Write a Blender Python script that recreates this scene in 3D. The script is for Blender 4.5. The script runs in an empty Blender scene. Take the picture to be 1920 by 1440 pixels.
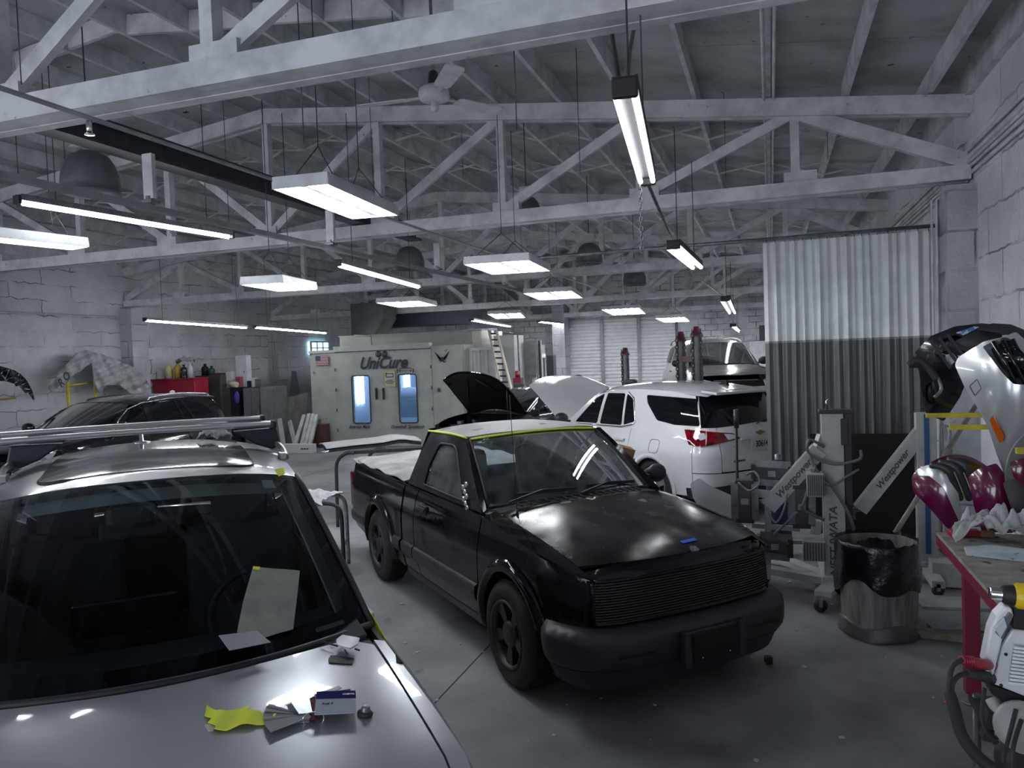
import bpy, bmesh, math, random
from mathutils import Vector, Matrix
from mathutils.geometry import delaunay_2d_cdt
PI=math.pi; R=math.radians
C=bpy.context.scene.collection
random.seed(7)
# ------------------------------------------------------------ camera frame
FPX,CX,CY,CAMH=1442.0,960.0,720.0,2.07
def _frame():
    dy=Vector((1445-CX,-(650-CY),-FPX)).normalized()
    dx=-Vector((-3200-CX,-(820-CY),-FPX)).normalized()
    dx=(dx-dy*dx.dot(dy)).normalized()
    return Matrix((dx,dy,dx.cross(dy)))
WR=_frame(); CAMP=Vector((0,0,CAMH))
def ray(u,v): return WR@Vector((u-CX,-(v-CY),-FPX))
def atz(u,v,z): d=ray(u,v); return CAMP+d*((z-CAMH)/d.z)
def aty(u,v,y): d=ray(u,v); return CAMP+d*(y/d.y)
def atx(u,v,x): d=ray(u,v); return CAMP+d*(x/d.x)
cd=bpy.data.cameras.new('camera'); co=bpy.data.objects.new('camera',cd); C.objects.link(co)
cd.sensor_width=36; cd.lens=FPX/1920*36; cd.clip_start=.05; cd.clip_end=200
co.matrix_world=Matrix.Translation(CAMP)@WR.to_4x4()
bpy.context.scene.camera=co
# ------------------------------------------------------------ materials
def pm(name,c,r=.5,m=0.,c2=None,ns=5.,bump=0.,bs=60.,coat=0.,emis=None,es=1.,lo=.4,hi=.65,det=6,rv=0.,spec=.5,c3=None,c3s=40,c3lo=.62,stretch=None):
    """procedural surface: base colour, second colour through noise, optional specks, roughness wander and bump"""
    M=bpy.data.materials.new(name); M.use_nodes=True; nt=M.node_tree; b=nt.nodes['Principled BSDF']
    I=b.inputs; c=tuple(c)+(1,)
    I['Base Color'].default_value=c; I['Roughness'].default_value=r; I['Metallic'].default_value=m
    I['Specular IOR Level'].default_value=spec
    if coat: I['Coat Weight'].default_value=coat; I['Coat Roughness'].default_value=.04
    tc=nt.nodes.new('ShaderNodeTexCoord'); L=nt.links; vec=tc.outputs['Object']
    if stretch:
        mp=nt.nodes.new('ShaderNodeMapping'); mp.inputs['Scale'].default_value=stretch; L.new(vec,mp.inputs['Vector']); vec=mp.outputs['Vector']
    def noise(s,d=det,rough=.6):
        n=nt.nodes.new('ShaderNodeTexNoise'); n.inputs['Scale'].default_value=s; n.inputs['Detail'].default_value=d
        n.inputs['Roughness'].default_value=rough; L.new(vec,n.inputs['Vector']); return n.outputs['Fac']
    def ramp(src,a,bb):
        q=nt.nodes.new('ShaderNodeMapRange'); q.inputs['From Min'].default_value=a; q.inputs['From Max'].default_value=bb
        L.new(src,q.inputs['Value']); return q.outputs['Result']
    def mix(f,A,B):
        x=nt.nodes.new('ShaderNodeMix'); x.data_type='RGBA'; L.new(f,x.inputs['Factor'])
        for v,i in ((A,6),(B,7)):
            if isinstance(v,tuple): x.inputs[i].default_value=v
            else: L.new(v,x.inputs[i])
        return x.outputs[2]
    col=c
    if c2 is not None:
        f=ramp(noise(ns),lo,hi); col=mix(f,c,tuple(c2)+(1,))
        if rv:
            q=nt.nodes.new('ShaderNodeMapRange'); q.inputs['To Min'].default_value=r; q.inputs['To Max'].default_value=max(0,min(1,r+rv))
            L.new(f,q.inputs['Value']); L.new(q.outputs['Result'],I['Roughness'])
            if coat:
                q2=nt.nodes.new('ShaderNodeMapRange'); q2.inputs['To Min'].default_value=coat; q2.inputs['To Max'].default_value=0
                L.new(f,q2.inputs['Value']); L.new(q2.outputs['Result'],I['Coat Weight'])
    if c3 is not None: col=mix(ramp(noise(c3s,3,.5),c3lo,c3lo+.05),col,tuple(c3)+(1,))
    if not isinstance(col,tuple): L.new(col,I['Base Color'])
    if bump:
        bn=nt.nodes.new('ShaderNodeBump'); bn.inputs['Strength'].default_value=bump; bn.inputs['Distance'].default_value=.02
        L.new(noise(bs,4),bn.inputs['Height']); L.new(bn.outputs['Normal'],I['Normal'])
    if emis: I['Emission Color'].default_value=tuple(emis)+(1,); I['Emission Strength'].default_value=es
    return M
def glass_mat(name,tint,refl=.6,r=.01,ior=1.24,dust=None):
    M=bpy.data.materials.new(name); M.use_nodes=True; nt=M.node_tree; nt.nodes.clear(); N=nt.nodes.new; L=nt.links
    o=N('ShaderNodeOutputMaterial'); t=N('ShaderNodeBsdfTransparent'); t.inputs[0].default_value=tuple(tint)+(1,)
    g=N('ShaderNodeBsdfGlossy'); g.inputs['Roughness'].default_value=r; fr=N('ShaderNodeFresnel'); fr.inputs['IOR'].default_value=ior
    mx=N('ShaderNodeMixShader'); L.new(fr.outputs[0],mx.inputs[0]); L.new(t.outputs[0],mx.inputs[1]); L.new(g.outputs[0],mx.inputs[2]); last=mx
    if dust:
        d=N('ShaderNodeBsdfDiffuse'); d.inputs[0].default_value=tuple(dust[0])+(1,)
        n=N('ShaderNodeTexNoise'); n.inputs['Scale'].default_value=dust[3] if len(dust)>3 else 9; n.inputs['Detail'].default_value=8
        tc=N('ShaderNodeTexCoord'); L.new(tc.outputs['Object'],n.inputs['Vector'])
        q=N('ShaderNodeMapRange'); q.inputs['From Min'].default_value=.35; q.inputs['From Max'].default_value=.75
        q.inputs['To Min'].default_value=dust[1]; q.inputs['To Max'].default_value=dust[2]; L.new(n.outputs['Fac'],q.inputs['Value'])
        m2=N('ShaderNodeMixShader'); L.new(q.outputs[0],m2.inputs[0]); L.new(mx.outputs[0],m2.inputs[1]); L.new(d.outputs[0],m2.inputs[2]); last=m2
    L.new(last.outputs[0],o.inputs[0]); return M
def block_mat(name,c1,c2,mortar,bw,bh,ax='yz',bump=.5,mort=.012,noise=1.):
    """painted concrete block: brick pattern on a wall plane, worn mottled paint, ragged joints"""
    M=bpy.data.materials.new(name); M.use_nodes=True; nt=M.node_tree; b=nt.nodes['Principled BSDF']; N=nt.nodes.new; L=nt.links
    tc=N('ShaderNodeTexCoord'); sp=N('ShaderNodeSeparateXYZ'); cb=N('ShaderNodeCombineXYZ'); L.new(tc.outputs['Object'],sp.inputs[0])
    L.new(sp.outputs['XYZ'.index(ax[0].upper())],cb.inputs[0]); L.new(sp.outputs['XYZ'.index(ax[1].upper())],cb.inputs[1])
    dn=N('ShaderNodeTexNoise'); dn.inputs['Scale'].default_value=3.5; dn.inputs['Detail'].default_value=5; L.new(tc.outputs['Object'],dn.inputs['Vector'])
    ma=N('ShaderNodeVectorMath'); ma.operation='MULTIPLY_ADD'; L.new(dn.outputs['Color'],ma.inputs[0]); ma.inputs[1].default_value=(.05*noise,)*3; L.new(cb.outputs[0],ma.inputs[2])
    br=N('ShaderNodeTexBrick'); L.new(ma.outputs[0],br.inputs['Vector']); br.inputs['Scale'].default_value=1
    br.inputs['Brick Width'].default_value=bw; br.inputs['Row Height'].default_value=bh; br.inputs['Mortar Size'].default_value=mort
    br.inputs['Mortar Smooth'].default_value=.35; br.inputs['Bias'].default_value=0
    br.inputs['Color1'].default_value=tuple(c1)+(1,); br.inputs['Color2'].default_value=tuple(x*.86 for x in c1)+(1,); br.inputs['Mortar'].default_value=tuple(mortar)+(1,)
    n=N('ShaderNodeTexNoise'); n.inputs['Scale'].default_value=1.1; n.inputs['Detail'].default_value=9; n.inputs['Roughness'].default_value=.68; L.new(tc.outputs['Object'],n.inputs['Vector'])
    q=N('ShaderNodeMapRange'); q.inputs['From Min'].default_value=.42; q.inputs['From Max'].default_value=.7; L.new(n.outputs['Fac'],q.inputs['Value'])
    # mortar lines come and go: only partly open joints
    n3=N('ShaderNodeTexNoise'); n3.inputs['Scale'].default_value=1.7; n3.inputs['Detail'].default_value=4; L.new(tc.outputs['Object'],n3.inputs['Vector'])
    q3=N('ShaderNodeMapRange'); q3.inputs['From Min'].default_value=.42; q3.inputs['From Max'].default_value=.56; L.new(n3.outputs['Fac'],q3.inputs['Value'])
    plain=N('ShaderNodeMix'); plain.data_type='RGBA'; L.new(q3.outputs[0],plain.inputs[0]); plain.inputs[6].default_value=tuple(c1)+(1,); L.new(br.outputs['Color'],plain.inputs[7])
    x=N('ShaderNodeMix'); x.data_type='RGBA'; L.new(q.outputs[0],x.inputs[0]); L.new(plain.outputs[2],x.inputs[6]); x.inputs[7].default_value=tuple(c2)+(1,)
    L.new(x.outputs[2],b.inputs['Base Color']); b.inputs['Roughness'].default_value=.75
    n2=N('ShaderNodeTexNoise'); n2.inputs['Scale'].default_value=26; n2.inputs['Detail'].default_value=6; L.new(tc.outputs['Object'],n2.inputs['Vector'])
    mm=N('ShaderNodeMath'); mm.operation='MULTIPLY_ADD'; L.new(br.outputs['Fac'],mm.inputs[0]); mm.inputs[1].default_value=-1.2; L.new(n2.outputs['Fac'],mm.inputs[2])
    bn=N('ShaderNodeBump'); bn.inputs['Strength'].default_value=bump; bn.inputs['Distance'].default_value=.03; L.new(mm.outputs[0],bn.inputs['Height']); L.new(bn.outputs[0],b.inputs['Normal'])
    return M
# ------------------------------------------------------------ objects
def link(o,parent=None):
    C.objects.link(o)
    if parent is not None: o.parent=parent
    return o
def thing(name,label,cat,loc=(0,0,0),rz=0.,group=None,rot=None):
    o=link(bpy.data.objects.new(name,None)); o.location=loc; o.rotation_euler=rot or (0,0,rz); o.empty_display_size=.1
    return tag(o,label,cat,group)
def tag(o,label,cat,group=None):
    o['label']=label; o['category']=cat
    if group: o['group']=group
    return o
def copy_tree(o,parent=None):
    c=o.copy(); C.objects.link(c)
    if parent is not None: c.parent=parent
    for ch in KIDS.get(o.name,[]):
        k=copy_tree(ch,c); KIDS.setdefault(c.name,[]).append(k)
    return c
KIDS={}
class MB:
    """collects shapes into one mesh"""
    def __init__(s): s.v=[]; s.f=[]; s.n={}; s.sm=[]
    def add(s,vs,fs,smooth=False,norm=None):
        b=len(s.v); s.v+= [tuple(v) for v in vs]; s.f+=[tuple(i+b for i in f) for f in fs]; s.sm+=[smooth]*len(fs)
        if norm:
            for i,n in enumerate(norm): s.n[b+i]=n
        return s
    def box(s,c,d,rot=None,M=None):
        x,y,z=[k/2 for k in d]; vs=[Vector((a*x,b*y,e*z)) for a in(-1,1) for b in(-1,1) for e in(-1,1)]
        T=Matrix.Translation(Vector(c))
        if rot is not None:
            from mathutils import Euler
            T=T@Euler(rot).to_matrix().to_4x4()
        if M is not None: T=M@T
        return s.add([T@v for v in vs],[(0,1,3,2),(4,6,7,5),(0,4,5,1),(2,3,7,6),(0,2,6,4),(1,5,7,3)])
    def bar(s,p,q,w,h,up=(0,0,1)):
        """box beam from p to q, w across, h along up"""
        p=Vector(p);q=Vector(q);d=(q-p);L=d.length;d.normalize();u=Vector(up); a=d.cross(u)
        if a.length<1e-4: a=d.cross(Vector((0,1,0)))
        a.normalize();u=a.cross(d).normalized()
        vs=[]
        for t in(p,q):
            for i,j in((-1,-1),(1,-1),(1,1),(-1,1)): vs.append(t+a*(i*w/2)+u*(j*h/2))
        return s.add(vs,[(0,3,2,1),(4,5,6,7),(0,1,5,4),(1,2,6,5),(2,3,7,6),(3,0,4,7)])
    def cyl(s,p,q,r,n=12,r2=None,caps=True):
        return s.tube([p,q],[r,r if r2 is None else r2],n,caps)
    def tube(s,path,r,n=8,caps=True,closed=False):
        P=[Vector(p) for p in path]; m=len(P); rr=r if isinstance(r,(list,tuple)) else [r]*m
        vs=[];a=None
        for i in range(m):
            if closed: t=P[(i+1)%m]-P[i-1]
            else: t=P[min(i+1,m-1)]-P[max(i-1,0)]
            t.normalize()
            if a is None: a=t.cross(Vector((0,0,1)) if abs(t.z)<.9 else Vector((1,0,0)))
            a=(a-t*a.dot(t)).normalized(); b=t.cross(a)
            for k in range(n):
                w=2*PI*k/n; vs.append(P[i]+(a*math.cos(w)+b*math.sin(w))*rr[i])
        fs=[]
        for i in range(m if closed else m-1):
            j=(i+1)%m
            for k in range(n): k2=(k+1)%n; fs.append((i*n+k,i*n+k2,j*n+k2,j*n+k))
        s.add(vs,fs,True)
        if caps and not closed:
            b=len(s.v)-len(vs)
            s.f.append(tuple(b+k for k in range(n))[::-1]); s.f.append(tuple(b+(m-1)*n+k for k in range(n))); s.sm+=[False,False]
        return s
    def lathe(s,prof,n=24,M=None,smooth=True,closed=False):
        """profile (r,z) spun round z"""
        vs=[];m=len(prof);M=M or Matrix()
        for r,z in prof:
            for k in range(n): w=2*PI*k/n; vs.append(M@Vector((r*math.cos(w),r*math.sin(w),z)))
        fs=[]
        for i in range(m if closed else m-1):
            j=(i+1)%m
            for k in range(n): k2=(k+1)%n; fs.append((i*n+k,i*n+k2,j*n+k2,j*n+k))
        return s.add(vs,fs,smooth)
    def prism(s,poly,h,M=None):
        """polygon (x,y) extruded 0..h along z"""
        M=M or Matrix(); n=len(poly); vs=[M@Vector((x,y,0)) for x,y in poly]+[M@Vector((x,y,h)) for x,y in poly]
        fs=[tuple(range(n))[::-1],tuple(range(n,2*n))]+[(i,(i+1)%n,n+(i+1)%n,n+i) for i in range(n)]
        return s.add(vs,fs)
    def grid(s,rows,smooth=True,two=0.):
        """surface through rows of points; two>0 gives it that thickness"""
        m=len(rows);n=len(rows[0]); P=[[Vector(p) for p in r] for r in rows]
        fs=[(i*n+j,i*n+j+1,(i+1)*n+j+1,(i+1)*n+j) for i in range(m-1) for j in range(n-1)]
        s.add([p for r in P for p in r],fs,smooth)
        if two:
            Q=[]
            for i in range(m):
                q=[]
                for j in range(n):
                    a=P[min(i+1,m-1)][j]-P[max(i-1,0)][j]; b=P[i][min(j+1,n-1)]-P[i][max(j-1,0)]
                    k=b.cross(a); k=k.normalized() if k.length>1e-9 else Vector((0,0,1)); q.append(P[i][j]-k*two*-1)
                Q.append(q)
            s.add([p for r in Q for p in r],[f[::-1] for f in fs],smooth)
            ring=[(0,j) for j in range(n)]+[(i,n-1) for i in range(1,m)]+[(m-1,j) for j in range(n-2,-1,-1)]+[(i,0) for i in range(m-2,0,-1)]
            vs=[P[i][j] for i,j in ring]+[Q[i][j] for i,j in ring]; k=len(ring)
            s.add(vs,[(a,k+a,k+(a+1)%k,(a+1)%k) for a in range(k)])
        return s
    def ball(s,c,r,n=12,sc=(1,1,1)):
        c=Vector(c);vs=[];m=n//2
        for i in range(m+1):
            a=PI*i/m
            for k in range(n): w=2*PI*k/n; vs.append(c+Vector((r*sc[0]*math.sin(a)*math.cos(w),r*sc[1]*math.sin(a)*math.sin(w),r*sc[2]*math.cos(a))))
        return s.add(vs,[(i*n+k,(i+1)*n+k,(i+1)*n+(k+1)%n,i*n+(k+1)%n) for i in range(m) for k in range(n)],True)
    def build(s,name,mat,parent=None,bevel=0.,label=None,fix=True):
        me=bpy.data.meshes.new(name); me.from_pydata(s.v,[],s.f); me.polygons.foreach_set('use_smooth',s.sm)
        if fix and not s.n:
            bm=bmesh.new(); bm.from_mesh(me); bmesh.ops.recalc_face_normals(bm,faces=bm.faces); bm.to_mesh(me); bm.free()
        me.update()
        if s.n:
            ns=[s.n.get(i,(0,0,0)) for i in range(len(s.v))]
            me.normals_split_custom_set_from_vertices([tuple(n) for n in ns])
        for m in (mat if isinstance(mat,(list,tuple)) else [mat]): me.materials.append(m)
        o=link(bpy.data.objects.new(name,me),parent)
        if parent is not None: KIDS.setdefault(parent.name,[]).append(o)
        if bevel:
            b=o.modifiers.new('b','BEVEL'); b.width=bevel; b.segments=2; b.limit_method='ANGLE'; b.angle_limit=.7
        if label: o['label']=label
        return o
def struct(mb,name,mat,parent=None,**k):
    o=mb.build(name,mat,parent,**k)
    if parent is None: o['kind']='structure'
    return o
def text(s,size,M,mat,parent,name='lettering',ext=.001,shear=0.,align='CENTER',sx=1.,bold=0.,space=1.,label=None):
    cu=bpy.data.curves.new(name,'FONT'); cu.body=s; cu.size=size; cu.extrude=ext; cu.shear=shear; cu.align_x=align; cu.align_y='CENTER'; cu.offset=bold; cu.space_character=space
    tmp=link(bpy.data.objects.new('tmp',cu)); me=bpy.data.meshes.new_from_object(tmp); bpy.data.objects.remove(tmp); me.name=name; me.materials.clear(); me.materials.append(mat)
    o=link(bpy.data.objects.new(name,me),parent); o.matrix_local=M@Matrix.Diagonal((sx,1,1,1))
    if parent is not None: KIDS.setdefault(parent.name,[]).append(o)
    if label: o['label']=label
    return o
def facing(p,right,up):
    """matrix placing x along right, y along up at p"""
    r=Vector(right).normalized();u=Vector(up);u=(u-r*u.dot(r)).normalized();n=r.cross(u)
    return Matrix.Translation(Vector(p))@Matrix((r,u,n)).transposed().to_4x4()
def smooth_path(P,n=6,closed=False):
    P=[Vector(p) for p in P];m=len(P);out=[]
    for i in range(m if closed else m-1):
        g=(lambda k:P[k%m]) if closed else (lambda k:P[max(0,min(m-1,k))])
        a,b,c,d=g(i-1),g(i),g(i+1),g(i+2)
        for k in range(n):
            t=k/n; out.append(.5*((2*b)+(c-a)*t+(2*a-5*b+4*c-d)*t*t+(3*b-a-3*c+d)*t**3))
    if not closed: out.append(P[-1])
    return out
def tab(T):
    """monotone cubic through (x,v)"""
    X=[t[0] for t in T];Y=[t[1] for t in T];n=len(T)
    d=[(Y[i+1]-Y[i])/(X[i+1]-X[i]) for i in range(n-1)]; m=[d[0]]+[0 if d[i-1]*d[i]<=0 else 2*d[i-1]*d[i]/(d[i-1]+d[i]) for i in range(1,n-1)]+[d[-1]]
    def f(x):
        if x<=X[0]: return Y[0]
        if x>=X[-1]: return Y[-1]
        i=0
        while X[i+1]<x: i+=1
        h=X[i+1]-X[i];t=(x-X[i])/h
        return (1+2*t)*(1-t)**2*Y[i]+t*(1-t)**2*h*m[i]+t*t*(3-2*t)*Y[i+1]+t*t*(t-1)*h*m[i+1]
    return f
def inside(p,poly):
    x,y=p;c=False;j=len(poly)-1
    for i in range(len(poly)):
        xi,yi=poly[i];xj,yj=poly[j]
        if (yi>y)!=(yj>y) and x<(xj-xi)*(y-yi)/(yj-yi)+xi: c=not c
        j=i
    return c
def resample(poly,st):
    out=[];n=len(poly)
    for i in range(n):
        a=poly[i];b=poly[(i+1)%n];L=math.hypot(b[0]-a[0],b[1]-a[1]);k=max(1,int(L/st+.5))
        if L<1e-6: continue
        for j in range(k): t=j/k; out.append((a[0]+(b[0]-a[0])*t,a[1]+(b[1]-a[1])*t))
    return out
def rnd(poly,r,n=5):
    """round the corners of a polygon"""
    out=[];m=len(poly)
    for i in range(m):
        a=Vector(poly[i-1]);b=Vector(poly[i]);c=Vector(poly[(i+1)%m]);rr=r[i] if isinstance(r,(list,tuple)) else r
        if rr<=0: out.append(tuple(b));continue
        la=(a-b).length;lc=(c-b).length;q=min(rr,la*.48,lc*.48);p0=b+(a-b)/la*q;p1=b+(c-b)/lc*q
        for k in range(n+1): t=k/n; v=p0*(1-t)**2+b*2*t*(1-t)+p1*t*t; out.append((v.x,v.y))
    return out
def sheet(mb,f,outer,holes=(),st=.05,depth=.012,flip=False,rim=True,off=0.):
    """a curved panel: polygon(s) in (u,v), mapped by f(u,v)->point, exact normals, folded rim"""
    loops=[resample(l,st) for l in [outer]+list(holes)]
    pts=[];edges=[]
    for l in loops:
        b=len(pts);pts+=l;edges+=[(b+i,b+(i+1)%len(l)) for i in range(len(l))]
    bp=list(pts);us=[p[0] for p in outer];vs=[p[1] for p in outer]
    cell={}
    for p in bp: cell.setdefault((int(p[0]//st),int(p[1]//st)),[]).append(p)
    u=min(us)+st*.5;row=0
    while u<max(us):
        v=min(vs)+st*.5+(row%2)*st*.5
        while v<max(vs):
            if inside((u,v),loops[0]) and not any(inside((u,v),h) for h in loops[1:]):
                ci,cj=int(u//st),int(v//st)
                if all((q[0]-u)**2+(q[1]-v)**2>(.5*st)**2 for a in(-1,0,1) for b in(-1,0,1) for q in cell.get((ci+a,cj+b),())): pts.append((u,v))
            v+=st
        u+=st*.9;row+=1
    vo,_,fo,ov,_,_=delaunay_2d_cdt([Vector(p) for p in pts],edges,[],0,1e-7)
    F=[]
    for t in fo:
        c=(sum(vo[i].x for i in t)/3,sum(vo[i].y for i in t)/3)
        if inside(c,loops[0]) and not any(inside(c,h) for h in loops[1:]): F.append(tuple(t))
    e=st*.04;sg=-1 if flip else 1
    def PN(u,v):
        p=Vector(f(u,v));a=Vector(f(u+e,v))-Vector(f(u-e,v));b=Vector(f(u,v+e))-Vector(f(u,v-e));n=a.cross(b)
        n=n.normalized() if n.length>1e-12 else Vector((0,0,1)); return p,n*sg
    pn=[PN(v.x,v.y) for v in vo]
    if off: pn=[(p+n*off,n) for p,n in pn]
    mb.add([p for p,n in pn],[t if sg>0 else t[::-1] for t in F],True,[n for p,n in pn])
    if rim and depth:
        for l in loops:
            A=[PN(*p) for p in l];k=len(l)
            vs=[p+n*off for p,n in A]+[p+n*(off-depth) for p,n in A]
            mb.add(vs,[(i,(i+1)%k,k+(i+1)%k,k+i) for i in range(k)],False)
    return mb
def arc(cx,cz,r,a0,a1,n=16):
    return [(cx+r*math.cos(R(a0+(a1-a0)*i/n)),cz+r*math.sin(R(a0+(a1-a0)*i/n))) for i in range(n+1)]
# ============================================================ MATERIALS
W=pm('white_painted_timber',(.66,.67,.70),.7,c2=(.44,.45,.475),ns=3.5,bump=.15,bs=30,c3=(.06,.06,.07),c3s=14,c3lo=.72)
DECK=pm('painted_roof_boards',(.50,.51,.535),.8,c2=(.30,.305,.325),ns=1.3,bump=.3,bs=18,c3=(.035,.035,.04),c3s=7,c3lo=.70)
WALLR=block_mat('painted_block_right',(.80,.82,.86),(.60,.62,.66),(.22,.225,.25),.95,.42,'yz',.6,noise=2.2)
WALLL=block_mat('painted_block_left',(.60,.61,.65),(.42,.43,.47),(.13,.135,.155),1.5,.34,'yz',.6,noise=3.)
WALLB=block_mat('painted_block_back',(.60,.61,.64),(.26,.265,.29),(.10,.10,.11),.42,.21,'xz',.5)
PIL=block_mat('painted_block_pilaster',(.50,.515,.55),(.32,.33,.37),(.13,.135,.155),.5,.40,'xz',.6)
FLOOR=pm('worn_concrete',(.115,.117,.125),.45,c2=(.34,.345,.355),ns=.8,bump=.10,bs=22,lo=.36,hi=.68,det=12,rv=.25,c3=(.13,.13,.14),c3s=2.3,c3lo=.66)
SLOT=pm('dark_joint',(.05,.05,.055),.9)
STEELD=pm('dark_steel',(.035,.037,.045),.45,.3,c2=(.07,.07,.08),ns=8)
STEEL=pm('grey_steel',(.25,.26,.28),.4,.6,c2=(.14,.145,.16),ns=12)
BLK=pm('matt_black',(.012,.012,.015),.6)
RUB=pm('black_rubber',(.016,.016,.018),.65,c2=(.035,.035,.037),ns=20)
CHR=pm('bright_metal',(.7,.72,.75),.15,1.)
WHT=pm('white_enamel',(.62,.64,.67),.4,c2=(.5,.52,.55),ns=6)
GRY=pm('grey_enamel',(.30,.31,.33),.45,c2=(.22,.225,.24),ns=7)
YEL=pm('yellow_paint',(.62,.52,.03),.45,c2=(.42,.36,.04),ns=12)
TAPE=pm('yellow_green_tape',(.66,.78,.05),.6)
RED=pm('red_enamel',(.35,.012,.035),.35,c2=(.22,.01,.03),ns=9)
BLU=pm('blue_enamel',(.02,.06,.2),.4)
TUBE=pm('lit_tube',(1,1,1),.5,emis=(.94,.97,1),es=20.)
REFL=pm('white_reflector',(.75,.77,.8),.3)
PAPER=pm('white_paper',(.7,.72,.75),.8,c2=(.55,.57,.6),ns=20)
CARD=pm('brown_cardboard',(.24,.13,.07),.8,c2=(.17,.09,.05),ns=9)
# ============================================================ SHELL
XL,XR,YB,YF=-15.,2.0,27.2,-5.5
fl=MB().box(((XL+XR)/2,(YB+YF)/2,-.1),(XR-XL+.8,YB-YF+.6,.2)); fl=struct(fl,'floor',FLOOR)
g=MB()
for x in (-1.965,-8.2): g.box((x,(YB+YF)/2,.0005),(.008,YB-YF-.2,.003))
for y in (1.2,10.6,19.6): g.box(((XL+XR)/2,y,.0005),(XR-XL-.2,.008,.003))
g.build('floor_joint',SLOT,fl)
random.seed(3)
st=MB()
for i in range(170):   # crumbs, chips of filler and paint flakes swept about
    x=random.uniform(-3.4,1.2); y=random.uniform(2.6,9); r=random.uniform(.003,.011)
    st.box((x,y,r*.4),(r*2,r*random.uniform(.8,3),r*.8),(0,0,random.uniform(0,3)))
tag(st.build('floor_debris',pm('pale_crumbs',(.5,.5,.5),.9)),'pale chips and crumbs scattered over the bare concrete','debris')['kind']='stuff'
def pitch(x): return 4.80+(XR-x)*.118 if x>-6.5 else 4.80+(x-XL)*.118
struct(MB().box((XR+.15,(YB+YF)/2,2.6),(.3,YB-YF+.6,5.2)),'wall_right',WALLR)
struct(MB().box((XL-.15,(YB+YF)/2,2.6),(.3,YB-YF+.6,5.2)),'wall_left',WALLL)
# back wall with the roll-up door opening
dx0,dx1,dz=-7.0,-3.08,3.3
wb=MB()
wb.box(((XL+dx0)/2,YB+.15,3),(dx0-XL,.3,6)).box(((XR+dx1)/2,YB+.15,3),(XR-dx1,.3,6)).box(((dx0+dx1)/2,YB+.15,(dz+6)/2),(dx1-dx0,.3,6-dz))
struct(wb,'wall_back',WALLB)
# unseen front wall, its two wide bays added to let sky light in
wf=MB()
for a,b in((XL,-13.5),(-8.6,-6.2),(-1.2,XR)): wf.box(((a+b)/2,YF-.15,3),(b-a,.3,6))
wf.box(((XL+XR)/2,YF-.15,4.8),(XR-XL,.3,2.4)); struct(wf,'wall_front',WALLB)
# pilasters carry the trusses
TY=[3.85,9.1,15.0,20.8,26.6]; TZ=[3.70,3.70,3.62,3.47,3.38]
for i,(y,z) in enumerate(zip(TY,TZ)):
    struct(MB().box((XR-.14,y,z/2-.03),(.28,.44,z-.06)),'trim_%d'%(2*i+1),PIL)
    struct(MB().box((XL+.18,y,z/2-.03),(.36,.5,z-.06)),'trim_%d'%(2*i+2),PIL)
# roll-up door: three curtains of slats between stiff posts
dr=MB(); n=26
for k in range(n):
    z0=dz*k/n; h_=dz/n; vs=[(x,y,z) for x in(dx0,dx1) for y,z in((YB+.05,z0),(YB-.005,z0+h_*.30),(YB+.0,z0+h_*.62),(YB+.05,z0+h_))]
    dr.add(vs,[(0,1,5,4),(1,2,6,5),(2,3,7,6),(0,4,7,3)])
door=struct(dr,'door_1',pm('door_enamel',(.72,.73,.76),.45,c2=(.62,.63,.66),ns=4))
for x in (-5.71,-4.39): MB().box((x,YB-.04,dz/2),(.11,.07,dz)).build('door_post',GRY,door)
for x in (dx0,dx1): MB().box((x,YB-.03,dz/2),(.09,.05,dz)).build('door_track',STEELD,door)
# ------------------------------------------------------------ ceiling: boards on joists
cl=MB(); 
for a,b in((XL-.2,-6.5),(-6.5,XR+.3)):
    za,zb_=pitch(a),pitch(b)
    for k in range(24):
        y0=YF-.3+(YB-YF+.6)*k/24; y1=YF-.3+(YB-YF+.6)*(k+1)/24
        vs=[(a,y0,za),(b,y0,zb_),(b,y1-.012,zb_),(a,y1-.012,za)]; vs+=[(x,y,z+.06) for x,y,z in vs]
        cl.add(vs,[(0,3,2,1),(4,5,6,7),(0,1,5,4),(1,2,6,5),(2,3,7,6),(3,0,4,7)])
    vs=[(a,YF-.3,za+.06),(b,YF-.3,zb_+.06),(b,YB+.3,zb_+.06),(a,YB+.3,za+.06)]; vs+=[(x,y,z+.05) for x,y,z in vs]
    cl.add(vs,[(0,3,2,1),(4,5,6,7),(0,1,5,4),(1,2,6,5),(2,3,7,6),(3,0,4,7)])
ceil=struct(cl,'ceiling',DECK)
jx=[XR-.38-.79*i for i in range(22)]
for x in jx: MB().box((x,(YB+YF)/2,pitch(x)-.115),(.045,YB-YF,.225)).build('joist',W,ceil)
MB().box((XR-.03,(YB+YF)/2,pitch(XR)-.12),(.07,YB-YF,.26)).build('wall_plate',W,ceil)
for y in (6.45,1.4):
    m=MB()
    for a,b in zip(jx[:-1],jx[1:]): 
        c=(a+b)/2; m.box((c,y+random.uniform(-.04,.04),pitch(c)-.12),(.74,.045,.20),(0,math.atan(.118)*(1 if c>-6.5 else -1),0))
    m.build('blocking',W,ceil)
for y in (10.9,13.1,16.9,18.9,22.6,24.6):
    m=MB()
    for a,b in zip(jx[:-1],jx[1:]):
        m.bar((a,y,pitch(a)-.02),(b,y,pitch(b)-.21),.02,.045,(0,1,0)); m.bar((a,y+.03,pitch(a)-.21),(b,y+.03,pitch(b)-.02),.02,.045,(0,1,0))
    m.build('bridging',W,ceil)
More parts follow.
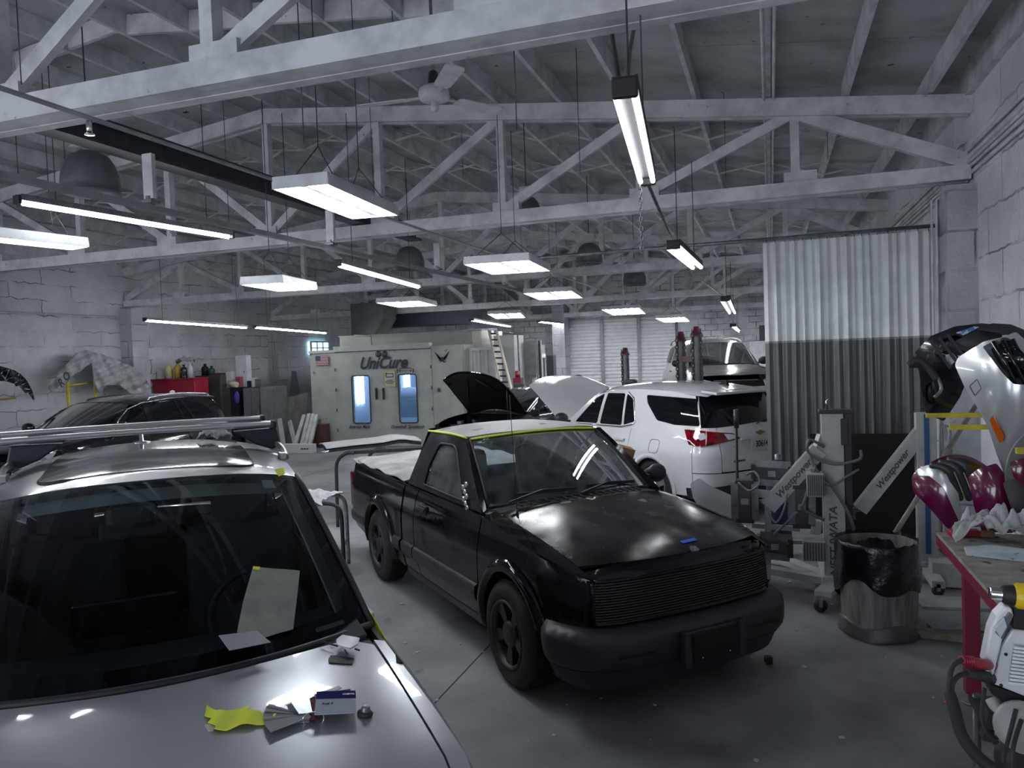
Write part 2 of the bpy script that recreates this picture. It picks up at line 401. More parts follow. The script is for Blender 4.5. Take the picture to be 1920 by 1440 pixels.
# ------------------------------------------------------------ trusses
TX=[XR-1.7*i for i in range(11)]
names=['white timber roof truss nearest the camera, wide lower chord across the top','white timber roof truss second from the camera, ending above the curtain','white timber roof truss third from the camera, above the black truck','white timber roof truss passing over the spray booth','white timber roof truss against the roll-up door wall']
for ti,(y,z) in enumerate(zip(TY,TZ)):
    t=thing('roof_truss',names[ti],'roof truss',(0,y,z),group='timber roof trusses')
    def tz(x): return pitch(x)-.235-.10-z
    q=[(x,0,tz(x)) for x in TX]
    bz=.08
    b1=MB()
    for s in(-1,1): b1.box(((XL+XR)/2,s*.085,.075),(XR-XL-.06,.085,.15))
    b1.box(((XL+XR)/2,0,.035),(XR-XL-.1,.078,.06)); b1.build('lower_chord',W,t)
    for a,b in((q[0],q[5]),(q[5],q[10])):
        u=MB()
        for s in(-1,1): u.bar((a[0],s*.06,a[2]),(b[0],s*.06,b[2]),.05,.19)
        u.build('upper_chord',W,t)
    for i in range(1,10): MB().bar((TX[i],0,bz),(TX[i],0,tz(TX[i])),.10,.09,(1,0,0)).build('vertical_web',W,t)
    for i in range(1,5):
        for a,b in((i,i+1),(10-i,9-i)): MB().bar((TX[a],0,tz(TX[a])-.05),(TX[b],0,bz+.1),.055,.11,(0,0,1)).build('diagonal_web',W,t)
    for a,b in((0,1),(10,9)): MB().bar((TX[a],0,bz+.1),(TX[b],0,tz(TX[b])-.05),.09,.15).build('heel_web',W,t)
    for i in range(1,10):
        MB().box((TX[i]+(.05 if i<5 else -.05),0,.205),(.34,.125,.13)).build('node_block',W,t)
# ============================================================ LAMPS
TUBE2=pm('lit_slim_tube',(1,1,1),.5,emis=(.94,.97,1),es=6.)
def fixture(label,c,L,wd,tubes,rz=0.,style='strip',chain=.5,group=None,tilt=0.,lit=True,th=.05):
    """fluorescent fitting along local y, centre c, lamps facing down"""
    t=thing({'strip':'strip_light','panel':'panel_light'}[style],label,'ceiling light',c,group=group,rot=(tilt,0,rz))
    if style=='panel':
        k=MB(); k.box((0,0,.03),(wd,L,.05)); k.box((-wd/2,0,-.005),(.012,L,.05)).box((wd/2,0,-.005),(.012,L,.05))
        k.box((0,L/2,-.005),(wd,.012,.05)).box((0,-L/2,-.005),(wd,.012,.05)); k.box((0,0,0),(.05,L,.03)); k.build('housing',WHT,t)
    else:
        k=MB().box((0,0,.03),(wd,L,.045)); k.bar((-wd/2,-L/2,.03),(-wd/2,L/2,.03),.01,.05).bar((wd/2,-L/2,.03),(wd/2,L/2,.03),.01,.05); k.build('housing',STEEL if tubes<2 else BLK,t)
        for s in(-1,1): MB().box((0,s*(L/2+.01),.01),(wd+.01,.03,.07)).build('end_cap',BLK,t,bevel=.008)
    for i in range(tubes):
        x=(i-(tubes-1)/2)*(wd*.8/max(1,tubes-1) if tubes>1 else 0)
        if style=='panel' and tubes%2==0: x+= .02*(1 if x>0 else -1)
        MB().cyl((x,-L/2+.03,-.012),(x,L/2-.03,-.012),.0165 if tubes>2 else (.012 if wd<.1 and tubes==2 else .019),10).build('tube',(TUBE2 if (tubes==2 and wd<.2) else TUBE) if lit else PAPER,t)
    if chain:
        for s in(-1,1):
            m=MB(); y=s*L*.36
            if style=='panel':
                for q in(-1,1): m.cyl((q*wd*.42,y,.05),(0,y*.75,.32),.004,5)
                m.cyl((0,y*.75,.32),(0,y*.75,chain),.004,5)
            else: m.cyl((0,y,.05),(0,y,chain),.004,5)
            m.build('hanging_chain',STEELD,t)
    return t
def ftwo(label,p,q,z,wd,tubes,**k):
    a=atz(*p,z);b=atz(*q,z);c=(a+b)/2;d=b-a
    return fixture(label,c,d.length,wd,tubes,rz=math.atan2(d.y,d.x)-PI/2,**k)
G='lit fluorescent fittings under the roof'
ftwo('wide panel light with four lit tubes, hanging in front of the dark beam',(562,342),(703,401),3.32,.42,4,style='panel',chain=1.9,group=G)
ftwo('long thin strip light at far left above the parked silver car',(35,377),(432,443),3.45,.07,1,chain=1.3,group=G)
ftwo('broad twin tube light cut by the left edge of the photo',(-110,432),(150,460),3.2,.26,3,style='panel',chain=1.7,group=G)
NEAR=ftwo('twin tube light hanging steeply near the camera, upper right',(1172,172),(1213,338),2.95,.078,2,chain=2.2,group=G)
ftwo('twin tube strip light hung from the conduit beyond the nearest one, right',(1263,462),(1307,500),2.9,.10,2,chain=1.0,group=G)
ftwo('twin tube strip light farther along the right conduit, over the lifted car',(1360,562),(1373,586),2.75,.12,2,chain=.9,group=G)
ftwo('small strip light at the far end of the right conduit',(1374,611),(1385,621),2.55,.12,1,chain=.9,group=G)
ftwo('thin single tube light on the left wall, the nearer of the pair',(272,600),(462,614),3.0,.07,1,chain=1.6,group=G)
ftwo('thin single tube light on the left wall, the farther of the pair',(478,613),(611,624),2.9,.07,1,chain=1.6,group=G)
ftwo('long thin strip light in mid room left of the double panel light',(634,495),(785,537),3.05,.07,1,chain=1.6,group=G)
ftwo('panel light in front of the spray booth, left of the mid strip',(490,527),(558,540),2.93,.46,4,style='panel',chain=1.9,group=G)
ftwo('double panel light in mid room right of the ceiling fan',(930,487),(977,507),3.1,.72,8,style='panel',chain=1.6,group=G)
ftwo('panel light low over the spray booth doors',(745,563),(783,572),3.1,.75,4,style='panel',chain=1.7,group=G)
ftwo('panel light above the white car hood',(1026,545),(1052,558),3.25,.9,6,style='panel',chain=1.5,group=G)
ftwo('panel light beside the ladder, nearest the booth roof',(945,586),(958,595),3.2,.85,4,style='panel',chain=1.7,group=G)
ftwo('panel light in front of the roll-up door',(1163,577),(1180,588),3.25,1.0,6,style='panel',chain=1.5,group=G)
ftwo('panel light between the door and the lift posts',(1256,594),(1270,602),2.95,.75,6,style='panel',chain=1.5,group=G)
ftwo('strip light over the booth roof beside the ladder',(884,600),(957,612),3.1,.14,1,chain=1.6,group=G)
ftwo('thin strip light left of the roll-up door',(1010,603),(1058,608),3.15,.14,1,chain=1.6,group=G)
# unseen lamps added behind the viewer to light the near end
for i,(x,y) in enumerate(((-1.2,-1.5),(-4.6,-1.2),(-9.,-1.),(-12.5,2.5))):
    fixture(['added unseen fill strip behind the camera on the right','added unseen fill strip behind the camera beside the silver car','added unseen fill strip behind the camera towards the left wall','added unseen fill strip near the left wall out of view'][i],(x,y,3.3),2.4,.11,2,rz=.4,style='strip',chain=1.6,group=G)
# conduit with the steep lamps
m=MB(); pth=[atz(1200,-10,4.4),atz(1182,90,4.0),atz(1172,160,3.15)]
a=thing('hanging_conduit','grey flexible conduit dropping to the steep twin tube light','conduit',(0,0,0)); m.tube(pth,.013,8); m.build('conduit',STEEL,a)
m=MB(); m.tube([atz(1213,340,2.98),atz(1262,455,3.05),atz(1300,515,3.0),atz(1362,560,2.9),atz(1376,610,2.7)],.011,8)
b=thing('lamp_cable','grey cable linking the row of right hand strip lights','cable'); m.build('cable',STEEL,b)
def chainlinks(m,p,q,link=.03,r=.0035):
    p=Vector(p);q=Vector(q);n=int((q-p).length/(link*.8)); d=(q-p)/n; u=d.normalized(); s=u.cross(Vector((0,1,0.01))).normalized(); w=u.cross(s)
    for i in range(n):
        c=p+d*(i+.5);a=s if i%2 else w
        m.tube([c+u*link*.55*math.cos(t)+a*link*.28*math.sin(t) for t in [2*PI*k/8 for k in range(8)]],r,4,closed=True)
for nm,pp,qq,lb in (('a',(1145,45),(1160,152),'dark chain from the near truss down to the steep twin tube light'),('b',(1200,345),(1202,422),'pull chain hanging below the steep twin tube light')):
    m=MB(); za=4.0 if nm=='a' else 2.93
    p=atz(*pp,za); q=atz(*qq,3.0) if nm=='a' else p-Vector((0,0,.34)); chainlinks(m,p,q)
    o_=m.build('pull_chain' if nm=='b' else 'hanging_chain',STEEL if nm=='b' else STEELD,NEAR); o_.matrix_parent_inverse=NEAR.matrix_basis.inverted()
# high bay bell lamps, unlit
bell=pm('unlit_bell_glass',(.10,.105,.12),.35,c2=(.16,.165,.18),ns=4)
def highbay(label,c,s=1.):
    t=thing('bell_lamp',label,'high bay lamp',c,group='unlit bell shaped high bay lamps')
    pr=[(.07,.34),(.10,.335),(.17,.29),(.215,.22),(.245,.12),(.255,.03),(.25,-.03),(.262,-.035),(.262,-.05),(.24,-.05),(.235,.02),(.22,.12),(.19,.21),(.14,.27),(.06,.30)]
    MB().lathe([(r*s,z*s) for r,z in pr],28).build('shade',bell,t)
    k=MB().box((0,0,.44*s),(.22*s,.16*s,.14*s)); k.cyl((0,0,.32*s),(0,0,.40*s),.05*s,12)
    for i in range(5): k.box((0,0,(.385+.028*i)*s),(.25*s,.19*s,.012*s))
    k.build('ballast_housing',WHT,t); MB().cyl((0,0,.5*s),(0,0,.5*s+1.),.006,6).build('hanging_rod',STEELD,t)
highbay('large unlit bell lamp under the beam at upper left',aty(170,350,5.6)+Vector((0,0,-.02)),1.)
highbay('unlit bell lamp in shadow behind the second truss',aty(768,500,12.0))
highbay('unlit bell lamp near the middle of the roof',aty(988,405,9.9),.75)
highbay('unlit bell lamp right of the double panel light',aty(1105,490,13.0),.9)
highbay('unlit bell lamp above the roll-up door',aty(1190,530,17.0),1.)
# ceiling fan
fc=aty(814,180,6.2); f=thing('ceiling_fan','white three blade ceiling fan on a long rod','ceiling fan',fc)
MB().lathe([(.02,.10),(.07,.09),(.125,.06),(.135,.02),(.135,-.01),(.12,-.035),(.085,-.05),(.05,-.055),(0,-.056)],28).build('motor',WHT,f)
MB().lathe([(.03,-.055),(.03,-.09),(.036,-.095),(.03,-.13),(0,-.132)],16).build('switch_cup',WHT,f); MB().cyl((0,0,.1),(0,0,1.2),.014,10).build('down_rod',STEEL,f)
MB().lathe([(.05,.1),(.04,.2),(.015,.22)],16).build('canopy',STEELD,f)
for a in (60,183,-52):
    M=Matrix.Rotation(R(a),4,'Z'); b=MB()
    b.box((.2,0,-.005),(.16,.035,.012),M=M)
    P=[[M@Vector((x,y,(-.012*y/.07)-.0)) for y in (-wd,0,wd)] for x,wd in((.24,.05),(.28,.068),(.5,.075),(.68,.08),(.72,.07))]
    b.grid(P,two=.008); b.build('blade',WHT,f)
# dark steel beam along the room, rail and hangers on the left
def along(u0,v0,z,y0,y1): 
    p=atz(u0,v0,z); return p.x
bx=atz(420,330,3.95).x
t=thing('steel_beam','dark steel beam running back under the trusses at left','beam',(bx,0,3.9))
m=MB(); m.box((0,7.0,.16),(.20,7.4,.03)).box((0,7.0,-.02),(.20,7.4,.03)).box((0,7.0,.07),(.02,7.4,.17)); m.build('web_and_flanges',STEELD,t)
rx=atz(505,440,3.30).x
t=thing('curtain_rail','pale metal rail hung along the left side of the room','rail',(rx,0,3.30))
MB().box((0,8.5,0),(.05,13,.045)).build('track',GRY,t)
for y in (2.5,4.75,7.3,10.1,13.): 
    MB().box((0,y,.24),(.09,.04,.34)).build('timber_hanger',W,t); MB().box((0,y,.045),(.10,.10,.02)).box((0,y,.06),(.03,.07,.06)).build('bracket',STEEL,t)
t=thing('sprinkler_pipe','thin grey pipe crossing under the nearest truss at left','pipe'); m=MB()
p0=atz(-40,160,3.6);p1=atz(1030,0,3.6); px=atz(150,215,3.62).x
m.tube([(px,YF+.5,3.62),(px,20,3.62)],.016,8); m.build('pipe',GRY,t)
m=MB(); m.cyl((px,3.7,3.60),(px,3.7,3.52),.018,8).lathe([(.03,3.52),(.03,3.515),(.0,3.515)],12,Matrix.Translation((px,3.7,0))); m.build('sprinkler_head',CHR,t)
# right wall conduits
t=thing('wall_conduits','bundle of painted conduits along the top of the right wall','conduit')
for k,(dz_,dx_) in enumerate(((0,0),(-.05,0),(-.10,.0),(.06,-.02),(-.17,0))):
    MB().tube([(XR-.035+dx_,YF+.6,3.93+dz_),(XR-.035+dx_,26.8,3.93+dz_)],.018 if k else .028,8).build('conduit',W,t)
t=thing('roof_conduits','pair of slim conduits strapped under the roof joists at right','conduit')
for k in range(2):
    x=XR-.38-.79*2+.05-.1*k; MB().tube([(x,YF+.6,pitch(x)-.26),(x,26.6,pitch(x)-.26)],.014,8).build('conduit',W,t)
# thin wires, rods and chains hanging from the roof
for i,(u,v0,v1,y) in enumerate(((557,-10,270,4.1),(960,-10,245,4.2),(1080,90,330,7),(30,-10,160,3.6),(1357,175,330,9.3),(690,120,350,8.6),(417,170,430,7.2),(118,240,330,5.5),(28,230,330,4.6),(505,540,700,14),(440,500,620,13),(1550,200,300,9.4),(865,240,330,10),(735,20,90,5))):
    a=aty(u,v0,y); b=aty(u,v1,y); b.x=a.x
    tag(MB().tube([a,b],.0035,5).build('hanging_wire',STEELD),'thin dark wire hanging down from the roof timbers','wire','thin wires hanging from the roof')
# ============================================================ VEHICLES
TYRE=pm('tyre_rubber',(.009,.009,.010),.75,c2=(.022,.022,.024),ns=7)
RIMB=pm('black_alloy',(.02,.02,.022),.42,.3,c2=(.045,.045,.048),ns=6)
RIMS=pm('silver_alloy',(.35,.36,.38),.3,.9)
WELL=pm('wheel_well_black',(.006,.006,.007),.9)
TRIMB=pm('black_plastic_trim',(.022,.023,.027),.5)
GBLK=pm('gloss_black_glass',(.004,.005,.007),.03,spec=.6)
CHROME=pm('chrome_strip',(.75,.77,.8),.08,1.)
def wheel(parent,c,side,Rr=.33,w=.225,rr=.20,spokes=5,rim=None,name='wheel',sw=.036,rot=0.,dbl=False,hub=.075):
    """side=+1: outer face looks to +y"""
    M=Matrix.Translation(Vector(c))@Matrix.Rotation(-PI/2*side,4,'X')
    t=MB(); h=w/2
    pr=[(rr+.005,-h+.012),(rr+.02,-h),(Rr*.82,-h-.004),(Rr*.94,-h+.012),(Rr*.985,-h+.035),(Rr,-h+.06),(Rr,h-.06),(Rr*.985,h-.035),(Rr*.94,h-.012),(Rr*.82,h+.004),(rr+.02,h),(rr+.005,h-.012)]
    t.lathe(pr,48,M)
    for k in range(5):   # raised tread ribs with cross cuts
        z=-h+.05+(w-.10)*k/4
        for j in range(56):
            a=2*PI*(j+.5*(k%2))/56; c_,s_=math.cos(a),math.sin(a)
            t.box((Rr*c_*1.003,Rr*s_*1.003,z),(.012,.026,(w-.10)/4*.8),(0,0,a),M=M)
    ty=t.build('tyre',TYRE)
    r=MB(); r.lathe([(rr+.012,h-.004),(rr+.006,h+.006),(rr-.006,h+.002),(rr-.018,h-.03),(rr-.022,-h+.03),(rr+.004,-h+.01)],40,M)
    r.lathe([(0,h-.11),(rr-.02,h-.11)],40,M)
    ri=rim or RIMB
    for k in range(spokes):
        a=2*PI*k/spokes+rot
        for dd in ((-.13,.13) if dbl else (0,)):
            R_=M@Matrix.Rotation(a+dd,4,'Z'); a0=hub*.6; a1=rr-.008
            vs=[R_@Vector(p) for p in ((a0,-sw*.5,h-.03),(a0,sw*.5,h-.03),(a1,sw*.68,h-.018),(a1,-sw*.68,h-.018),(a0,-sw*.5,h-.085),(a0,sw*.5,h-.085),(a1,sw*.68,h-.06),(a1,-sw*.68,h-.06))]
            r.add(vs,[(0,1,2,3),(7,6,5,4),(0,4,5,1),(1,5,6,2),(2,6,7,3),(3,7,4,0)])
    r.lathe([(hub,h-.06),(hub,h-.025),(hub-.012,h-.014),(hub*.4,h-.008),(0,h-.006)],24,M)
    ro=r.build('rim',ri); ro.parent=ty; KIDS.setdefault(ty.name,[]).append(ro)
    ty.parent=parent; KIDS.setdefault(parent.name,[]).append(ty); ty.name=name
    return ty
class Car:
    def __init__(s,name,label,cat,loc,heading,outline,F,S,B,L,sF=(.9,1.5),rearlen=.7,zoff=0.):
        s.root=thing(name,label,cat,(loc[0],loc[1],zoff),heading+PI)
        O=smooth_path([Vector((a,b,0)) for a,b in outline],10); s.O=O; s.cum=[0]
        for i in range(1,len(O)): s.cum.append(s.cum[-1]+(O[i]-O[i-1]).length)
        s.S=s.cum[-1]; s.F,s.Sd,s.B=tab(F),tab(S),tab(B); s.sF=sF; s.rl=rearlen; s.L=L
    def out(s,t):
        t=max(0,min(s.S,t)); lo,hi=0,len(s.cum)-1
        while hi-lo>1:
            m=(lo+hi)//2
            if s.cum[m]<=t: lo=m
            else: hi=m
        k=(t-s.cum[lo])/(s.cum[hi]-s.cum[lo]); return s.O[lo].lerp(s.O[hi],k)
    def ring(s,t,z,extra=0.):
        m=1
        if t<0: t=-t;m=-1
        if t>s.S: t=2*s.S-t;m=-1
        p=s.out(t);a=s.out(t-.03);b=s.out(t+.03);d=(b-a); n=Vector((d.y,-d.x,0)); n=-n.normalized() if n.length>0 else Vector((0,0,0)); n.y*=min(1,t/.12,(s.S-t)/.12)
        def sm(q): q=max(0,min(1,q)); return q*q*(3-2*q)
        wf=1-sm((t-s.sF[0])/(s.sF[1]-s.sF[0])); wb=sm((t-(s.S-s.rl))/(s.rl*.6)); ws=1-wf-wb
        dd=wf*s.F(z)+ws*s.Sd(z)+wb*s.B(z)-extra
        # front and rear insets act along x, side insets along y
        q=Vector((p.x,p.y,0))-n*dd; q.z=z
        if q.y<0: q.y=0
        q.y*=m; return q
    def X(s,x):
        """ring parameter of the side point x behind the nose"""
        lo,hi=0,len(s.O)-1
        for i,p in enumerate(s.O):
            if p.x>=x: return s.cum[i] if i==0 else s.cum[i-1]+(s.cum[i]-s.cum[i-1])*(x-s.O[i-1].x)/max(1e-6,p.x-s.O[i-1].x)
        return s.S
    def Y(s,y):
        for i,p in enumerate(s.O):
            if p.y>=y: return s.cum[i-1]+(s.cum[i]-s.cum[i-1])*(y-s.O[i-1].y)/max(1e-6,p.y-s.O[i-1].y) if i else 0
        return 0
    def BY(s,y):
        for i in range(len(s.O)-1,0,-1):
            if s.O[i-1].y>=y:
                a,b=s.O[i],s.O[i-1]; return s.cum[i]-(s.cum[i]-s.cum[i-1])*(y-a.y)/max(1e-6,b.y-a.y)
        return s.S
    def side(s,poly,sgn,mb=None,holes=(),st=.05,depth=.014,off=0.,extra=0.):
        """poly in (x,z) on the flank"""
        mb=mb or MB(); c=lambda l:[(s.X(x),z) for x,z in l]
        sheet(mb,(lambda u,v:s.ring(u*1.0,v,extra)) if sgn>0 else (lambda u,v:s.ring(u,v,extra)*1) if False else (lambda u,v:Vector((1,sgn,1))*s.ring(u,v,extra)),c(poly),[c(h) for h in holes],st,depth,flip=(sgn<0)^(True),off=off); return mb
    def nose(s,poly,mb=None,holes=(),st=.05,depth=.014,off=0.,extra=0.):
        """poly in (ring parameter,z), may be negative for the far side"""
        mb=mb or MB(); sheet(mb,lambda u,v:s.ring(u,v,extra),poly,holes,st,depth,flip=True,off=off); return mb
    def belt(s,zb): s.zb=tab(zb); s.yb=lambda x:s.ring(s.X(x),s.zb(x)).y
    def cant(s,zc,yc): s.zc=tab(zc); s.yc=tab(yc)
    def G(s,x,z,sgn,bul=.012):
        zb,zc=s.zb(x),s.zc(x); t=(z-zb)/max(.02,zc-zb); y=s.yb(x)-.012+(s.yc(x)-s.yb(x)+.012)*t+bul*4*t*(1-t)*(1 if 0<=t<=1 else 0); return Vector((x,y*sgn,z))
    def gside(s,poly,sgn,mb=None,holes=(),st=.06,depth=.012,off=0.,bul=.012):
        mb=mb or MB(); sheet(mb,lambda u,v:s.G(u,v,sgn,bul),poly,holes,st,depth,flip=(sgn>0)^(False),off=off); return mb
    def top(s,poly,zctr,zside,yside,mb=None,holes=(),st=.06,depth=.014,p=2.4,off=0.):
        """poly in (x,y) on a crowned top; zctr,zside,yside functions of x"""
        def f(u,v):
            ys=yside(u); t=min(1.15,abs(v)/ys); return Vector((u,v,zctr(u)-(zctr(u)-zside(u))*t**p))
        mb=mb or MB(); sheet(mb,f,poly,holes,st,depth,off=off); return mb
    def screen(s,bot,topv,mb=None,poly=None,holes=(),st=.06,depth=.006,bul=.03,flip=False,off=0.):
        """bot/topv=(x at centre, sweep, half width, z at centre, drop); poly in (a,b), a across in metres-ish, b 0..1"""
        def f(a,b):
            h=b
            A=lambda q:Vector((q[0]+q[1]*(a*a),a*q[2],q[3]-q[4]*a*a))
            P,Q=A(bot),A(topv); d=(Q-P); n=d.cross(Vector((0,1,0))).normalized()
            if n.z<0: n=-n
            return P.lerp(Q,h)+n*bul*4*h*(1-h)*.5
        mb=mb or MB(); sheet(mb,f,poly or [(-1,0),(1,0),(1,1),(-1,1)],holes,st,depth,flip=flip,off=off); s.scr=f; return mb
def rows(mb,A,B,n=1,th=0.):
    """ruled strip between two point lists"""
    mb.grid([[a.lerp(b,k/n) for k in range(n+1)] for a,b in zip(A,B)],True,th); return mb
# ------------------------------------------------------------ black pickup
PK=pm('black_truck_paint',(.004,.004,.006),.06,c2=(.012,.012,.014),ns=2.,coat=.0,rv=.12,spec=.32)
PKD=pm('sanded_black_paint',(.008,.008,.009),.13,c2=(.030,.031,.032),ns=3.6,lo=.38,hi=.8,rv=.25,spec=.35,c3=(.20,.20,.20),c3s=6.5,c3lo=.665)
PKR=pm('sanded_roof_primer',(.16,.16,.165),.5,c2=(.34,.34,.345),ns=2.4,lo=.38,hi=.6,rv=.2,c3=(.05,.05,.052),c3s=3.3,c3lo=.64)
PKM=pm('dull_grey_moulding',(.018,.019,.022),.45,c2=(.026,.026,.03),ns=9)
PGL=glass_mat('dusty_windscreen',(.60,.66,.68),dust=((.30,.37,.40),.05,.22))
PGS=glass_mat('dusty_side_glass',(.55,.60,.60),dust=((.28,.30,.29),.12,.5,5))
DRED=pm('dark_red_lens',(.12,.004,.006),.1)
SEAT=pm('dark_seat_cloth',(.045,.05,.055),.9)
HEADN=pm('pale_grey_headliner',(.25,.29,.31),.9)
PH=R(-44.7)
c=Car('pickup_truck','dull black single cab pickup truck with sanded roof and billet grille, centre of the floor','truck',(-.405,4.47),PH,
 [(0,0),(.015,.35),(.05,.58),(.12,.71),(.24,.775),(.5,.80),(.95,.815),(2,.825),(3.5,.825),(4.3,.815),(4.62,.80),(4.70,.76),(4.735,.68),(4.75,.4),(4.75,0)],
 [(.2,.06),(.5,.06),(.56,.07),(.80,.085),(.85,.11),(.90,.17)],[(.22,.055),(.32,.025),(.5,.0),(.72,.0),(.84,.018),(.95,.04),(1.02,.065),(1.08,.10)],[(.2,.05),(.5,.02),(.9,.02),(1.05,.04)],4.75,sF=(.75,1.15),rearlen=.9)
T=c.root
bz=tab([(0,.80),(.2,.835),(.6,.90),(1.1,.965),(1.45,.99),(2.8,1.0),(4.75,1.03)])
c.belt([(0,.80),(.2,.835),(.6,.90),(1.1,.965),(1.45,.99),(2.8,1.0),(4.75,1.03)]); c.cant([(1.2,1.40),(1.75,1.445),(2.2,1.465),(2.9,1.45)],[(1.3,.60),(1.9,.60),(2.9,.59)])
FX,RX,AR=.86,3.61,.395
def bl(x0,x1,n=12,o=0): return [(x0+(x1-x0)*i/n,c.zb(x0+(x1-x0)*i/n)+o) for i in range(n+1)]
for sg in(1,-1):
    # fender with arch
    a=arc(FX,.33,AR,20-10,170,18)
    po=bl(1.32,.13,14)+[(.13,.55),(.30,.545),(.42,.50)]+[p for p in arc(FX,.33,AR,158,-8,18)]+[(1.32,.27)]
    fe=c.side(po,sg)
    ed=[(c.ring(c.X(x),c.zb(x)).y*1.0,x) for x in (.13,.2,.35,.6,.9,1.2,1.32)]
    yh=.675
    poly=[(x,y) for y,x in ed]+[(1.32,yh-.01),(.9,yh),(.4,yh-.01),(.16,yh-.03)]
    if sg<0: poly=[(x,-y) for x,y in poly]
    hz=tab([(.0,.83),(.12,.87),(.5,.955),(.9,1.015),(1.32,1.055)])
    c.top(poly,hz,c.zb,c.yb,fe,p=3.2,st=.05)
    fe.build('fender',PK,T)
    # door
    d=c.side([(1.335,.30),(1.335,.95)]+bl(1.335,2.57)+[(2.60,.9),(2.60,.5),(2.52,.30)],sg); 
    d.build('door',PK,T)
    # cab corner, rocker, bed side
    c.side(bl(2.585,2.90,4)+[(2.90,.30),(2.54,.30),(2.615,.5),(2.615,.9)],sg).build('cab_corner',PK,T)
    c.side([(1.33,.22),(1.33,.29),(2.90,.29),(2.90,.22)],sg).build('rocker_panel',PKM,T)
    bs=c.side(bl(2.94,4.64,14)+[(4.66,.9),(4.66,.45),(4.5,.36),(RX+AR+.02,.30)]+arc(RX,.33,AR,-5,185,20)+[(2.94,.27)],sg)
    bs.build('bed_side',PK,T)
    # flares
    for xx,a0,a1,nm in((FX,-8,160,'wheel_arch_flare'),(RX,-5,185,'wheel_arch_flare')):
        m=MB(); cs=[]
        for i in range(29):
            an=R(a0+(a1-a0)*i/28); rr=[]
            for dr_,dy in((-.012,-.02),(-.012,.028),(.012,.040),(.045,.034),(.068,.004)):
                x=xx+(AR+dr_)*math.cos(an); z=.33+(AR+dr_)*math.sin(an); q=c.ring(c.X(x),z); rr.append(Vector((q.x,(q.y+dy)*sg,z)))
            cs.append(rr)
        m.grid(cs); m.build(nm,PK,T)
    # grey moulding along door, rear cab and bed
    for x0,x1 in((1.345,2.60),(2.62,2.90),(2.95,3.13),(4.08,4.60)):
        rr=[]
        for i in range(13):
            x=x0+(x1-x0)*i/12; r_=[]
            for z,dy in((.405,.0),(.415,.020),(.46,.026),(.51,.02),(.525,.0)): q=c.ring(c.X(x),z); r_.append(Vector((q.x,(q.y+dy)*sg,z)))
            rr.append(r_)
        MB().grid(rr).build('side_moulding',PKM,T)
    # greenhouse side: frame with one window
    win=rnd([(1.70,1.035),(2.52,1.045),(2.50,1.22),(2.41,1.385),(2.06,1.395)],[.02,.03,.05,.05,.10])
    fr=[(1.36,1.0),(2.90,1.005),(2.80,1.25),(2.72,1.449),(2.4,1.455),(2.1,1.46),(1.93,1.45)]
    c.gside(fr,sg,holes=[win]).build('cab_side',PKD if sg>0 else PK,T)
    c.gside(rnd([(1.68,1.02),(2.535,1.03),(2.515,1.23),(2.42,1.40),(2.05,1.41)],.03),sg,off=-.012,depth=.003).build('side_window',PGS,T)
    # window rubber frame
    pts=[c.G(x,z,sg)+Vector((0,.004*sg,0)) for x,z in win]; MB().tube(pts,.009,6,closed=True).build('window_seal',BLK,T)
    # handle
    q=c.ring(c.X(2.40),.86); h=MB().box((2.40,(q.y+.004)*sg,.86),(.16,.02,.075)); hd=h.build('door_handle',BLK,T,bevel=.01)
    MB().box((2.40,(q.y+.018)*sg,.865),(.13,.012,.03)).build('handle_bar',TRIMB,hd,bevel=.004)
    # wheels
    wheel(T,(FX,.735*sg-.0,.33),sg,.33,.225,.205,5,RIMB,rot=.3,dbl=True,sw=.03,hub=.085); wheel(T,(RX,.735*sg,.33),sg,.33,.225,.205,5,RIMB,rot=.9,dbl=True,sw=.03,hub=.085)
# foil shine on the bare A pillar and mirror mount
m=MB(); A=c.G(1.50,1.06,1);
for k in range(7):
    q=Vector((1.60+.03*(k%3),.765,1.0+.028*k)); m.ball(q,.022,8,(1.6,.4,1.))
m.build('mirror_mount',CHR,T,label='torn shiny mirror mounting with foil')
q=Vector((1.62,-.84,1.08)); m=MB().ball(q+Vector((0,-.09,0)),.10,14,(.55,.9,.75)); m.bar(q+Vector((0,.06,-.03)),q+Vector((0,-.05,-.01)),.04,.03); m.build('wing_mirror',TRIMB,T)
# hood: centre crease slightly raised
zc_=tab([(.0,.80),(.10,.865),(.25,.915),(.5,.965),(.9,1.022),(1.2,1.055),(1.34,1.065)]); zs_=lambda x:c.zb(x)-0.0
fr_=[(.135+.15*(abs(y)/.66)**3,y) for y in [-.655+.131*i for i in range(11)]]
hp=[(x,y) for x,y in fr_]+[(.4,.663),(.9,.672),(1.26,.668),(1.20,.45),(1.165,.2),(1.16,0),(1.165,-.2),(1.20,-.45),(1.26,-.668),(.9,-.672),(.4,-.663)]
def hoodz(off=0.):
    def f(u,v):
        ys=c.yb(u); t=min(1.15,abs(v)/ys); z=zc_(u)-(zc_(u)-zs_(u))*t**3.0
        z+= .006*(1 if v<.0 else 0)*max(0,1-abs(v)/.12) ; return Vector((u,v,z+off))
    return f
m=MB(); sheet(m,hoodz(),hp,st=.05,depth=.02); m.build('hood',PKD,T)
sheet(MB(),hoodz(),[(0,0),(1,0),(0,1)],st=.5) if False else None
